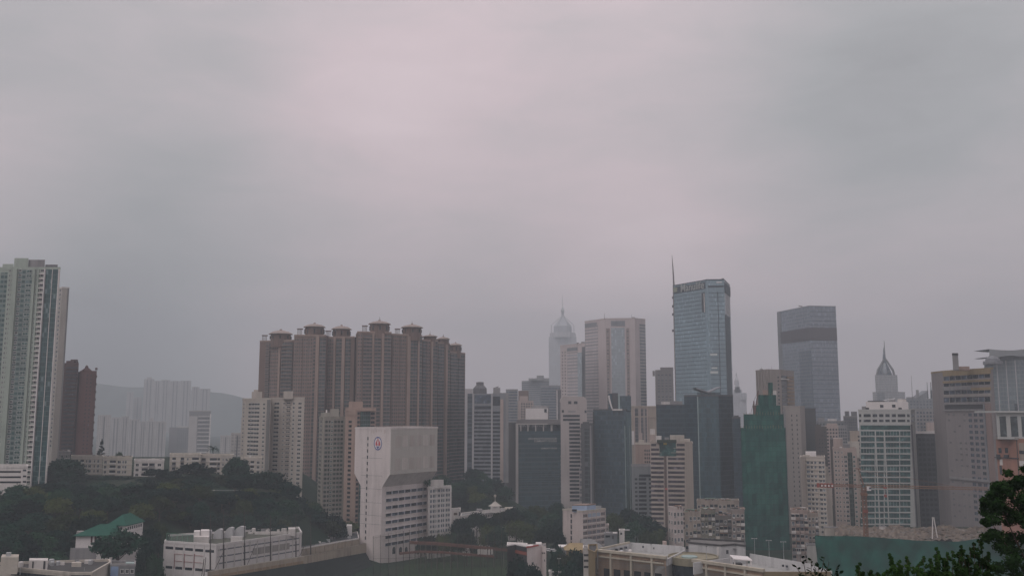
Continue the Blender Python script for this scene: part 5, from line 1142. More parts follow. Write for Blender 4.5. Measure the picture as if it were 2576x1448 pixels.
    for k in range(17):
        y = 892+k*54
        for x0, x1 in ((182, 308), (318, 392), (402, 536), (544, 638)):
            u0, z1 = b.hit(0, x0, y); u1, _ = b.hit(0, x1, y)
            if z1-fh < b.zb+1: continue
            mb = MB(); b.bx(mb, 0, u0, u1, z1-fh+1.05, z1-.05, -.2, .05); o = mb.build('window', gl, b.root)
            mb = MB(); nn = max(2, int((u1-u0)/1.7))
            for q in range(1, nn): uu = u0+(u1-u0)*q/nn; b.bx(mb, 0, uu-.07, uu+.07, z1-fh+1.07, z1-.07, -.1, .16)
            mb.build('mullion', FRD if k % 3 else WG, o)
            mb = MB(); b.bx(mb, 0, u0-.2, u1+.2, z1-fh+.3, z1-fh+1.0, -.1, .45); mb.build('spandrel', WG, o)
    for x in (313, 397): b.fin('column', 0, x-5, x+5, 885, WG, .5)
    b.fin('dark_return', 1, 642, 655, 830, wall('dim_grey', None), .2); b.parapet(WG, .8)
    b.rbox('roof_house', 228, 620, 622, 4, 12, WHITE, par=None); b.rbox('roof_shed', 190, 228, 664, 6, 4, GREYC)
    q = at(*Y6(375, 660), 624); mb = MB()
    for x, y in ((375, 662), (486, 660), (242, 688), (545, 688)): 
        q = at(*Y6(x, y), 623.9); mb.box(q.x-b.o.x-1.1, q.x-b.o.x+1.1, 3.85, 4.1, q.z-b.zb-.9, q.z-b.zb+.9)
    mb.build('roof_house_opening', GD, b.root)
    mb = MB(); pts = [at(*Y6(x, y), 626) for x, y in ((360, 645), (400, 610), (480, 600), (495, 592))]
    for a, c in zip(pts, pts[1:]): mb.bar(a-b.o+Vector((0, 0, 0)), c-b.o, .5, None, 6)
    mb.build('curved_duct', STEEL, b.root); b.rbox('roof_slab', 245, 400, 612, 4, 12, MATS['roof_dark'], zb=at(*Y6(300, 622), 624).z); b.rbox('cooling_tower', 440, 500, 590, 10, 6, GREYC); b.rbox('cooling_tower', 520, 600, 596, 10, 6, WHITE2); b.close()
    # dark slab with bright strip roof
    b = polyb(Y6, 'office_block', 'near black slab block with bright strip roof between white grid office and grey tower', [(683, 915), (872, 915)], 660, 0, wall('black_slab', (.045, .047, .052), .15), zb=22, depth=20)
    b.slab('skylight_roof', 0, 686, 892, 860, 916, WHITE, .6); b.bands('floor_line', 0, 690, 868, 960, 14, 3.4, .3, GREYC if False else wall('line_dark', None), .1); b.fin('window_column', 0, 700, 860, 940, facade('black_col', (.045, .047, .052), (.03, .033, .038), 3.4, 3, .15, .85, .3, .85, light=0, var=.3), .15)
    # blocks behind it
    b = flat(Y6, 'apartment_block', 'hazy pale block with sloping roof lines behind the white grid office', 600, 880, 690, 850, GREYC, depth=24, zb=20); b.wins(0, 690, 870, 6, 705, 3.2, 10, .5, 1.5, GB, FRD); b.rbox('roof_shed', 780, 860, 812, -4, 3, PINK, zb=b.zt-60); b.parapet(GREYC, .8); b.close()
    b = flat(Y6, 'office_block', 'hazy block with a slanted roof wedge and two antennas left of the grey tower', 560, 880, 592, 1250, wall('grey_blue_concrete', None), depth=30, zb=20)
    mb = MB(); a, c, d = [at(*Y6(x, y), 1255) for x, y in ((690, 590), (800, 518), (805, 590))]; mb.prism([(a.x-b.o.x, 4), (c.x-b.o.x, 4), (c.x-b.o.x, 24), (a.x-b.o.x, 24)], 0, 1)
    A, Cc, D_ = [(q.x-b.o.x, 4, q.z-b.zb) for q in (a, c, d)]; mb.quad([A, D_, Cc]); mb.quad([(A[0], 24, A[2]), (Cc[0], 24, Cc[2]), (D_[0], 24, D_[2])]); mb.quad([A, Cc, (Cc[0], 24, Cc[2]), (A[0], 24, A[2])]); mb.quad([D_, (D_[0], 24, D_[2]), (Cc[0], 24, Cc[2]), Cc]); mb.build('roof_wedge', wall('grey_blue_concrete', None), b.root)
    b.mast('antenna', 647, 380, 0, 4, DARKM, .35); b.mast('antenna', 793, 440, 0, 4, DARKM, .6); b.mast('antenna', 826, 440, 0, 4, DARKM, .9); b.rbox('roof_house', 600, 690, 578, 5, 10, GREYC); b.rbox('roof_house', 690, 716, 512, 5, 4, GREYC); b.rbox('roof_house', 822, 880, 515, 5, 10, GREYC)
    b.wins(0, 570, 870, 10, 605, 4, 12, .5, 2, GB, GREYC); b.close()
    # spired stepped tower
    g = facade('spire_grey', (.33, .335, .35), (.21, .22, .24), 3.8, 2.5, .2, .8, .25, .85, light=0, var=.25)
    b = flat(Y6, 'spired_tower', 'stepped grey tower with open pyramid spire and needle', 290, 590, 536, 1500, g, depth=44, zb=16); b.parapet(GREYC, .8)
    o = b.rbox('upper_shaft', 312, 518, 374, 8, 28, g); b.fin('glass_strip', 0, 330, 400, 536, facade('pale_strip', (.2, .21, .23), (.15, .165, .19), 3.8, 2.5, .1, .9, .2, .9, light=0), .3)
    P = lambda x, y, Y: (lambda q: Vector((q.x-b.o.x, Y-b.o.y, q.z-b.zb)))(at(*Y6(x, y), Y))
    top = P(402, 215, 1522); tip = P(397, 60, 1522); cor = [P(332, 374, 1509), P(490, 374, 1509), P(490, 374, 1535), P(332, 374, 1535)]
    kn = [c.lerp(top, .12)+Vector((0, 0, 4)) for c in cor]
    mb = MB()
    for c, k in zip(cor, kn): mb.bar(c, k, 1.9); mb.bar(k, top, 2.0, 1.2)
    mb.bar(P(405, 374, 1522), top, 1.2); mb.bar(P(360, 330, 1509), P(405, 374, 1509), .8); mb.bar(P(450, 330, 1509), P(405, 374, 1509), .8)
    mb.build('pyramid_frame', wall('dim_grey', None), b.root); mb = MB(); mb.bar(top-Vector((0, 0, 3)), tip, 1.6, .3, 6); mb.build('needle', wall('dim_grey', None), b.root)
    mb = MB(); mb.lathe((P(405, 374, 1522).x, 22, P(405, 374, 1522).z-.4), [(12, 0), (9, 8), (3.5, 20), (1.5, 34), (0, 46)], 8); mb.build('inner_cone', GB, b.root)
    # grey tower with ochre bands
    G = wall('mauve_grey_concrete', (.235, .215, .215), .15)
    b = polyb(Y6, 'banded_tower', 'tall grey tower with ochre top bands and roof chimney', [(831, 358), (940, 346), (1385, 318), (1400, 316)], 610, 1, G, zb=22, depth=26)
    # face 1: bands
    rows = [(392, 430, GB), (456, 484, GD), (522, 556, GB), (585, 628, GB)]
    for k, (y0, y1, mm) in enumerate(rows):
        sl = -.018*(4-k)
        for j in range(8):
            x0 = 948+j*54; x1 = x0+48; b.slab('window', 1, x0, y0+sl*(x0-948), x1, y1+sl*(x1-948), GD if (j+k) % 3 else GB, .06)
    b.slab('ochre_band', 1, 940, 346, 1384, 388, YEL, .3); b.slab('ochre_band', 1, 940, 434, 1384, 452, YEL, .3); b.slab('ochre_band', 1, 1200, 492, 1384, 518, YEL, .25); b.slab('pale_band', 1, 944, 558, 1390, 580, wall('grey_beige_slab', None), .3); b.slab('pale_band', 1, 942, 488, 1200, 518, GREYC, .3)
    b.slab('dark_gallery', 1, 956, 652, 1318, 690, DARKM, .15); b.slab('ledge', 1, 950, 692, 1318, 706, GREYC, .7); b.slab('ledge', 1, 950, 636, 1320, 648, GREYC, .7)
    b.fin('edge_rib', 1, 1316, 1326, 640, wall('grey_blue_concrete', None), .6)
    fh = 50/3.672*610/2360
    b.wins(1, 1165, 1316, 3, 715, fh, 19, .62, 1.9, GB, G, skip=.05); b.wins(1, 970, 1160, 4, 715, fh, 19, .35, 1.1, wall('shade_pane', (.15, .15, .16), .1), G, skip=.45)
    b.fin('brown_return', 1, 1328, 1384, 636, wall('rose_brown', (.24, .18, .165), .2), .2)
    b.slab('podium_beam', 1, 1010, 1290 if False else 1310, 1380, 1330, GREYC, .8)
    b.parapet(YEL, .8); ch = b.rbox('chimney', 1026, 1080, 192, 8, 6, GREYC); b.rbox('chimney_cap', 1024, 1082, 192, 7.8, 6.4, DARKM, zb=at(*Y6(1050, 210), 618).z); b.rbox('roof_house', 1080, 1185, 295, 10, 8, BROWNL); b.rbox('roof_house', 1032, 1080, 300, 12, 6, BROWNL)
    q = at(*Y6(1115, 292), 622); mb = MB(); r = 4.2; mb.lathe((q.x-b.o.x, 14, q.z-b.zb), [(r*1.3, -1), (r*1.3, 1), (r, 1.2), (r*.95, 2.4), (r*.6, 3.8), (0, 4.4)], 14); mb.build('roof_drum', wall('grey_blue_concrete', None), b.root); b.close()
    # far right glass tower with winged roof
    g = facade('far_right_glass', (.17, .20, .21), (.12, .15, .165), 4, 2.4, .08, .94, .12, .95, light=0, var=.2)
    b = polyb(Y6, 'glass_tower', 'pale blue glass tower with curved wing roof at the right edge', [(1318, 248), (1400, 238), (1645, 232), (1760, 236)], 900, 1, g, zb=20, depth=30)
    for x in (1436, 1520, 1605): b.fin('white_rib', 1, x-4, x+4, 240, wall('pale_band_concrete', None), .7)
    mb = MB(); m_ = 12
    up = [at(*Y6(1314+ (1790-1314)*k/m_, 142+18*math.sin(math.pi*min(1, k/m_*1.2)*.8)-(k/m_)**2*28), 897) for k in range(m_+1)]
    lo = [at(*Y6(1316+(1790-1316)*k/m_, 214-(k/m_)*16+6*math.sin(k)), 897) for k in range(m_+1)]
    for k in range(m_):
        q = [lo[k]-b.o, lo[k+1]-b.o, up[k+1]-b.o, up[k]-b.o]; q = [Vector((v.x, -3, v.z)) for v in q]; r = [v+Vector((0, 30, 0)) for v in q]; mb.quad(q); mb.quad([q[3], q[2], r[2], r[3]]); mb.quad([r[0], r[1], q[1], q[0]])
    mb.build('wing_roof', wall('wing_roof_grey', (.24, .25, .26), .1), b.root); b.rbox('roof_core', 1362, 1700, 200, 3, 18, wall('dim_grey', None)); b.slab('dark_panel', 1, 1600, 640, 1635, 720, GD, .2)
    # reddish building at the right edge
    RB = wall('terracotta_render', (.33, .17, .125), .25)
    b = polyb(Y6, 'terracotta_block', 'terracotta block with tall framed windows on top, cut by the right edge', [(1428, 955), (1640, 960), (1800, 966)], 480, 1, RB, zb=36, depth=24)
    fr = b.rbox('upper_storey', 1430, 1800, 722, 1.2, 18, wall('white_grid', None))
    for x0, x1 in ((1462, 1532), (1562, 1638), (1662, 1740)):
        a = at(*Y6(x0, 755), 481.1); c = at(*Y6(x1, 942), 481.1); mb = MB(); mb.box(a.x-b.o.x, c.x-b.o.x, .95, 1.35, c.z-b.zb, a.z-b.zb); mb.build('tall_window', GB if x0 > 1500 and False else glass('slate_glass', (.045, .06, .065)), b.root)
    mb = MB(); a = at(*Y6(1420, 722), 480); c = at(*Y6(1800, 730), 480); mb.box(a.x-b.o.x-.6, c.x-b.o.x, -.2, 20, a.z-b.zb, a.z-b.zb+.9); mb.build('roof_eave', wall('white_grid', None), b.root); b.slab('ledge', 0, 1428, 948, 1640, 966, wall('grey_beige_slab', None), .6)
    b.slab('beige_panel', 1, 1642, 1000, 1800, 1210, wall('beige_tile', None), .2)
    for x, y in ((1466, 1070), (1526, 1070)): b.slab('window', 0, x-14, y-24, x+14, y+24, GD, .06)
    b.slab('pale_window', 0, 1464, 1150, 1490, 1205, WHITE2, .06); b.slab('window', 1, 1648, 1070, 1700, 1100, GD, .3); b.slab('pale_window', 1, 1650, 1165, 1720, 1215, WHITE, .3)
    b.slab('pipe', 0, 1420, 1130, 1640, 1138, DARKM, .4); b.slab('pipe', 0, 1618, 970, 1624, 1300, wall('dark_umber', None), .3); b.slab('air_unit', 0, 1440, 1105, 1470, 1150, DARKM, .9); b.slab('air_unit', 0, 1510, 1108, 1550, 1135, DARKM, .9); b.slab('pipe', 0, 1464, 1210, 1484, 1290, DARKM, .3)

def lattice(mb, a, b, w, n, up=Vector((0, 0, 1)), r=.12):
    a = Vector(a); b = Vector(b); d = (b-a).normalized(); s = d.cross(up)
    if s.length < 1e-3: s = Vector((1, 0, 0))
    s = s.normalized(); t = s.cross(d)
    C = [(s*i+t*j)*(w/2) for i, j in ((-1, -1), (1, -1), (1, 1), (-1, 1))]
    for c in C: mb.bar(a+c, b+c, r)
    for k in range(n):
        p, q = a+(b-a)*k/n, a+(b-a)*(k+1)/n
        for i in range(4): c, e = C[i], C[(i+1) % 4]; mb.bar(p+c, q+e, r*.7); mb.bar(p+c, p+e, r*.7)
def crane():
    Y = 500; base = at(*X1(880, 925), Y+20); base.z = gz(base.x, Y+20)-.3; top = at(*X1(860, 440), Y+20); Y = Y+20
    c = empty('tower_crane', 'orange tower crane with long horizontal jib above the rubble site', 'crane', base)
    P = lambda x, y, yy=Y: at(*X1(x, y), yy)-base
    J = P(858, 438); mast_top = Vector((0, 0, J.z-1))
    mb = MB(); lattice(mb, (0, 0, 0), mast_top, 1.9, 16, Vector((0, 1, 0)), .2); mb.build('mast', ORANGE, c)
    ju = J.z; end = P(2180, 372, Y-25); mb = MB(); lattice(mb, (1.0, 0, ju-.4), (end.x, -25, ju+2.8 if False else ju), 1.2, 40, r=.10); mb.build('jib', wall('faded_crane_orange', (.22, .12, .07), .2), c)
    cw = P(372, 438, Y+7); mb = MB(); lattice(mb, (-.8, 0, ju-.5), (cw.x, 9, ju-.5), 1.2, 14, r=.13); mb.build('counter_jib', ORANGE, c)
    for k in range(5):
        f = .98-k*.075; x, y = cw.x*f, 9*f; mb = MB(); mb.box(x-.55, x+.55, y-.9, y+.9, ju-1.8, ju+.5); o = mb.build('counterweight', plain('crane_red', (.28, .075, .055), .6), c)
        if k: mb = MB(); mb.box(x-.5, x+.35, y-1.0, y-.89, ju-1.2, ju-.3); mb.build('weight_plate', WHITE, o)
    mb = MB(); A = P(800, 262); mb.bar((0, 0, ju), (A.x, 0, A.z), .3, .2); mb.bar((.4, .6, ju), (A.x, .3, A.z), .2); mb.bar((A.x, 0, A.z), (A.x-1.6, 0, A.z+.2), .22); mb.bar((A.x, 0, A.z), (A.x+1.2, 0, A.z+.1), .2); mb.build('apex', ORANGE, c)
    mb = MB(); mb.bar((A.x, 0, A.z), (cw.x*.7, 9*.7, ju+.4), .06); mb.bar((A.x, 0, A.z), (end.x*.35, -25*.35, ju+.6), .06); mb.bar((A.x, 0, A.z), (end.x*.75, -25*.75, ju+.6), .06); mb.build('tie_rod', ORANGE, c)
    q = P(905, 472); mb = MB(); mb.box(q.x-1.0, q.x+1.0, -1.6, .4, q.z-1.1, q.z+1.1); o = mb.build('cab', WHITE, c); mb = MB(); mb.box(q.x-.1, q.x+1.05, -1.65, .2, q.z-.3, q.z+.7); mb.build('cab_window', GB, o)
    f = .18; x, y = end.x*f, -25*f; mb = MB(); mb.box(x-.8, x+.8, y-.6, y+.6, ju-1.4, ju-.6); mb.build('trolley', plain('crane_red', None), c); mb = MB(); mb.bar((x, y, ju-1), (x, y, ju-4.6), .08); mb.box(x-.6, x+.6, y-.4, y+.4, ju-6, ju-4.6); mb.build('hook_block', MATS['crane_red'], c)
    mb = MB(); mb.box(-1.4, 1.4, -1.4, 1.4, mast_top.z-4.6, mast_top.z-3.0); mb.build('slewing_collar', ORANGE, c)
    q = P(878, 716); mb = MB(); mb.box(-1.3, 1.3, -1.2, -1.05, q.z-.9, q.z+.9); mb.build('sign_board', RUST, c)

DRAPE = plain('green_drape_net', (.004, .044, .033), .9, var=.55, scale=.12)
def site():
    # rubble and earth on the terrace, green drape in front
    m, N, L, P = new_mat('site_earth'); g = N.new('ShaderNodeNewGeometry').outputs['Position']
    f = noise(N, L, g, .25, 8); L.new(ramp(N, L, f, [(.3, (.05, .04, .035, 1)), (.45, (.10, .075, .055, 1)), (.55, (.15, .115, .08, 1)), (.62, (.08, .07, .062, 1)), (.75, (.24, .21, .18, 1))]), P.inputs['Base Color'])
    mb = MB(); nx, ny = 90, 24
    rnd = random.Random(5); H = [[0]*(ny+1) for _ in range(nx+1)]; W = [[None]*(ny+1) for _ in range(nx+1)]
    for i in range(nx+1):
        for j in range(ny+1):
            y = 517+j*64/ny; x = .331*y+1+i*132/nx
            z = 31.2+rnd.uniform(-.5, 1.1)+2.2*math.exp(-((x-205)/34)**2-((y-552)/14)**2)+1.5*math.sin(x*.21)*math.sin(y*.3)
            if i == 0: z = 12
            W[i][j] = (x, y, z)
    for i in range(nx):
        for j in range(ny): mb.quad([W[i][j], W[i+1][j], W[i+1][j+1], W[i][j+1]])
    o = mb.build('building_site_earth', m); tag(o, kind='structure')
    # drape
    a = [(168, 512), (186, 508), (205, 507), (230, 506), (255, 505), (282, 504), (310, 504)]
    tops = [X1(352, 985), X1(575, 990), X1(800, 990), X1(1100, 1010), X1(1500, 1040), X1(1860, 1052), X1(2270, 1000), X1(2500, 990)]
    T = [at(*q, 505) for q in tops]
    mb = MB(); n = 60; rows = 14; pts = []
    for i in range(n+1):
        f = i/n*(len(T)-1); k = min(len(T)-2, int(f)); q = T[k].lerp(T[k+1], f-k); col = []
        for j in range(rows+1):
            t = j/rows; y = 508-26*t+math.sin(i*1.1+j)*.35; z = q.z*(1-t)+4*t+math.sin(i*.7+j*.9)*.3*(1 if j else 0); col.append((q.x-6*t*(1 if i < 3 else 0), y, z))
        pts.append(col)
    for i in range(n):
        for j in range(rows): mb.quad([pts[i][j+1], pts[i+1][j+1], pts[i+1][j], pts[i][j]])
    # return side on the left
    o = mb.build('green_netted_slope', DRAPE); tag(o, 'long green net draped slope below the rubble of the building site', 'safety net')
    # white A-frame and small things on the site
    c = at(*X1(1612, 940), 530); z0 = gz(c.x, 530); r = empty('drilling_frame', 'white two legged drilling frame standing on the rubble', 'drill rig', (c.x, 530, z0)); h = at(*X1(1612, 788), 530).z-z0
    mb = MB(); mb.bar((-1.2, 0, -.3), (-.3, 0, h), .3); mb.bar((1.9, 0, -.3), (.3, 0, h), .3); mb.build('leg', WHITE, r); mb = MB(); mb.box(-.6, .6, -.4, .4, h-.3, h+.3); mb.build('head', WHITE2, r)
    for x, y, w, lab, mm in ((1060, 888, 3.2, 'small pale site hut roof beside the white grid office foot', WHITE2), (1200, 975, 1.4, 'small white tank on the rubble', WHITE), (500, 900, 7, 'beige hut with flat roof left of the rubble', CREAM)):
        q = at(*X1(x, y), 556); z0 = gz(q.x, 556); h = max(2.4, q.z-z0+.6); r = empty('site_hut', lab, 'hut', (q.x, 556, z0)); mb = MB(); mb.box(-w/2, w/2, -1.2, 1.2, -.5, h); mb.build('wall', mm, r); mb = MB(); mb.box(-w/2-.3, w/2+.3, -1.5, 1.5, h, h+.25); mb.build('roof', GREYC, r)
    rr = random.Random(3)
    mb = MB()
    for k in range(260):
        y = rr.uniform(518, 575); x = .331*y+rr.uniform(4, 126); z = 31.3+rr.uniform(0, 1.4); s = rr.uniform(.2, .8); t = rr.uniform(0, 3)
        u = Vector((math.cos(t), math.sin(t), 0))*s*rr.uniform(1, 3); v = Vector((-math.sin(t), math.cos(t), 0))*s*.6; p = Vector((x, y, z)); w = Vector((0, 0, s*.5))
        mb.quad([p-u-v+w, p+u-v+w, p+u+v+w*1.3, p-u+v+w*1.3]); mb.quad([p-u-v-w, p+u-v-w, p+u-v+w, p-u-v+w])
    o = mb.build('rubble', [m]); tag(o, kind='stuff')
    o['label'] = 'scattered planks and rubble heaps on the building site'; o['category'] = 'rubble'

# ================================================================== middle foreground
def tenement(T, label, x0, x1, yt, yb, Y, nb, nf, tone, seed, side=None, th=10, depth=14, pr=.55):
    rnd = random.Random(seed)
    if side is not None: b = block(T, 'old_tenement', label, side, x0, x1, yt, Y, th, tone, zb=10); fi = 1
    else: b = flat(T, 'old_tenement', label, x0, x1, yt, Y, tone, depth=depth, zb=10); fi = 0
    p, e, n, w = b.face(fi); fh = (b.zt-b.zb-2)/nf
    AW = [WHITE2, wall('green_awning', (.12, .17, .13), .3), wall('blue_awning', (.2, .26, .34), .3), wall('rusty_sheet', (.24, .14, .10), .4), CREAM]
    for f in range(nf):
        z = b.zt-1-(f+.5)*fh
        for k in range(nb):
            u = (k+.5)*w/nb; bw = w/nb; r = rnd.random()
            if r < pr:
                mb = MB(); b.bx(mb, fi, u-bw*.4, u+bw*.4, z-fh*.05, z+fh*.36, -.2, .05); mb.build('opening', GD, b.root)
                o = None; mb = MB(); d = rnd.uniform(.7, 1.3); b.bx(mb, fi, u-bw*.44, u+bw*.44, z-fh*.45, z-fh*.08, -.2, d); o = mb.build('balcony', rnd.choice([tone, WHITE2, CREAM, GREYC, tone]), b.root)
                if rnd.random() < .45: mb = MB(); b.bx(mb, fi, u-bw*.4, u+bw*.35, z+fh*.36, z+fh*.42, -.1, d+.5); mb.build('awning', rnd.choice(AW), b.root)
            elif r < .95:
                me = b.winmesh(bw*.55, fh*.42, rnd.choice([GD, GD, GB]), FRW); b.win(fi, u, z+.1, me)
                if rnd.random() < .4: mb = MB(); b.bx(mb, fi, u-.4, u+.5, z-fh*.38, z-fh*.2, -.1, .7); mb.build('air_conditioner', rnd.choice([WHITE2, GREYC]), b.root)
    if side is not None: b.wins(0, side, x0, 2, yt, fh, nf, .4, fh*.4, GD, FRW)
    b.parapet(tone, .9, .3)
    for k in range(8+nb*2):
        a = rnd.uniform(0, .85); wd = rnd.uniform(.06, .2)*min(1, 5/nb); h = rnd.uniform(14, 46); bk = rnd.uniform(.3, 9)
        o = b.rbox('roof_shack', x0+(x1-x0)*a, x0+(x1-x0)*min(1, a+wd), yt-h, bk, rnd.uniform(2, 4), rnd.choice([WHITE2, CREAM, tone, GREYC, PINK, AW[3]]))
        if rnd.random() < .6:
            me = o.data; xs = [v.co.x for v in me.vertices]; zs = [v.co.z for v in me.vertices]; ys = [v.co.y for v in me.vertices]
            mb = MB(); mb.box(min(xs)-.3, max(xs)+.3, min(ys)-.4, max(ys)+.3, max(zs), max(zs)+.2); mb.build('shack_roof', rnd.choice([AW[1], AW[3], MATS['roof_light'], MATS['roof_dark']]), o)
            if max(xs)-min(xs) > 2.2: mb = MB(); c = (min(xs)+max(xs))/2; mb.box(c-.5, c+.4, min(ys)-.05, min(ys)+.1, max(zs)-1.7, max(zs)-.5); mb.build('shack_window', GD, o)
    b.close(); return b
def tenements():
    tenement(Y8, 'white pink tenement with a plain end wall, leftmost of the old tenement row', 275, 412, 525, 990, 585, 3, 6, wall('pink_white_render', (.52, .45, .43), .3), 1, side=205, th=14, pr=0)
    tenement(Y8, 'mottled tenement with many cream balconies in the middle of the old row', 432, 650, 585, 990, 590, 4, 6, wall('mottled_cream', (.33, .28, .24), .5), 2)
    tenement(Y8, 'tenement with green tinted awnings and cluttered roof shacks', 652, 850, 560, 990, 594, 4, 6, wall('mossy_render', (.22, .21, .17), .5), 3)
    tenement(Y8, 'long grey brown tenement with shaded strip balconies beside the green netted tower', 850, 1075, 640, 1000, 592, 4, 6, wall('shaded_grey_brown', (.17, .155, .14), .4), 4)
    tenement(Y8, 'tenement with pinkish brown end wall touching the green netted tower', 1075, 1252, 552, 1010, 588, 3, 7, wall('brown_grey_end', (.26, .22, .20), .35), 5, pr=.2)
    tenement(Y8, 'rear tenement with white roof terrace houses behind the old row', 600, 1180, 430, 700, 622, 10, 7, wall('mottled_cream', None), 6)
    tenement(Y8, 'pinkish tenement with sagging balconies right of the green netted tower', 1888, 2120, 560, 1150, 560, 4, 8, wall('pink_brown_render', (.34, .27, .24), .4), 8, pr=.6)
    tenement(Y8, 'greyer tenement block joined right of the pinkish sagging one', 2120, 2265, 600, 1150, 566, 3, 8, wall('mottled_cream', None), 9, pr=.4)
    b = flat(X1, 'old_shed', 'low lean-to roof against the greyer tenement near the green net slope', 245, 365, 1078, 545, wall('roof_light', None), depth=6, zb=10); b.parapet(GREYC, .3)

def institution():
    W = wall('pink_white_render', None)
    b = block(Y7, 'institution_block', 'white six storey block with blue roof box in the trees left of centre right', 910, 1180, 1500, 568, 560, 44, W, zb=12)
    for k in range(6):
        y = 622+k*75.5; u, z = b.hit(0, 1028, y); mb = MB(); b.bx(mb, 0, u-.55, u+.55, z-1.1, z+1.1, -.2, .05); o = mb.build('window', GD, b.root); mb = MB(); b.bx(mb, 0, u-.75, u+.75, z-1.35, z-1.1, -.1, .25); mb.build('window_sill', W, o)
    p, e, n, w = b.face(1); zt = b.zt; fh = 76/5.454*560/2360
    LB = wall('pale_blue_panel', (.30, .36, .44), .2)
    for k in range(6):
        z = zt-1.2-k*fh
        for j in range(5):
            u0 = w*(.03+j*.19); u1 = u0+w*.17
            if k == 0 and j in (1, 2, 3): mb = MB(); b.bx(mb, 1, u0, u1, z-2.2, z-.2, -.2, .05); mb.build('blue_panel', LB, b.root)
            else:
                mb = MB(); b.bx(mb, 1, u0, u1, z-2.0, z-.3, -.2, .05); o = mb.build('window', GB if j % 4 else GD, b.root); mb = MB()
                for q in (1, 2, 3): uu = u0+(u1-u0)*q/4; b.bx(mb, 1, uu-.08, uu+.08, z-1.98, z-.32, -.1, .14)
                mb.build('mullion', W, o)
        mb = MB(); b.bx(mb, 1, 0, w, z-2.8, z-2.45, -.1, .35); mb.build('floor_ledge', WHITE2, b.root)
    for j in range(6): mb = MB(); u = w*(.01+j*.19); b.bx(mb, 1, u-.12, u+.12, b.zb, zt-.5, -.1, .4); mb.build('rib', W, b.root)
    b.parapet(CREAM, .7); o = b.rbox('blue_roof_box', 1040, 1240, 482, 3, 8, plain('light_blue_paint', (.33, .42, .56), .7, var=.08)); o2 = b.rbox('roof_lintel', 1038, 1242, 466, 2.9, 8.3, BROWNL, zb=at(*Y7(1100, 482), 563).z+.02)
    q = at(*Y7(1072, 545), 562.9); mb = MB(); mb.box(q.x-b.o.x-1.4, q.x-b.o.x+1.4, 2.8, 3.1, q.z-b.zb-.6, q.z-b.zb+.6); mb.build('window', GD, o)
    b.rbox('roof_canopy', 1340, 1395, 486, 14, 3, STEEL); b.clutter(8, 9)
    a = flat(Y7, 'annex_block', 'small pale annex stepping off the right end of the white six storey block', 1470, 1540, 760, 585, W, depth=8, zb=12); a.wins(0, 1475, 1535, 3, 770, 3.1, 4, .6, 1.4, GD, FRW); a.parapet(W, .6); a.close()
    # low roofs in front of it
    b = flat(Y7, 'low_house', 'low house with ochre pitched roof at the foot of the white six storey block', 960, 1185, 1085, 505, wall('ochre_render', None) if 'ochre_render' in MATS else wall('ochre_render', (.30, .22, .12), .3), depth=10, zb=12)
    z0 = b.zt-b.zb; xs = [b.pos(0, 0, b.zt).x-1, b.pos(0, b.face(0)[3], b.zt).x+.5]; mb = MB(); rz = z0+2.8; mb.quad([(xs[0], -1, z0-.2), (xs[1], -1, z0-.2), (xs[1], 5, rz), (xs[0]+3, 5, rz)]); mb.quad([(xs[1], 11, z0-.2), (xs[0], 11, z0-.2), (xs[0]+3, 5, rz), (xs[1], 5, rz)]); mb.quad([(xs[0], 11, z0-.2), (xs[0], -1, z0-.2), (xs[0]+3, 5, rz)]); mb.quad([(xs[1], -1, z0-.2), (xs[1], 11, z0-.2), (xs[1], 5, rz)]); mb.build('pitched_roof', wall('ochre_roof', (.30, .23, .13), .3), b.root)
    b = flat(Y7, 'low_house', 'low hut with bright pale roof left of the ochre roofed house', 870, 1035, 1052, 520, GREYC, depth=7, zb=12); mb = MB(); q = b.pos(0, -.5, b.zt); q2 = b.pos(0, b.face(0)[3]+.5, b.zt); mb.box(q.x, q2.x, -.8, 8, q.z, q.z+.35); mb.build('flat_roof', WHITE, b.root)
    b = flat(Y7, 'low_house', 'wide low house with grey pitched roof in front of the white six storey block', 1190, 1450, 1060, 520, wall('mottled_grey', None), depth=12, zb=12)
    z0 = b.zt-b.zb; xs = [b.pos(0, 0, b.zt).x-1, b.pos(0, b.face(0)[3], b.zt).x+1]; mb = MB(); rz = z0+4.0; mb.quad([(xs[0], -1, z0-.2), (xs[1], -1, z0-.2), (xs[1]-6, 6, rz), (xs[0], 6, rz)]); mb.quad([(xs[1], 13, z0-.2), (xs[0], 13, z0-.2), (xs[0], 6, rz), (xs[1]-6, 6, rz)]); mb.quad([(xs[1], -1, z0-.2), (xs[1], 13, z0-.2), (xs[1]-6, 6, rz)]); mb.quad([(xs[0], 13, z0-.2), (xs[0], -1, z0-.2), (xs[0], 6, rz)]); mb.build('pitched_roof', wall('slate_roof', (.20, .20, .20), .3), b.root)
    b = flat(Y7, 'old_shed', 'row of weathered sheds between the white six storey block and the old tenements', 1480, 1660, 872, 545, wall('mottled_grey', None), depth=8, zb=12); b.rbox('roof_shed', 1500, 1560, 850, 1, 4, GREYC); b.rbox('roof_shed', 1600, 1650, 858, 1, 4, WHITE2); b.slab('dark_doorway', 0, 1585, 890, 1612, 940, DARKM, .1); b.slab('window', 0, 1500, 890, 1560, 915, GD, .1); b.parapet(GREYC, .4)
    b = flat(Y7, 'old_shed', 'pale boxy shed standing among trees left of the old tenements', 1685, 1758, 825, 555, WHITE2, depth=6, zb=12); b.slab('window', 0, 1700, 850, 1725, 880, GD, .06); b.parapet(WHITE2, .4); b.rbox('roof_shed', 1760, 1830, 820, 2, 5, GREYC)
    # white narrow house with red roof edge, near
    WB = wall('white_tower_render', None)
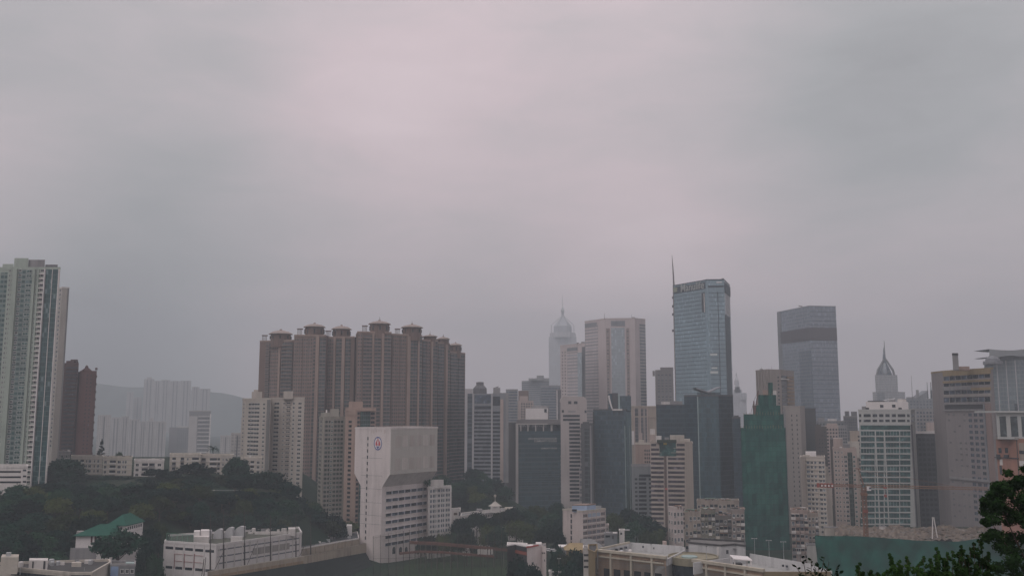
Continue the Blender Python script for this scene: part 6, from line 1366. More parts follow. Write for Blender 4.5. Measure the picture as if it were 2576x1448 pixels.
    b = polyb(Y7, 'white_house', 'tall narrow white house with red roof edge and low wing by the field', [(420, 1060), (622, 1022), (684, 1046)], 455, 1, WB, zb=14, depth=12)
    RD = wall('red_coping', (.36, .10, .09), .2); w = b.face(0)[3]; mb = MB(); b.bx(mb, 0, -.1, w*.77, b.zt-.1, b.zt+.5, -.4, .3); mb.build('red_coping', RD, b.root)
    for x in (635, 660): b.slab('window', 1, x-9, 1118, x+9, 1136, GD, .05)
    b.slab('window', 1, 657, 1215, 671, 1243, GD, .05); b.rbox('roof_cap', 415, 505, 1032, -.5, 5, WHITE); b.rbox('roof_house', 540, 622, 1000, 3, 5, WHITE)
    g = polyb(Y7, 'long_pavilion', 'low pavilion with red fascia and dark glass left of the narrow white house', [(150, 1030), (262, 1012), (425, 1045)], 470, 1, wall('pavilion_dark', (.05, .05, .05), .25), zb=14, depth=10, roofm=WHITE); g.slab('red_fascia', 1, 240, 1082, 424, 1124, wall('rust_fascia', (.24, .075, .055), .25), .4); g.slab('dark_glazing', 1, 264, 1024, 424, 1080, DARKM, .1); g.parapet(WHITE, .4)
    b = flat(Y7, 'low_wall_house', 'low white wall and gate at the bottom edge left of the big school', 720, 980, 1388, 440, WHITE2, depth=4, zb=14, cat='wall'); b.slab('gate', 0, 775, 1395, 812, 1440, DARKM, .1); b.parapet(WHITE2, .3)
    b = flat(Y7, 'stair_block', 'narrow stacked white block left of the big school', 1192, 1262, 1070, 430, WHITE2, depth=8, zb=14)
    for y in (1130, 1205, 1290): b.slab('dark_landing', 0, 1200, y+15, 1262, y+45, DARKM, .06)
    b.parapet(WHITE2, .4)

def big_school():
    OR = wall('apricot_render', (.36, .255, .185), .3); CB = wall('cream_beam', (.43, .39, .32), .3); OL = wall('olive_render', (.22, .17, .10), .25)
    def wing(T, label, front, Yr, ref, colx, open_, zb=8):
        b = polyb(T, 'school_wing', label, front, Yr, ref, OR, zb=zb, depth=34, roofm=wall('terrace_floor', (.33, .33, .32), .3), body=False)
        # terrace floor sits lower: cut by tall parapets
        mb = MB(); b.bx(mb, 0, -.6, b.face(0)[3]+.6, b.zt-.1, b.zt+1.0, -.7, .9); mb.build('roof_beam', CB, b.root)
        mb = MB(); b.bx(mb, 0, .5, b.face(0)[3]-.5, b.zt-2.3, b.zt-1.7, -.2, .7); mb.build('lintel', CB, b.root)
        for x, y in colx:
            u, _ = b.hit(0, x, y); mb = MB(); b.bx(mb, 0, u-.45, u+.45, b.zb, b.zt-.1, -.2, .75); mb.build('column', CB, b.root)
        return b
    a = wing(Y7, 'left wing of the big cream and apricot school with white roof terrace', [(1395, 1108), (2318, 1208)], 398, 1, [(1576, 1160), (1855, 1190), (2140, 1220)], None)
    for x0, x1, y in ((1475, 1560, 1338), (1610, 1702, 1350), (1750, 1842, 1362), (1890, 1985, 1376), (2030, 2130, 1390), (2175, 2270, 1404)): a.slab('dark_opening', 0, x0, y, x1, y+180, plain('dark_void', None), .06, .3)
    for x0, x1, y in ((1605, 1690, 1186), (1695, 1790, 1194), (1795, 1842, 1202), (1870, 1965, 1208), (1972, 2060, 1218), (2065, 2128, 1228), (1450, 1560, 1168), (2170, 2300, 1236)): a.slab('slot_window', 0, x0, y, x1, y+24, wall('slot_dark', (.10, .07, .055), .1), .05, .2)
    p, e, n, w = a.face(0)
    # terrace walls: white, seen from inside
    WT = wall('terrace_white', (.50, .50, .50), .3)
    def tw(b, pts, z0, z1, name='terrace_wall', t=.5, mat=WT):
        mb = MB(); P = [Vector((q.x, q.y)) for q in pts]
        for c, d in zip(P, P[1:]):
            ee = (d-c).normalized(); nn = Vector((ee.y, -ee.x))*t
            q = [c-ee*.05, d+ee*.05, d-nn+ee*.05, c-nn-ee*.05]; mb.prism([(v.x-b.o.x, v.y-b.o.y) for v in q], z0-b.zb, z1-b.zb)
        return mb.build(name, mat, b.root)
    zt = a.zt
    L = [atz(*Y7(x, y), zt+1) for x, y in ((1450, 1060), (1835, 975), (2240, 1003), (2509, 1026))]+[atz(*Y8(430, 1045), zt+1)]
    FL = wall('terrace_floor', None)
    mb = MB(); ring = [(a.vis[0].x, a.vis[0].y), (a.vis[1].x, a.vis[1].y)]+[(q.x, q.y) for q in reversed(L)]; mb.prism([(x-a.o.x, y-a.o.y) for x, y in ring], 0, zt-a.zb-3.1); mb.build('terrace', FL, a.root)
    tw(a, [Vector((a.vis[0].x, a.vis[0].y, 0)), Vector((a.vis[1].x, a.vis[1].y, 0))], a.zb, zt-.2, 'front_wall', .5, OR)
    tw(a, L[:2], zt-6, zt+.2, 'side_parapet'); tw(a, L[1:], zt-6, zt+.6, 'terrace_wall')
    tw(a, [L[0], L[1]], zt+.2, zt+1.0, 'side_beam', .9, CB)
    for k in range(5): q = L[0].lerp(L[1], .12+k*.17); mb = MB(); mb.box(q.x-a.o.x-.2, q.x-a.o.x+1.0, q.y-a.o.y-1.6, q.y-a.o.y-.3, zt-a.zb-1.4, zt-a.zb-.5); mb.build('parapet_opening', GD, a.root)
    for x, y, w_, h in ((2010, 1043, .7, .9), (2160, 1062, .6, .8), (2200, 1060, .3, .8), (2255, 1060, 1.1, .8), (2340, 1072, .9, .8), (2420, 1076, .4, .7)):
        q = atz(*Y7(x, y), zt-.6); d = L[2].lerp(L[3], .5); q = at(*Y7(x, y), L[1].y+(L[2].y-L[1].y)*.6-.6); mb = MB(); mb.box(q.x-a.o.x-w_/2, q.x-a.o.x+w_/2, q.y-a.o.y-.9, q.y-a.o.y-.2, q.z-a.zb-h/2, q.z-a.zb+h/2); mb.build('terrace_window', GD if w_ < 1 else wall('slot_dark', None), a.root)
    q = L[2].lerp(L[3], .2); mb = MB(); mb.box(q.x-a.o.x, q.x-a.o.x+1.6, q.y-a.o.y+1, q.y-a.o.y+3, zt-a.zb, zt-a.zb+2.0); mb.build('water_tank', PINK, a.root)
    tw(a, [L[4], Vector((a.vis[1].x+.3, a.vis[1].y+.6, 0))], zt-3.1, zt-.3, 'side_parapet')
    a.clutter(9, 11, a.zt-3.12, .25, .8)
    # olive end wall on the left
    A = at(*Y7(1262, 1090), 418); C = a.vis[0]; b = B(Y7, 'school_stair_wing', 'olive brown stair wing at the left end of the big school', [(A.x, 418), (at(*Y7(1352, 1080), 410).x, 410), (C.x-.3, C.y-.2)], A.z, OL, zb=10, depth=16, roofm=MATS['roof_dark']); b.slab('shaded_slot', 1, 1360, 1200, 1372, 1440, MATS['roof_dark'], .1); b.parapet(OL, .4)
    # drum between the wings
    q = at(*Y8(600, 1205), 402); d = empty('school_drum', 'low round olive link with flat roof between the two school wings', 'building', (q.x, 410, 8)); r = 10; mb = MB(); mb.lathe((0, 0, 0), [(r, 0), (r, q.z-8-3)], 32); mb.build('glass_wall', GD, d); mb = MB(); mb.lathe((0, 0, 0), [(r+.6, q.z-8-3), (r+.6, q.z-8), (r+.1, q.z-8), (r+.1, q.z-8.5), (0, q.z-8.4)], 32); mb.build('roof_rim', wall('olive_rim', (.26, .235, .17), .3), d)
    mb = MB(); mb.lathe((-2, -2, q.z-8.45), [(3.4, 0), (3.4, .5), (3.0, .6), (0, .6)], 20); mb.build('roof_light', wall('pale_teal', None), d)
    # right wing
    b = wing(Y8, 'right wing of the big school with cream roof beam and white portal on its terrace', [(560, 1246), (1505, 1384)], 366, 1, [(740, 1290), (1000, 1330), (1270, 1370)], None)
    zt = b.zt
    for x0, x1, y in ((622, 722, 1332), (760, 830, 1335), (850, 905, 1348), (915, 985, 1362), (1020, 1090, 1378), (1100, 1180, 1392)): b.slab('slot_window', 0, x0, y, x1, y+26, MATS['slot_dark'], .05, .2)
    R = [atz(*Y8(x, y), zt+1) for x, y in ((560, 1246), (1110, 1172), (1325, 1128), (1700, 1195), (2150, 1268))]
    S = [Vector((b.vis[0].x, b.vis[0].y, 0)), Vector((b.vis[1].x, b.vis[1].y, 0))]
    mb = MB(); ring = [(b.vis[0].x, b.vis[0].y), (b.vis[1].x, b.vis[1].y)]+[(q.x, q.y) for q in (R[4]+Vector((4, -14, 0)), R[4], R[3], R[2], R[1])]; mb.prism([(x-b.o.x, y-b.o.y) for x, y in ring], 0, zt-b.zb-3.2); mb.build('terrace', FL, b.root)
    tw(b, S, b.zb, zt-.2, 'front_wall', .5, OR); tw(b, R[:2], zt-4, zt+.5, 'side_parapet'); tw(b, R[2:], zt-6, zt+.7, 'terrace_wall')
    tw(b, [S[1]+Vector((0, 0, 0)), R[4]+Vector((4, -14, 0))], zt-8, zt-.1, 'right_wall', .5, OL); tw(b, [R[4]+Vector((4, -14, 0)), R[4]], zt-8, zt+.3, 'terrace_wall')
    for x, y in ((1782, 1303), (1832, 1312)): q = at(*Y8(x, y), R[3].y+(R[4].y-R[3].y)*.3-.8); mb = MB(); mb.box(q.x-b.o.x-.35, q.x-b.o.x+.35, q.y-b.o.y-.6, q.y-b.o.y+.3, q.z-b.zb-.4, q.z-b.zb+.4); mb.build('terrace_window', GD, b.root)
    # stair and plant block behind, white with dark roof edge
    zz = at(*Y8(930, 1030), 420).z
    pb = polyb(Y8, 'school_plant_block', 'white plant block with dark roof edge behind the right school wing', [(484, 990), (928, 1030), (1122, 1014), (1268, 1034)], 420, 1, WT, zb=14, depth=14); pb.parapet(MATS['roof_dark'], .45, .3, .3); pb.slab('doorway', 1, 1002, 1092, 1034, 1142, DARKM, .06); pb.slab('canopy', 1, 1095, 1068, 1158, 1078, GREYC, .9); pb.slab('corner_rib', 0, 880, 1050, 905, 1160, WHITE2, .4)
    b.clutter(8, 12, zt-3.22, .25, .7)
    # white portal frame on the terrace
    A = at(*Y8(1122, 1320), 384); C = at(*Y8(1345, 1350), 380); h = at(*Y8(1122, 1205), 384).z; z0 = zt-3.3
    p = empty('terrace_portal', 'white open portal frame standing on the right school terrace', 'pergola', (A.x, 384, z0)); dx = C.x-A.x
    for x, y in ((0, 0), (dx, -4), (0.6, 9), (dx+.6, 5)):
        mb = MB(); mb.box(x-.22, x+.22, y-.22, y+.22, 0, h-z0-.4); mb.build('post', WHITE, p)
    mb = MB(); mb.prism([(-.5, -.6), (dx+.5, -4.6), (dx+1.2, 5.6), (.2, 9.6)], h-z0-.4, h-z0, bottom=True); mb.build('roof_frame', WHITE, p)
    mb = MB(); mb.box(1.5, dx-1, 6, 9, 0, 2.6); mb.build('dark_room', DARKM, p)
    # tall thin lamps
    def lamp(T, x, yt, yb, Y, lab, z0=None, head=1.2):
        A = at(*T(x, yb), Y); t = at(*T(x, yt), Y); z0 = A.z if z0 is None else z0; l = empty('lamp_post', lab, 'lamp post', (A.x, Y, z0), 'thin pale lamp posts')
        mb = MB(); mb.bar((0, 0, -.3), (0, 0, t.z-z0), .11, .07, 6); mb.build('post', STEEL, l); mb = MB(); mb.box(-head, head, -.12, .12, t.z-z0-.05, t.z-z0+.1); mb.box(-head, -head+.5, -.2, .2, t.z-z0-.15, t.z-z0+.15); mb.box(head-.5, head, -.2, .2, t.z-z0-.15, t.z-z0+.15); mb.build('lamp_head', STEEL, l)
    lamp(Y8, 1398, 932, 1200, 409, 'thin pale lamp post on the school terrace, leftmost of the four in the row'); lamp(Y8, 1596, 958, 1215, 404, 'thin pale lamp post on the school terrace, second of the row from the left'); lamp(Y8, 1796, 978, 1240, 399, 'thin pale lamp post on the school terrace, third of the row from the left'); lamp(Y8, 2003, 1068, 1262, 394, 'shorter lamp post at the right end of the school terrace row')
    lamp(Y7, 860, 1205, 1400, 440, 'pale lamp post in the tree gap left of the big school', head=.9)
    lamp(Y7, 1862, 1010, 1180, 410, 'thin grey post on the left school terrace, nearer its middle', head=.25); lamp(Y7, 2126, 1010, 1190, 405, 'thin grey post on the left school terrace, farther right', head=.25); lamp(Y8, 735, 1040, 1215, 385, 'thin grey post at the corner of the right school terrace', head=.25)

def pavilions():
    b = polyb(X2, 'low_school', 'low white flat roofed schoolhouse right of the annex behind the emblem tower', [(1690, 240), (1725, 232), (1812, 232)], 640, 1, WHITE2, zb=14, depth=14); b.slab('window', 1, 1730, 262, 1772, 292, wall('slot_dark', None) if 'slot_dark' in MATS else wall('slot_dark', (.10, .07, .055), .1), .1); b.slab('window', 1, 1792, 252, 1806, 300, GD, .1); b.parapet(WHITE2, .5)
    b = polyb(X2, 'long_low_school', 'long low white building with small roof temple below the grey college wall', [(1815, 310), (2060, 262), (2490, 232)], 650, 1, WHITE2, zb=12, depth=20, roofm=wall('slate_roof', (.20, .20, .20), .3))
    b.bands('roof_edge', 1, 2062, 2486, 262, 1, 3, .6, WHITE, .6); b.wins(1, 2090, 2480, 14, 275, 3.3, 2, .5, 1.6, GD, WHITE2); b.wins(0, 1830, 2050, 7, 310, 3.3, 1, .5, 1.6, GD, WHITE2)
    b.rbox('roof_hut', 2010, 2080, 222, 8, 6, GREYC); b.rbox('roof_hut', 2360, 2480, 208, 8, 8, CREAM); b.parapet(WHITE2, .5)
    q = at(*X2(2240, 235), 658); o = empty('roof_temple', 'small white roof temple with tiered roof and lantern on the long low building', 'pavilion', (q.x, 655, b.zt-.3)); mb = MB(); mb.box(-3, 3, -3, 3, 0, 4); mb.build('wall', WHITE2, o); mb = MB(); mb.lathe((0, 0, 4), [(4.6, 0), (4.5, .4), (2.4, 1.6), (1.3, 2.6), (1.2, 2.7), (0, 3.6)], 4); mb.build('roof', wall('pale_cream', None), o); mb = MB(); mb.lathe((0, 0, 7.4), [(.25, 0), (.2, 2.6), (.8, 3), (.8, 4.2), (0, 4.6)], 8); mb.build('lantern', CREAM, o)
    b.close()
    for k, (x, y, w, lab) in enumerate(((1900, 580, 120, 'white garden shed left of three among the trees behind the field stand'), (2080, 590, 90, 'boxy white shed in the trees behind the field stand'), (2150, 590, 60, 'narrow pale shed right beside the boxy white one'), (2540, 500, 90, 'pale roof corner showing among trees below the college'))):
        b = flat(X2, 'garden_shed', lab, x-w/2, x+w/2, y-10, 600, WHITE2, depth=5, zb=12); b.parapet(WHITE2, .3); b.slab('door', 0, x-10, y+2, x+10, y+40, DARKM, .05)
# ================================================================== trees
def leaf_cloud(rnd, cen, n, s, spread, flat_=.6):
    """n leaf-sized faces around the clump centres -> verts, faces"""
    V_, F_ = [], []
    for _ in range(n):
        c, r = cen[rnd.integers(len(cen))]
        d = rnd.normal(size=3); d /= np.linalg.norm(d); p = c+d*r*(.4+.85*rnd.random()**1.4)*np.array([1, 1, flat_])
        nn = d*.6+rnd.normal(size=3)*.6+np.array([0, 0, .5]); nn /= np.linalg.norm(nn)
        u = np.cross(nn, rnd.normal(size=3)); u /= np.linalg.norm(u)+1e-6; w = np.cross(nn, u); k = s*(.6+.8*rnd.random())
        i = len(V_); V_ += [p+u*k, p+w*k*.6+nn*k*.15, p-u*k, p-w*k*.6-nn*k*.1]; F_.append((i, i+1, i+2, i+3))
    return V_, F_
def crown_mesh(name, seed, rx, rz, nclump, nleaf, s, mat, shape='round'):
    rnd = np.random.default_rng(seed); cen = []
    for k in range(nclump):
        d = rnd.normal(size=3); d[2] = abs(d[2])*1.0-.25; d /= np.linalg.norm(d); q = .55+.4*rnd.random()
        if shape == 'cone': t = rnd.random(); a = rnd.random()*6.28; p = np.array([math.cos(a)*rx*(1-t)*.8, math.sin(a)*rx*(1-t)*.8, rz*(2*t-1)]); cen.append((p, rx*.35*(1.1-t)+.1)); continue
        cen.append((d*q*np.array([rx, rx, rz]), rx*(.24+.20*rnd.random())))
    V_, F_ = leaf_cloud(rnd, cen, nleaf, s, 1)
    me = bpy.data.meshes.new(name); me.from_pydata([tuple(v) for v in V_], [], F_); me.materials.append(mat); me.update(); return me
def trunk_mesh(seed, h, rx, r0):
    rnd = random.Random(seed); mb = MB(); mb.bar((0, 0, -1.5), (0, 0, h*.55), r0, r0*.7, 6)
    for k in range(5):
        a = k*1.26+rnd.random(); mb.bar((0, 0, h*(.35+.04*k)), (math.cos(a)*rx*.55, math.sin(a)*rx*.55, h*(.7+.12*rnd.random())), r0*.45, r0*.15, 5)
    return mb.mesh('trunk', BARK)
CROWNS = [crown_mesh('crown', 11+i, 5.0, 3.9, 34, 3400, .42, LEAF[('dark', 'mid', 'olive', 'dark', 'mid', 'dark')[i]]) for i in range(6)]
TRUNKS = [trunk_mesh(50+i, 10, 5, .35) for i in range(3)]
NT = [0]
def tree(x, y, h, rw, label, group=None, name='broadleaf_tree', zb=None, k=None):
    """h total height, rw crown radius"""
    NT[0] += 1; k = random.randrange(6) if k is None else k
    z = gz(x, y) if zb is None else zb
    r = empty(name, label, 'tree', (x, y, z), group)
    t = bpy.data.objects.new('trunk', TRUNKS[k % 3]); c = bpy.data.objects.new('crown', CROWNS[k])
    sz = h*.45/3.9
    for o in (t, c): COL.objects.link(o); o.parent = r
    t.scale = (rw/5, rw/5, h*.75/10); c.scale = (rw/5, rw/5*random.uniform(.9, 1.1), sz); c.location = (0, 0, h-3.9*sz*1.02); c.rotation_euler = (0, 0, random.uniform(0, 6.28)); return r
def tree_px(px, py, Y, wpx, label, h=None, **k):
    """a tree whose crown top is seen at px, py and whose crown is wpx wide"""
    q = at(px, py, Y); z = gz(q.x, Y); h = q.z-z if h is None else h
    zb = None
    if h > 22: zb = q.z-16; h = 16
    if h < 5: zb = q.z-7; h = 7
    return tree(q.x, Y, h, wpx*Y/F/2, label, zb=zb, **k)
def inside(x, y, m=2.0):
    for P in FOOT:
        xs = [p[0] for p in P]; ys = [p[1] for p in P]
        if x < min(xs)-m or x > max(xs)+m or y < min(ys)-m or y > max(ys)+m: continue
        c = False; n = len(P)
        for i in range(n):
            (x0, y0), (x1, y1) = P[i], P[(i+1) % n]
            if (y0 > y) != (y1 > y) and x < (x1-x0)*(y-y0)/(y1-y0)+x0: c = not c
            L = math.hypot(x1-x0, y1-y0); t = max(0, min(1, ((x-x0)*(x1-x0)+(y-y0)*(y1-y0))/(L*L+1e-9)))
            if math.hypot(x-x0-(x1-x0)*t, y-y0-(y1-y0)*t) < m: return True
        if c: return True
    return False
def wood():
    # trees one can tell apart
    tree_px(165, 1153, 560, 86, 'round dark tree rising highest at the foot of the tall left tower')
    tree_px(490, 1164, 572, 84, 'broad round tree in front of the longest ridge flats')
    tree_px(594, 1152, 574, 66, 'tall domed tree just left of the cream estate slabs')
    tree_px(672, 1187, 560, 100, 'wide spreading tree before the foot of the cream estate slabs')
    tree_px(728, 1212, 556, 60, 'smaller domed tree at the right shoulder of the wood by the estate')
    tree_px(395, 1178, 575, 60, 'bushy tree between the second and third ridge flats')
    tree_px(300, 1336, 404, 112, 'wide round tree in front of the green roofed house', k=3)
    tree_px(432, 1184, 578, 50, 'small dark tree under the third ridge flats')
    rnd = random.Random(21); n = 0
    lab = 'dark green tree in the dense wood covering the left hillside'
    prof = ([100, 130, 170, 205, 260, 330, 385, 430, 470, 500, 530, 560, 600, 640, 680, 720, 750, 775, 810, 850], [1184, 1166, 1160, 1198, 1204, 1210, 1192, 1208, 1176, 1174, 1192, 1200, 1162, 1186, 1192, 1214, 1240, 1256, 1276, 1296])
    for row, (Y, off, st) in enumerate(((570, 6, 30), (556, 20, 26), (540, 42, 28), (526, 64, 28), (520, 88, 28), (516, 112, 30))):
        px = (96, 96, 96, 330, 380, 400)[row]
        while px < (850, 830, 745, 740, 735, 730)[row]:
            tree_px(px+rnd.uniform(-8, 8), lin(px, *prof)+off+rnd.uniform(-2, 8), Y+rnd.uniform(-4, 4), rnd.uniform(44, 66), lab, group='trees of the wood on the left hillside'); px += st
    y = 372
    while y < 520:
        st = 12.5 if y > 430 else 10.5
        x = -300*y/590-20
        while x < -62:
            xx, yy = x+rnd.uniform(-3.5, 3.5), y+rnd.uniform(-3.5, 3.5)
            px = CX+F*xx/yy
            ok = -60 < px < 735 and not inside(xx, yy, 4.5)
            z = gz(xx, yy); py = 1038.5+(CAMZ-z-10)*F/yy
            # keep sight lines to the house, the hall and the ridge flats
            if 185 < px < 362 and yy < 428 and py < 1385: ok = False
            if 395 < px < 790 and yy < 486: ok = False
            if px > 740 and yy < 520: ok = False
            if px < 345 and yy < 385: ok = False
            if yy > 555 and 120 < px < 650: ok = ok and rnd.random() < .55
            if py > 1462: ok = False
            if ok:
                h = rnd.uniform(8, 13) if yy < 545 else rnd.uniform(6, 9.5)
                tree(xx, yy, h, rnd.uniform(5.2, 8.0), lab, 'trees of the wood on the left hillside'); n += 1
            x += st
        y += st*.95
    for px, py, Y, w in ((752, 1266, 600, 56), (778, 1284, 600, 56), (805, 1296, 604, 52), (745, 1300, 590, 56), (772, 1312, 590, 56), (797, 1318, 592, 56), (760, 1332, 585, 50), (830, 1308, 606, 56), (738, 1335, 570, 50), (852, 1320, 606, 50), (720, 1300, 560, 56), (205, 1196, 579, 44), (235, 1197, 579, 44), (265, 1197, 579, 44), (295, 1198, 579, 44), (325, 1200, 579, 40), (385, 1288, 500, 60), (418, 1272, 500, 60), (448, 1286, 498, 60), (480, 1296, 498, 56), (510, 1282, 500, 60), (545, 1296, 512, 50), (384, 1330, 440, 50), (372, 1366, 425, 50), (388, 1395, 415, 46), (402, 1312, 470, 44)): tree_px(px, py, Y, w, lab, group='trees of the wood on the left hillside')
    lab2 = 'dark tree on the wooded knoll behind the emblem tower annex'
    for k in range(34):
        px = rnd.uniform(1085, 1292); Y = rnd.uniform(690, 760); q = at(px, 1300, Y)
        if not inside(q.x, Y, 3): tree(q.x, Y, rnd.uniform(9, 13), rnd.uniform(5, 8), lab2, 'trees on the knoll behind the emblem tower')
    lab3 = 'street side tree among the low roofs below the college building'
    for px, py, Y, w in ((1160, 1302, 600, 50), (1200, 1290, 610, 55), (1235, 1300, 600, 50), (1262, 1285, 625, 45), (1290, 1275, 620, 48), (1320, 1285, 640, 60), (1350, 1272, 660, 60), (1385, 1292, 620, 60), (1400, 1262, 680, 40), (1175, 1328, 560, 50), (1250, 1325, 560, 55), (1330, 1318, 570, 55), (1375, 1322, 560, 60), (1405, 1335, 545, 40), (1300, 1308, 585, 60), (1225, 1318, 580, 50), (1410, 1300, 600, 40)):
        tree_px(px, py, Y, w, lab3, group='trees below the college building')
    lab4 = 'bushy tree between the white six storey block and the old tenements'
    for px, py, Y, w in ((1545, 1290, 610, 45), (1580, 1278, 640, 50), (1612, 1295, 610, 60), (1645, 1310, 590, 60), (1600, 1312, 580, 50), (1560, 1308, 590, 40), (1660, 1330, 575, 40), (1630, 1335, 570, 40)):
        tree_px(px, py, Y, w, lab4, group='trees left of the old tenements')
    lab5 = 'dark tree in the hollow between the narrow white house and the big school'
    for px, py, Y, w in ((1415, 1392, 470, 50), (1450, 1385, 480, 50), (1440, 1412, 440, 60), (1480, 1415, 440, 45), (1405, 1420, 440, 40), (1470, 1395, 475, 40), (1405, 1380, 490, 40)):
        tree_px(px, py, Y, w, lab5, group='trees left of the big school')
    lab6 = 'dark tree against the foot of the narrow white house at the bottom edge'
    for px, py, Y, w in ((1325, 1412, 430, 55), (1345, 1425, 425, 45), (1300, 1405, 450, 45)): tree_px(px, py, Y, w, lab6, group='trees at the narrow white house')
    lab7 = 'tree screening the foot of the beige towers beside the long shed'
    for px, py, Y, w in ((800, 1300, 605, 60), (840, 1306, 600, 60), (880, 1312, 598, 50), (770, 1290, 610, 60), (790, 1262, 640, 50), (760, 1255, 640, 45), (900, 1318, 600, 40)):
        tree_px(px, py, Y, w, lab7, group='trees before the beige towers')
    lab8 = 'tree behind the field stand right of the emblem tower'
    for px, py, Y, w in ((1080, 1346, 575, 45), (1110, 1344, 575, 45), (1140, 1340, 580, 50), (1060, 1352, 570, 30)): tree_px(px, py, Y, w, lab8, group='trees behind the field stand')
    lab9 = 'leafy tree on the planted roof deck at the foot of the tall left tower'
    for px, py, w in ((10, 1158, 34), (38, 1152, 36), (62, 1160, 26)): tree_px(px, py, 525, w, lab9, h=5.6, group='trees on the left roof deck')
    for px, py, w, lab in ((140, 1118, 60, 'dark bushy tree at the foot of the slim cream slab tower'), (300, 1140, 22, 'small dark bush tree behind the ridge flats roofs')): tree_px(px, py, 640, w, lab, h=9)
    # conifer and palm over the ridge flats
    q = at(257, 1104, 612); r = empty('conifer_tree', 'slim dark conifer standing above the roofs of the ridge flats', 'tree', (q.x, 612, q.z-13)); c = bpy.data.objects.new('crown', crown_mesh('crown', 77, 2.6, 5.2, 40, 2200, .3, LEAF['dark'], 'cone')); COL.objects.link(c); c.parent = r; c.location = (0, 0, 7.8)
    mb = MB(); mb.bar((0, 0, -2), (0, 0, 11), .22, .08, 6); mb.build('trunk', BARK, r)
    q = at(537, 1118, 612); r = empty('palm_tree', 'tall thin palm tree standing above the roofs of the ridge flats', 'tree', (q.x, 612, q.z-12)); mb = MB(); mb.bar((0, 0, -2), (0, 0, 9.6), .2, .15, 6); mb.build('trunk', BARK, r)
    mb = MB(); rr = random.Random(4)
    for k in range(16):
        a = k*.393+rr.random()*.2; up = rr.uniform(.0, 1.5); p = Vector((0, 0, 9.4))
        for s in range(5):
            d = Vector((math.cos(a), math.sin(a), up-.45*s)).normalized()*.95; w = Vector((-math.sin(a), math.cos(a), 0))*(.34-.05*s); n = p+d; mb.quad([p-w, p+w, n+w*.8, n-w*.8]); mb.quad([p-w, n-w*.8, n+w*.8-Vector((0, 0, .25)), p+w-Vector((0, 0, .25))]); p = n
    mb.build('crown', LEAF['dark'], r)
    for px, py, w, lab in ((212, 1140, 46, 'planted shrubbery on the roof garden of the cream flats'), (600, 1140, 40, 'roof shrubs left of the cream estate')): pass

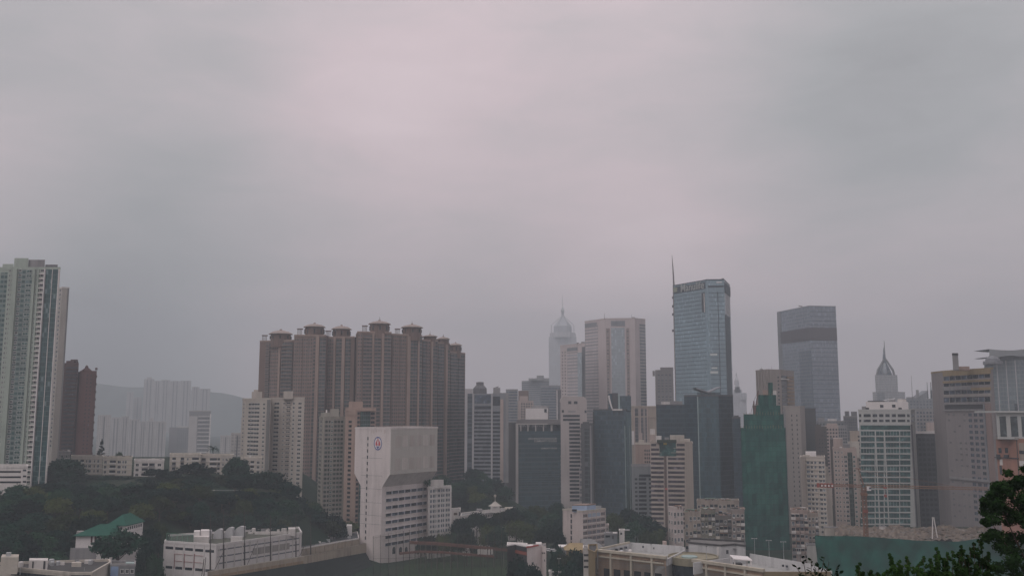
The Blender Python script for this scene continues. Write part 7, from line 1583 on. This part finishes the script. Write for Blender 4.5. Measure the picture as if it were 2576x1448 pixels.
def foreground():
    # big tree at the right edge
    Y = 46; c = at(2610, 1345, Y); z0 = gz(c.x, Y); r = empty('broadleaf_tree', 'near dark leafy tree filling the lower right corner of the photo', 'tree', (c.x, Y, z0))
    rnd = np.random.default_rng(5); cen = []
    for px, py, rad in ((2545, 1205, 26), (2580, 1195, 30), (2522, 1222, 24), (2556, 1240, 34), (2592, 1242, 36), (2500, 1255, 26), (2535, 1300, 34), (2510, 1235, 26), (2485, 1290, 24), (2475, 1262, 14), (2530, 1280, 36), (2575, 1270, 40), (2620, 1230, 46), (2640, 1300, 50), (2500, 1330, 26), (2540, 1340, 34), (2585, 1345, 36), (2520, 1375, 26), (2550, 1395, 30), (2545, 1440, 34), (2510, 1440, 26), (2590, 1430, 34), (2660, 1380, 60), (2640, 1470, 60), (2500, 1270, 24), (2478, 1305, 14), (2516, 1300, 24), (2560, 1310, 34), (2486, 1345, 12)):
        for _ in range(3):
            q = at(px+rnd.normal()*rad*.45, py+rnd.normal()*rad*.45, Y+rnd.normal()*.8); cen.append((np.array([q.x-c.x, q.y-Y, q.z-z0]), rad*Y/F*rnd.uniform(.35, .65)))
    V_, F_ = leaf_cloud(rnd, cen, 30000, .065, 1, .8); me = bpy.data.meshes.new('crown'); me.from_pydata([tuple(v) for v in V_], [], F_); me.materials.append(LEAF['near']); o = bpy.data.objects.new('crown', me); COL.objects.link(o); o.parent = r
    mb = MB(); ct = c.z-z0; mb.bar((.6, 0, -.5), (.3, 0, ct*.7), .16, .12, 7)
    for px, py in ((2500, 1240), (2580, 1200), (2485, 1300), (2520, 1400), (2620, 1260), (2550, 1350)):
        q = at(px, py, Y)-Vector((c.x, Y, z0)); mb.bar((.35, 0, ct*.6), q, .05, .015, 5)
    mb.build('trunk', BARK, r)
    # shrubs along the bottom
    for k, (x0, x1, Y, tops, lab, key) in enumerate((
        (2155, 2215, 24, [(2160, 1418), (2172, 1440), (2190, 1436), (2205, 1442)], 'low shoots of a shrub at the bottom edge, leftmost of the leafy shrubs', 'shrub'),
        (2225, 2320, 23, [(2239, 1395), (2246, 1412), (2268, 1425), (2283, 1402), (2262, 1412), (2300, 1428), (2312, 1420), (2230, 1436)], 'green shrub with two pale tipped shoots at the bottom edge', 'shrub'),
        (2320, 2400, 22, [(2322, 1402), (2340, 1408), (2356, 1380), (2362, 1395), (2384, 1392), (2375, 1405), (2396, 1388), (2345, 1420)], 'leafy shrub with one tall thin shoot left of the corner tree', 'shrub'),
        (2395, 2490, 21, [(2417, 1374), (2412, 1390), (2436, 1398), (2450, 1368), (2462, 1360), (2470, 1366), (2488, 1392), (2480, 1402), (2440, 1380), (2425, 1385)], 'tallest leafy shrub touching the corner tree', 'shrub'))):
        c = at((x0+x1)/2, 1448, Y); z0 = gz(c.x, Y); r = empty('shrub', lab, 'shrub', (c.x, Y, z0)); rnd = np.random.default_rng(30+k); cen = []; mb = MB()
        for px, py in tops:
            for j in range(12):
                t = j/11; wob = 1+t; yy = py+(1480-py)*t; d = rnd.normal(size=2)*(2+13*t); q = at(px+d[0], yy, Y+d[1]*.03)
                cen.append((np.array([q.x-c.x, q.y-Y, q.z-z0]), (3+7*t)*Y/F))
            q = at(px, py, Y)-Vector((c.x, Y, z0)); b_ = Vector((q.x*.5, 0, 0)); mb.bar(b_, q, .02, .006, 4)
        V_, F_ = leaf_cloud(rnd, cen, 620*len(tops), .03, 1, 1.0); me = bpy.data.meshes.new('foliage'); me.from_pydata([tuple(v) for v in V_], [], F_); me.materials.append(LEAF[key]); o = bpy.data.objects.new('foliage', me); COL.objects.link(o); o.parent = r
        mb.build('stem', BARK, r)
    # near branch with broad leaves
    Y = 13; c = at(2050, 1448, Y); z0 = gz(c.x, Y); r = empty('broad_leaved_shrub', 'near shrub with broad oval leaves at the bottom edge right of the school', 'shrub', (c.x, Y, z0)); rnd = random.Random(8); mb = MB(); ms = MB()
    stems = [((2032, 1470), (2019, 1400)), ((2040, 1470), (2041, 1406)), ((2060, 1475), (2074, 1400)), ((2055, 1470), (2060, 1418)), ((2090, 1480), (2106, 1424)), ((2030, 1470), (2003, 1424)), ((2070, 1475), (2086, 1412)), ((2048, 1475), (2052, 1430)), ((2080, 1480), (2078, 1430)), ((2100, 1480), (2112, 1440))]
    off = Vector((c.x, Y, z0))
    for (bx, by), (tx, ty) in stems:
        yy = Y+rnd.uniform(-.3, .3); A = at(bx, by, yy)-off; Bq = at(tx, ty, yy)-off; root = Vector((A.x*.4, 0, 0)); ms.bar(root, A, .012, .008, 5); ms.bar(A, Bq, .006, .003, 5)
        n = 9
        for j in range(n):
            p = A.lerp(Bq, (j+.6)/n); a = rnd.uniform(0, 6.28); d = Vector((math.cos(a), math.sin(a)*.8, rnd.uniform(.1, 1.0))).normalized(); L = rnd.uniform(.045, .075); s = d.cross(Vector((rnd.uniform(-1, 1), rnd.uniform(-1, 1), .8))).normalized()*L*.30; nn = d.cross(s).normalized()*L*.05
            q = [p, p+d*L*.25+s*.75, p+d*L*.55+s, p+d*L*.85+s*.6, p+d*L, p+d*L*.85-s*.6, p+d*L*.55-s, p+d*L*.25-s*.75]
            mb.quad(q[:5]); mb.quad([q[4], q[5], q[6], q[7], q[0]])
    mb.build('leaves', LEAF['broad'], r); ms.build('stem', BARK, r)

# ================================================================== nets, field, stand, cars
def nets():
    # ball-stop net of tall poles in front of the hall
    P = [(790, 842, 1448), (920, 795, 1448), (1125, 805, 1420), (1380, 850, 1372), (1630, 838, 1320), (1775, 845, 1290)]
    Q = []
    for x, yt, yb in P:
        Yp = 428+(x-790)*.06; b_ = at(*Z3(x, yb+10), Yp); t = at(*Z3(x-6, yt), Yp); Q.append((b_, t))
    r = empty('ball_net_fence', 'six tall dark poles carrying a faint ball net in front of the school hall', 'net fence', Q[0][0]); o = Q[0][0]
    PM = plain('pole_rust', (.055, .045, .04), .7)
    for k, (b_, t) in enumerate(Q):
        b2 = Vector((b_.x, b_.y, min(b_.z, gz(b_.x, b_.y))-.3)); m = b2.lerp(t, .58); mb = MB(); mb.bar(b2-o, m-o, .36 if k < 4 else .32, None, 6); mb.bar(m-o, t-o, .2, .14, 6); mb.build('pole', PM, r)
        if k in (0, 2, 4): mb = MB(); mb.bar(b2.lerp(t, .22)-o, b2.lerp(t, .5)-o+Vector((4.5 if k else 5.5, 3, 2.5)), .12); mb.build('brace', PM, r)
    for (b_, t), (b2, t2) in zip(Q, Q[1:]): mb = MB(); mb.quad([b_-o, b2-o, t2-o, t-o]); mb.build('net', NETM['dark'], r)
    x = empty('net_post_stack', 'pair of leaning dark poles before the corner of the school hall', 'poles', at(*Z3(705, 1470), 420)); o = x.location
    for a, c in (((692, 1448), (722, 1278)), ((716, 1448), (740, 1262))): mb = MB(); mb.bar(at(*Z3(a[0], a[1]+40), 420)-o, at(*Z3(*c), 420)-o, .14); mb.build('pole', PM, x)
    # field net right of it
    xs = [738, 828, 925, 1020, 1110, 1185, 1300, 1375, 1460, 1530, 1620, 1700, 1780, 1860, 1950, 2060, 2150, 2230, 2320, 2420, 2500]
    r = None; Q = []
    for k, x in enumerate(xs):
        Yp = 520-(x-738)*.006; yt = lin(x, [738, 828, 1300, 1500, 1900, 2060, 2420, 2500], [548, 532, 455, 480, 520, 470, 400, 420]); yb = lin(x, [738, 828, 2500], [905, 905, 905])
        b_ = at(*X2(x, 1000), Yp); t = at(*X2(x-2, yt), Yp); b_.z = gz(b_.x, b_.y)-.3; Q.append((b_, t))
    r = empty('field_net_fence', 'long faint net fence of thin poles around the green sports field', 'net fence', Q[0][0]); o = Q[0][0]
    for b_, t in Q: mb = MB(); mb.bar(b_-o, t-o, .15, .11, 5); mb.build('pole', PM, r)
    for (b_, t), (b2, t2) in zip(Q, Q[1:]): mb = MB(); mb.quad([b_-o, b2-o, t2-o, t-o]); mb.build('net', NETM['field'], r); 
    for f in (.45, .95): mb = MB(); [mb.bar(b_.lerp(t, f)-o, b2.lerp(t2, f)-o, .05) for (b_, t), (b2, t2) in zip(Q[:8], Q[1:8])]; mb.build('rail', PM, r)
    # rust coloured stand
    S = wall('rust_stand', (.15, .07, .055), .3); pa = [at(*X2(x, y), 545+(x-1200)*.01) for x, y in ((1185, 632), (1500, 645), (1900, 680), (2500, 735))]; pb = [at(*X2(x, y), 543+(x-1200)*.01) for x, y in ((1060, 768), (1300, 745), (1600, 755), (2230, 805))]
    o = pa[0].copy(); o.z = 12; st = empty('spectator_stand', 'long low stand with two rust red beams behind the sports field', 'stand', o)
    for nm, L, h in (('upper_beam', pa, .75), ('lower_beam', pb, .55)):
        mb = MB()
        for a, c in zip(L, L[1:]): A, C = a-o, c-o; mb.quad([A-Vector((0, 0, h)), C-Vector((0, 0, h)), C+Vector((0, 0, h)), A+Vector((0, 0, h))]); mb.quad([A+Vector((0, 0, h)), C+Vector((0, 0, h)), C+Vector((0, 2, h)), A+Vector((0, 2, h))]); mb.quad([A-Vector((0, 0, h)), A+Vector((0, 2, -h)), C+Vector((0, 2, -h)), C-Vector((0, 0, h))])
        mb.build(nm, S, st)
    for k in range(15):
        f = k/14*2.95; i = min(2, int(f)); q = pa[i].lerp(pa[i+1], f-i)-o; mb = MB(); mb.bar((q.x, q.y+1, -1), (q.x, q.y+1, q.z), .18); mb.build('post', plain('stand_post', (.14, .13, .11), .7), st)
    
    for k in range(6): q = at(*X2(2030+k*34, 745), 549)-o; mb = MB(); mb.box(q.x-.35, q.x+.35, q.y, q.y+.5, q.z-1.4, q.z+1.4); mb.build('pale_panel', WHITE2, st)
    # field as a sheet
    pts = [(760, 900), (1020, 800), (1400, 765), (2300, 830), (2600, 900)]
    far = [atz(*X2(x, y), 12.0) for x, y in pts]
    m, N, L, P_ = new_mat('pitch_grass'); g = N.new('ShaderNodeNewGeometry').outputs['Position']; f = noise(N, L, g, .12, 6); L.new(ramp(N, L, f, [(.3, (.014, .032, .016, 1)), (.5, (.022, .046, .020, 1)), (.7, (.036, .056, .026, 1))]), P_.inputs['Base Color']); P_.inputs['Roughness'].default_value = .9; P_.inputs['Specular IOR Level'].default_value = .05
    mb = MB(); mb.quad([(p.x, p.y, 12.15) for p in reversed(far)]+[(far[0].x-14, 430, 12.15), (far[-1].x, 430, 12.15)][0:2]); o = mb.build('sports_field', m); tag(o, kind='structure')
    # parked cars
    for x, y, lab in ((720, 1100, 'white parked car left of a pair beyond the tree hollow'), (784, 1106, 'white parked car right of a pair, beside the ochre roofed house')):
        q = atz(*Y7(x, y+8), 13); z = gz(q.x, q.y); q = at(*Y7(x, y+10), 500); c = empty('parked_car', lab, 'car', (q.x, 500, max(z, q.z)), 'white cars parked by the low houses'); mb = MB()
        prof = [(-2.1, .35), (2.1, .35), (2.15, .8), (1.3, .95), (.7, 1.45), (-1.1, 1.45), (-1.8, .95), (-2.15, .85)]
        for s in (-.85, .85): mb.quad([(a, s, h) for a, h in (prof if s < 0 else reversed(prof))])
        for (a, h), (b_, h2) in zip(prof, prof[1:]+prof[:1]): mb.quad([(a, -.85, h), (a, .85, h), (b_, .85, h2), (b_, -.85, h2)][::-1])
        mb.build('body', plain('car_white', (.7, .7, .7), .3, var=.02), c); mb = MB(); mb.quad([(-1.55, -.87, .97), (1.0, -.87, .97), (.62, -.87, 1.38), (-1.05, -.87, 1.38)]); mb.quad([(1.32, -.75, .97), (1.32, .75, .97), (.76, .7, 1.42), (.76, -.7, 1.42)]); mb.build('windows', GD, c)
        for wx in (-1.3, 1.35):
            for wy in (-.86, .86): mb = MB(); mb.bar((wx, wy-.1, .33), (wx, wy+.1, .33), .34, None, 12); mb.build('wheel', DARKM, c)

# ================================================================== far things
def far():
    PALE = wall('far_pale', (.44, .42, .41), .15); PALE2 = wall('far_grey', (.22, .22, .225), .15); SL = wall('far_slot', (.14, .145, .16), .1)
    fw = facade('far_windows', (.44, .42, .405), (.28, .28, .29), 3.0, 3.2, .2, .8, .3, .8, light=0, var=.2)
    def est(label, xs, yt, yb, Y, mat=fw, slots=3, cap=0, zb=None):
        b = flat(Z4, 'estate_tower', label, xs[0], xs[1], yt, Y, mat, depth=26, zb=zb)
        w = b.face(0)[3]
        for k in range(slots): u = w*(k+1)/(slots+1); mb = MB(); b.bx(mb, 0, u-w*.05, u+w*.05, b.zb, b.zt-1, -.2, .15); mb.build('recess_strip', SL, b.root)
        b.parapet(PALE, 1.2)
        if cap: x = (xs[0]+xs[1])/2; d = (xs[1]-xs[0])*.25; b.rbox('roof_house', x-d, x+d, yt-cap, 4, 12, PALE)
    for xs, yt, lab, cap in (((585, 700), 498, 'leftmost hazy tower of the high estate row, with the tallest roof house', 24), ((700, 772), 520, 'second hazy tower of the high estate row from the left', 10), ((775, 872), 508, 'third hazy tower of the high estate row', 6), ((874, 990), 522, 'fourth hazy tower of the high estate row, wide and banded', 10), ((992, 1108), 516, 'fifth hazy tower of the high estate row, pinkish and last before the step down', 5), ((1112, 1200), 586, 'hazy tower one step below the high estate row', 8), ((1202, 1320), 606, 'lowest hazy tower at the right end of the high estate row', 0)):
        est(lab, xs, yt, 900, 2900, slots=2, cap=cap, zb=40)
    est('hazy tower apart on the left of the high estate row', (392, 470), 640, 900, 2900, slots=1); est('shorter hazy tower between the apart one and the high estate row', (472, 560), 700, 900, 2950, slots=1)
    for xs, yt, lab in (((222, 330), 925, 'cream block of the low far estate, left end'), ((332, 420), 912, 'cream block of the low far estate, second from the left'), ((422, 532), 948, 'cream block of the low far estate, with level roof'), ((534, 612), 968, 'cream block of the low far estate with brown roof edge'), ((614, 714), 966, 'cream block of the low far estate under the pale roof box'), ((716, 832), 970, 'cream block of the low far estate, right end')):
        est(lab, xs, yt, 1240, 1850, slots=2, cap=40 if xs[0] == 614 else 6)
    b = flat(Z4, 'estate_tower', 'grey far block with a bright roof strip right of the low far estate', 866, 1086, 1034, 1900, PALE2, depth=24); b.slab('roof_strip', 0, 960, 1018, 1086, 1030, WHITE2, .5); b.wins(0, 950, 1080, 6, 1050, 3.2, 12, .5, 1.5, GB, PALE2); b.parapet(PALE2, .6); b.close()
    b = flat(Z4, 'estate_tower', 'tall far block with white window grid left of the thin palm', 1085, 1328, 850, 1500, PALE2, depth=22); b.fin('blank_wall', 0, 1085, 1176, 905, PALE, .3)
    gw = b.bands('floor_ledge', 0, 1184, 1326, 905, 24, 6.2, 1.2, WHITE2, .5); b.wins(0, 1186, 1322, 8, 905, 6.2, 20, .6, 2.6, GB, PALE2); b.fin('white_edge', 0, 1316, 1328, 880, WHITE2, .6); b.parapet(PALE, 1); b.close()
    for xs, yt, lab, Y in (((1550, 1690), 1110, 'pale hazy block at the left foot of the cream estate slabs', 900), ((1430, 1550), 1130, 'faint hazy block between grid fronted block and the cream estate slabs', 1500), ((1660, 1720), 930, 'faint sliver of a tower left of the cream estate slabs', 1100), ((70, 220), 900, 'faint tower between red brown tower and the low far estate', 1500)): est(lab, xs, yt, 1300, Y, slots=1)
    # hazy hills behind the left estates
    m, N, L, P = new_mat('misted_hill_forest'); g = N.new('ShaderNodeNewGeometry').outputs['Position']; f = noise(N, L, g, .02, 8); L.new(ramp(N, L, f, [(.3, (.06, .075, .07, 1)), (.55, (.08, .10, .09, 1)), (.75, (.11, .13, .11, 1))]), P.inputs['Base Color']); P.inputs['Roughness'].default_value = .95  # forest colour paled and greyed, mist painted into it
    def hill(name, Y, crest, depth=500, seed=1):
        rnd = random.Random(seed); mb = MB(); n = 140; rows = 10; G = []
        x0, x1 = crest[0][0], crest[-1][0]
        for i in range(n+1):
            px = x0+(x1-x0)*i/n; py = float(np.interp(px, [c[0] for c in crest], [c[1] for c in crest])); t = at(px, py, Y)
            hh = t.z-10+5*math.sin(i*.21+seed)+3*math.sin(i*.47+seed)+0; col = []
            for j in range(rows+1):
                f_ = j/rows; col.append((t.x, Y-depth*(1-f_), 6+max(0, hh)*(f_**1.5)))
            for j in range(1, 4): col.append((t.x, Y+depth*.5*j, 6+max(0, hh)*(1-j/3.0)))
            G.append(col)
        for i in range(n):
            for j in range(len(G[0])-1): mb.quad([G[i][j], G[i+1][j], G[i+1][j+1], G[i][j+1]])
        me = mb.mesh(name, m); bm_ = bmesh.new(); bm_.from_mesh(me); bmesh.ops.remove_doubles(bm_, verts=bm_.verts, dist=.01); bm_.to_mesh(me); bm_.free(); me.polygons.foreach_set('use_smooth', [True]*len(me.polygons))
        o = bpy.data.objects.new(name, me); COL.objects.link(o); tag(o, kind='structure')
    hill('hill', 4000, [(-900, 965), (0, 962), (220, 962), (400, 970), (560, 990), (700, 1012), (860, 1036)], 500, 3)

# ================================================================== ground and air
def ground():
    m, N, L, P = new_mat('ground_cover'); g = N.new('ShaderNodeNewGeometry').outputs['Position']
    f = noise(N, L, g, .05, 8); a = ramp(N, L, f, [(.3, (.010, .022, .015, 1)), (.5, (.018, .034, .022, 1)), (.62, (.03, .04, .028, 1)), (.75, (.06, .062, .055, 1))]); L.new(a, P.inputs['Base Color']); P.inputs['Roughness'].default_value = .95; P.inputs['Specular IOR Level'].default_value = .05
    xs = sorted(set([-4500, -3500, -2500, -1800, -1200, -800]+[-600+12*i for i in range(101)]+[800, 1200, 1800, 2500, 3500, 4500]))
    ys = sorted(set([-300, -150, -60, -20]+[5*i for i in range(14)]+[70+10*i for i in range(85)]+[950, 1100, 1300, 1600, 2000, 2600, 3400, 4400, 5600]))
    mb = MB(); vs_ = [(x, y, gz(x, y)) for y in ys for x in xs]; nx = len(xs); mb.v = vs_
    for j in range(len(ys)-1):
        for i in range(nx-1): k = j*nx+i; mb.f.append((k, k+1, k+1+nx, k+nx)); mb.uv.extend([(0, 0)]*4); mb.mi.append(0)
    o = mb.build('ground', m); tag(o, kind='structure')
    for p in o.data.polygons: p.use_smooth = True
def air():
    m = bpy.data.materials.new('haze'); m.use_nodes = True; N = m.node_tree.nodes; N.remove(N['Principled BSDF'])
    v = N.new('ShaderNodeVolumePrincipled'); v.inputs['Color'].default_value = HAZE_COL; v.inputs['Density'].default_value = HAZE_D; v.inputs['Anisotropy'].default_value = HAZE_G
    m.node_tree.links.new(v.outputs[0], N['Material Output'].inputs['Volume'])
    mb = MB(); x0, x1, y0, y1, z0, z1 = -4700, 4700, -400, 5700, 2, 640
    c = [(x0, y0), (x1, y0), (x1, y1), (x0, y1)]; mb.prism(c, z0, z1, bottom=True); o = mb.build('haze', m); tag(o, kind='stuff')
HAZE_COL = (.735, .83, .90, 1); HAZE_D = .00033; HAZE_G = 0.0

white_tower(); netted(); right_city(); crane(); site(); tenements(); institution(); big_school(); pavilions()
nets(); far(); ground(); wood(); foreground(); air()
print('trees', NT[0], 'objects', len(bpy.data.objects))
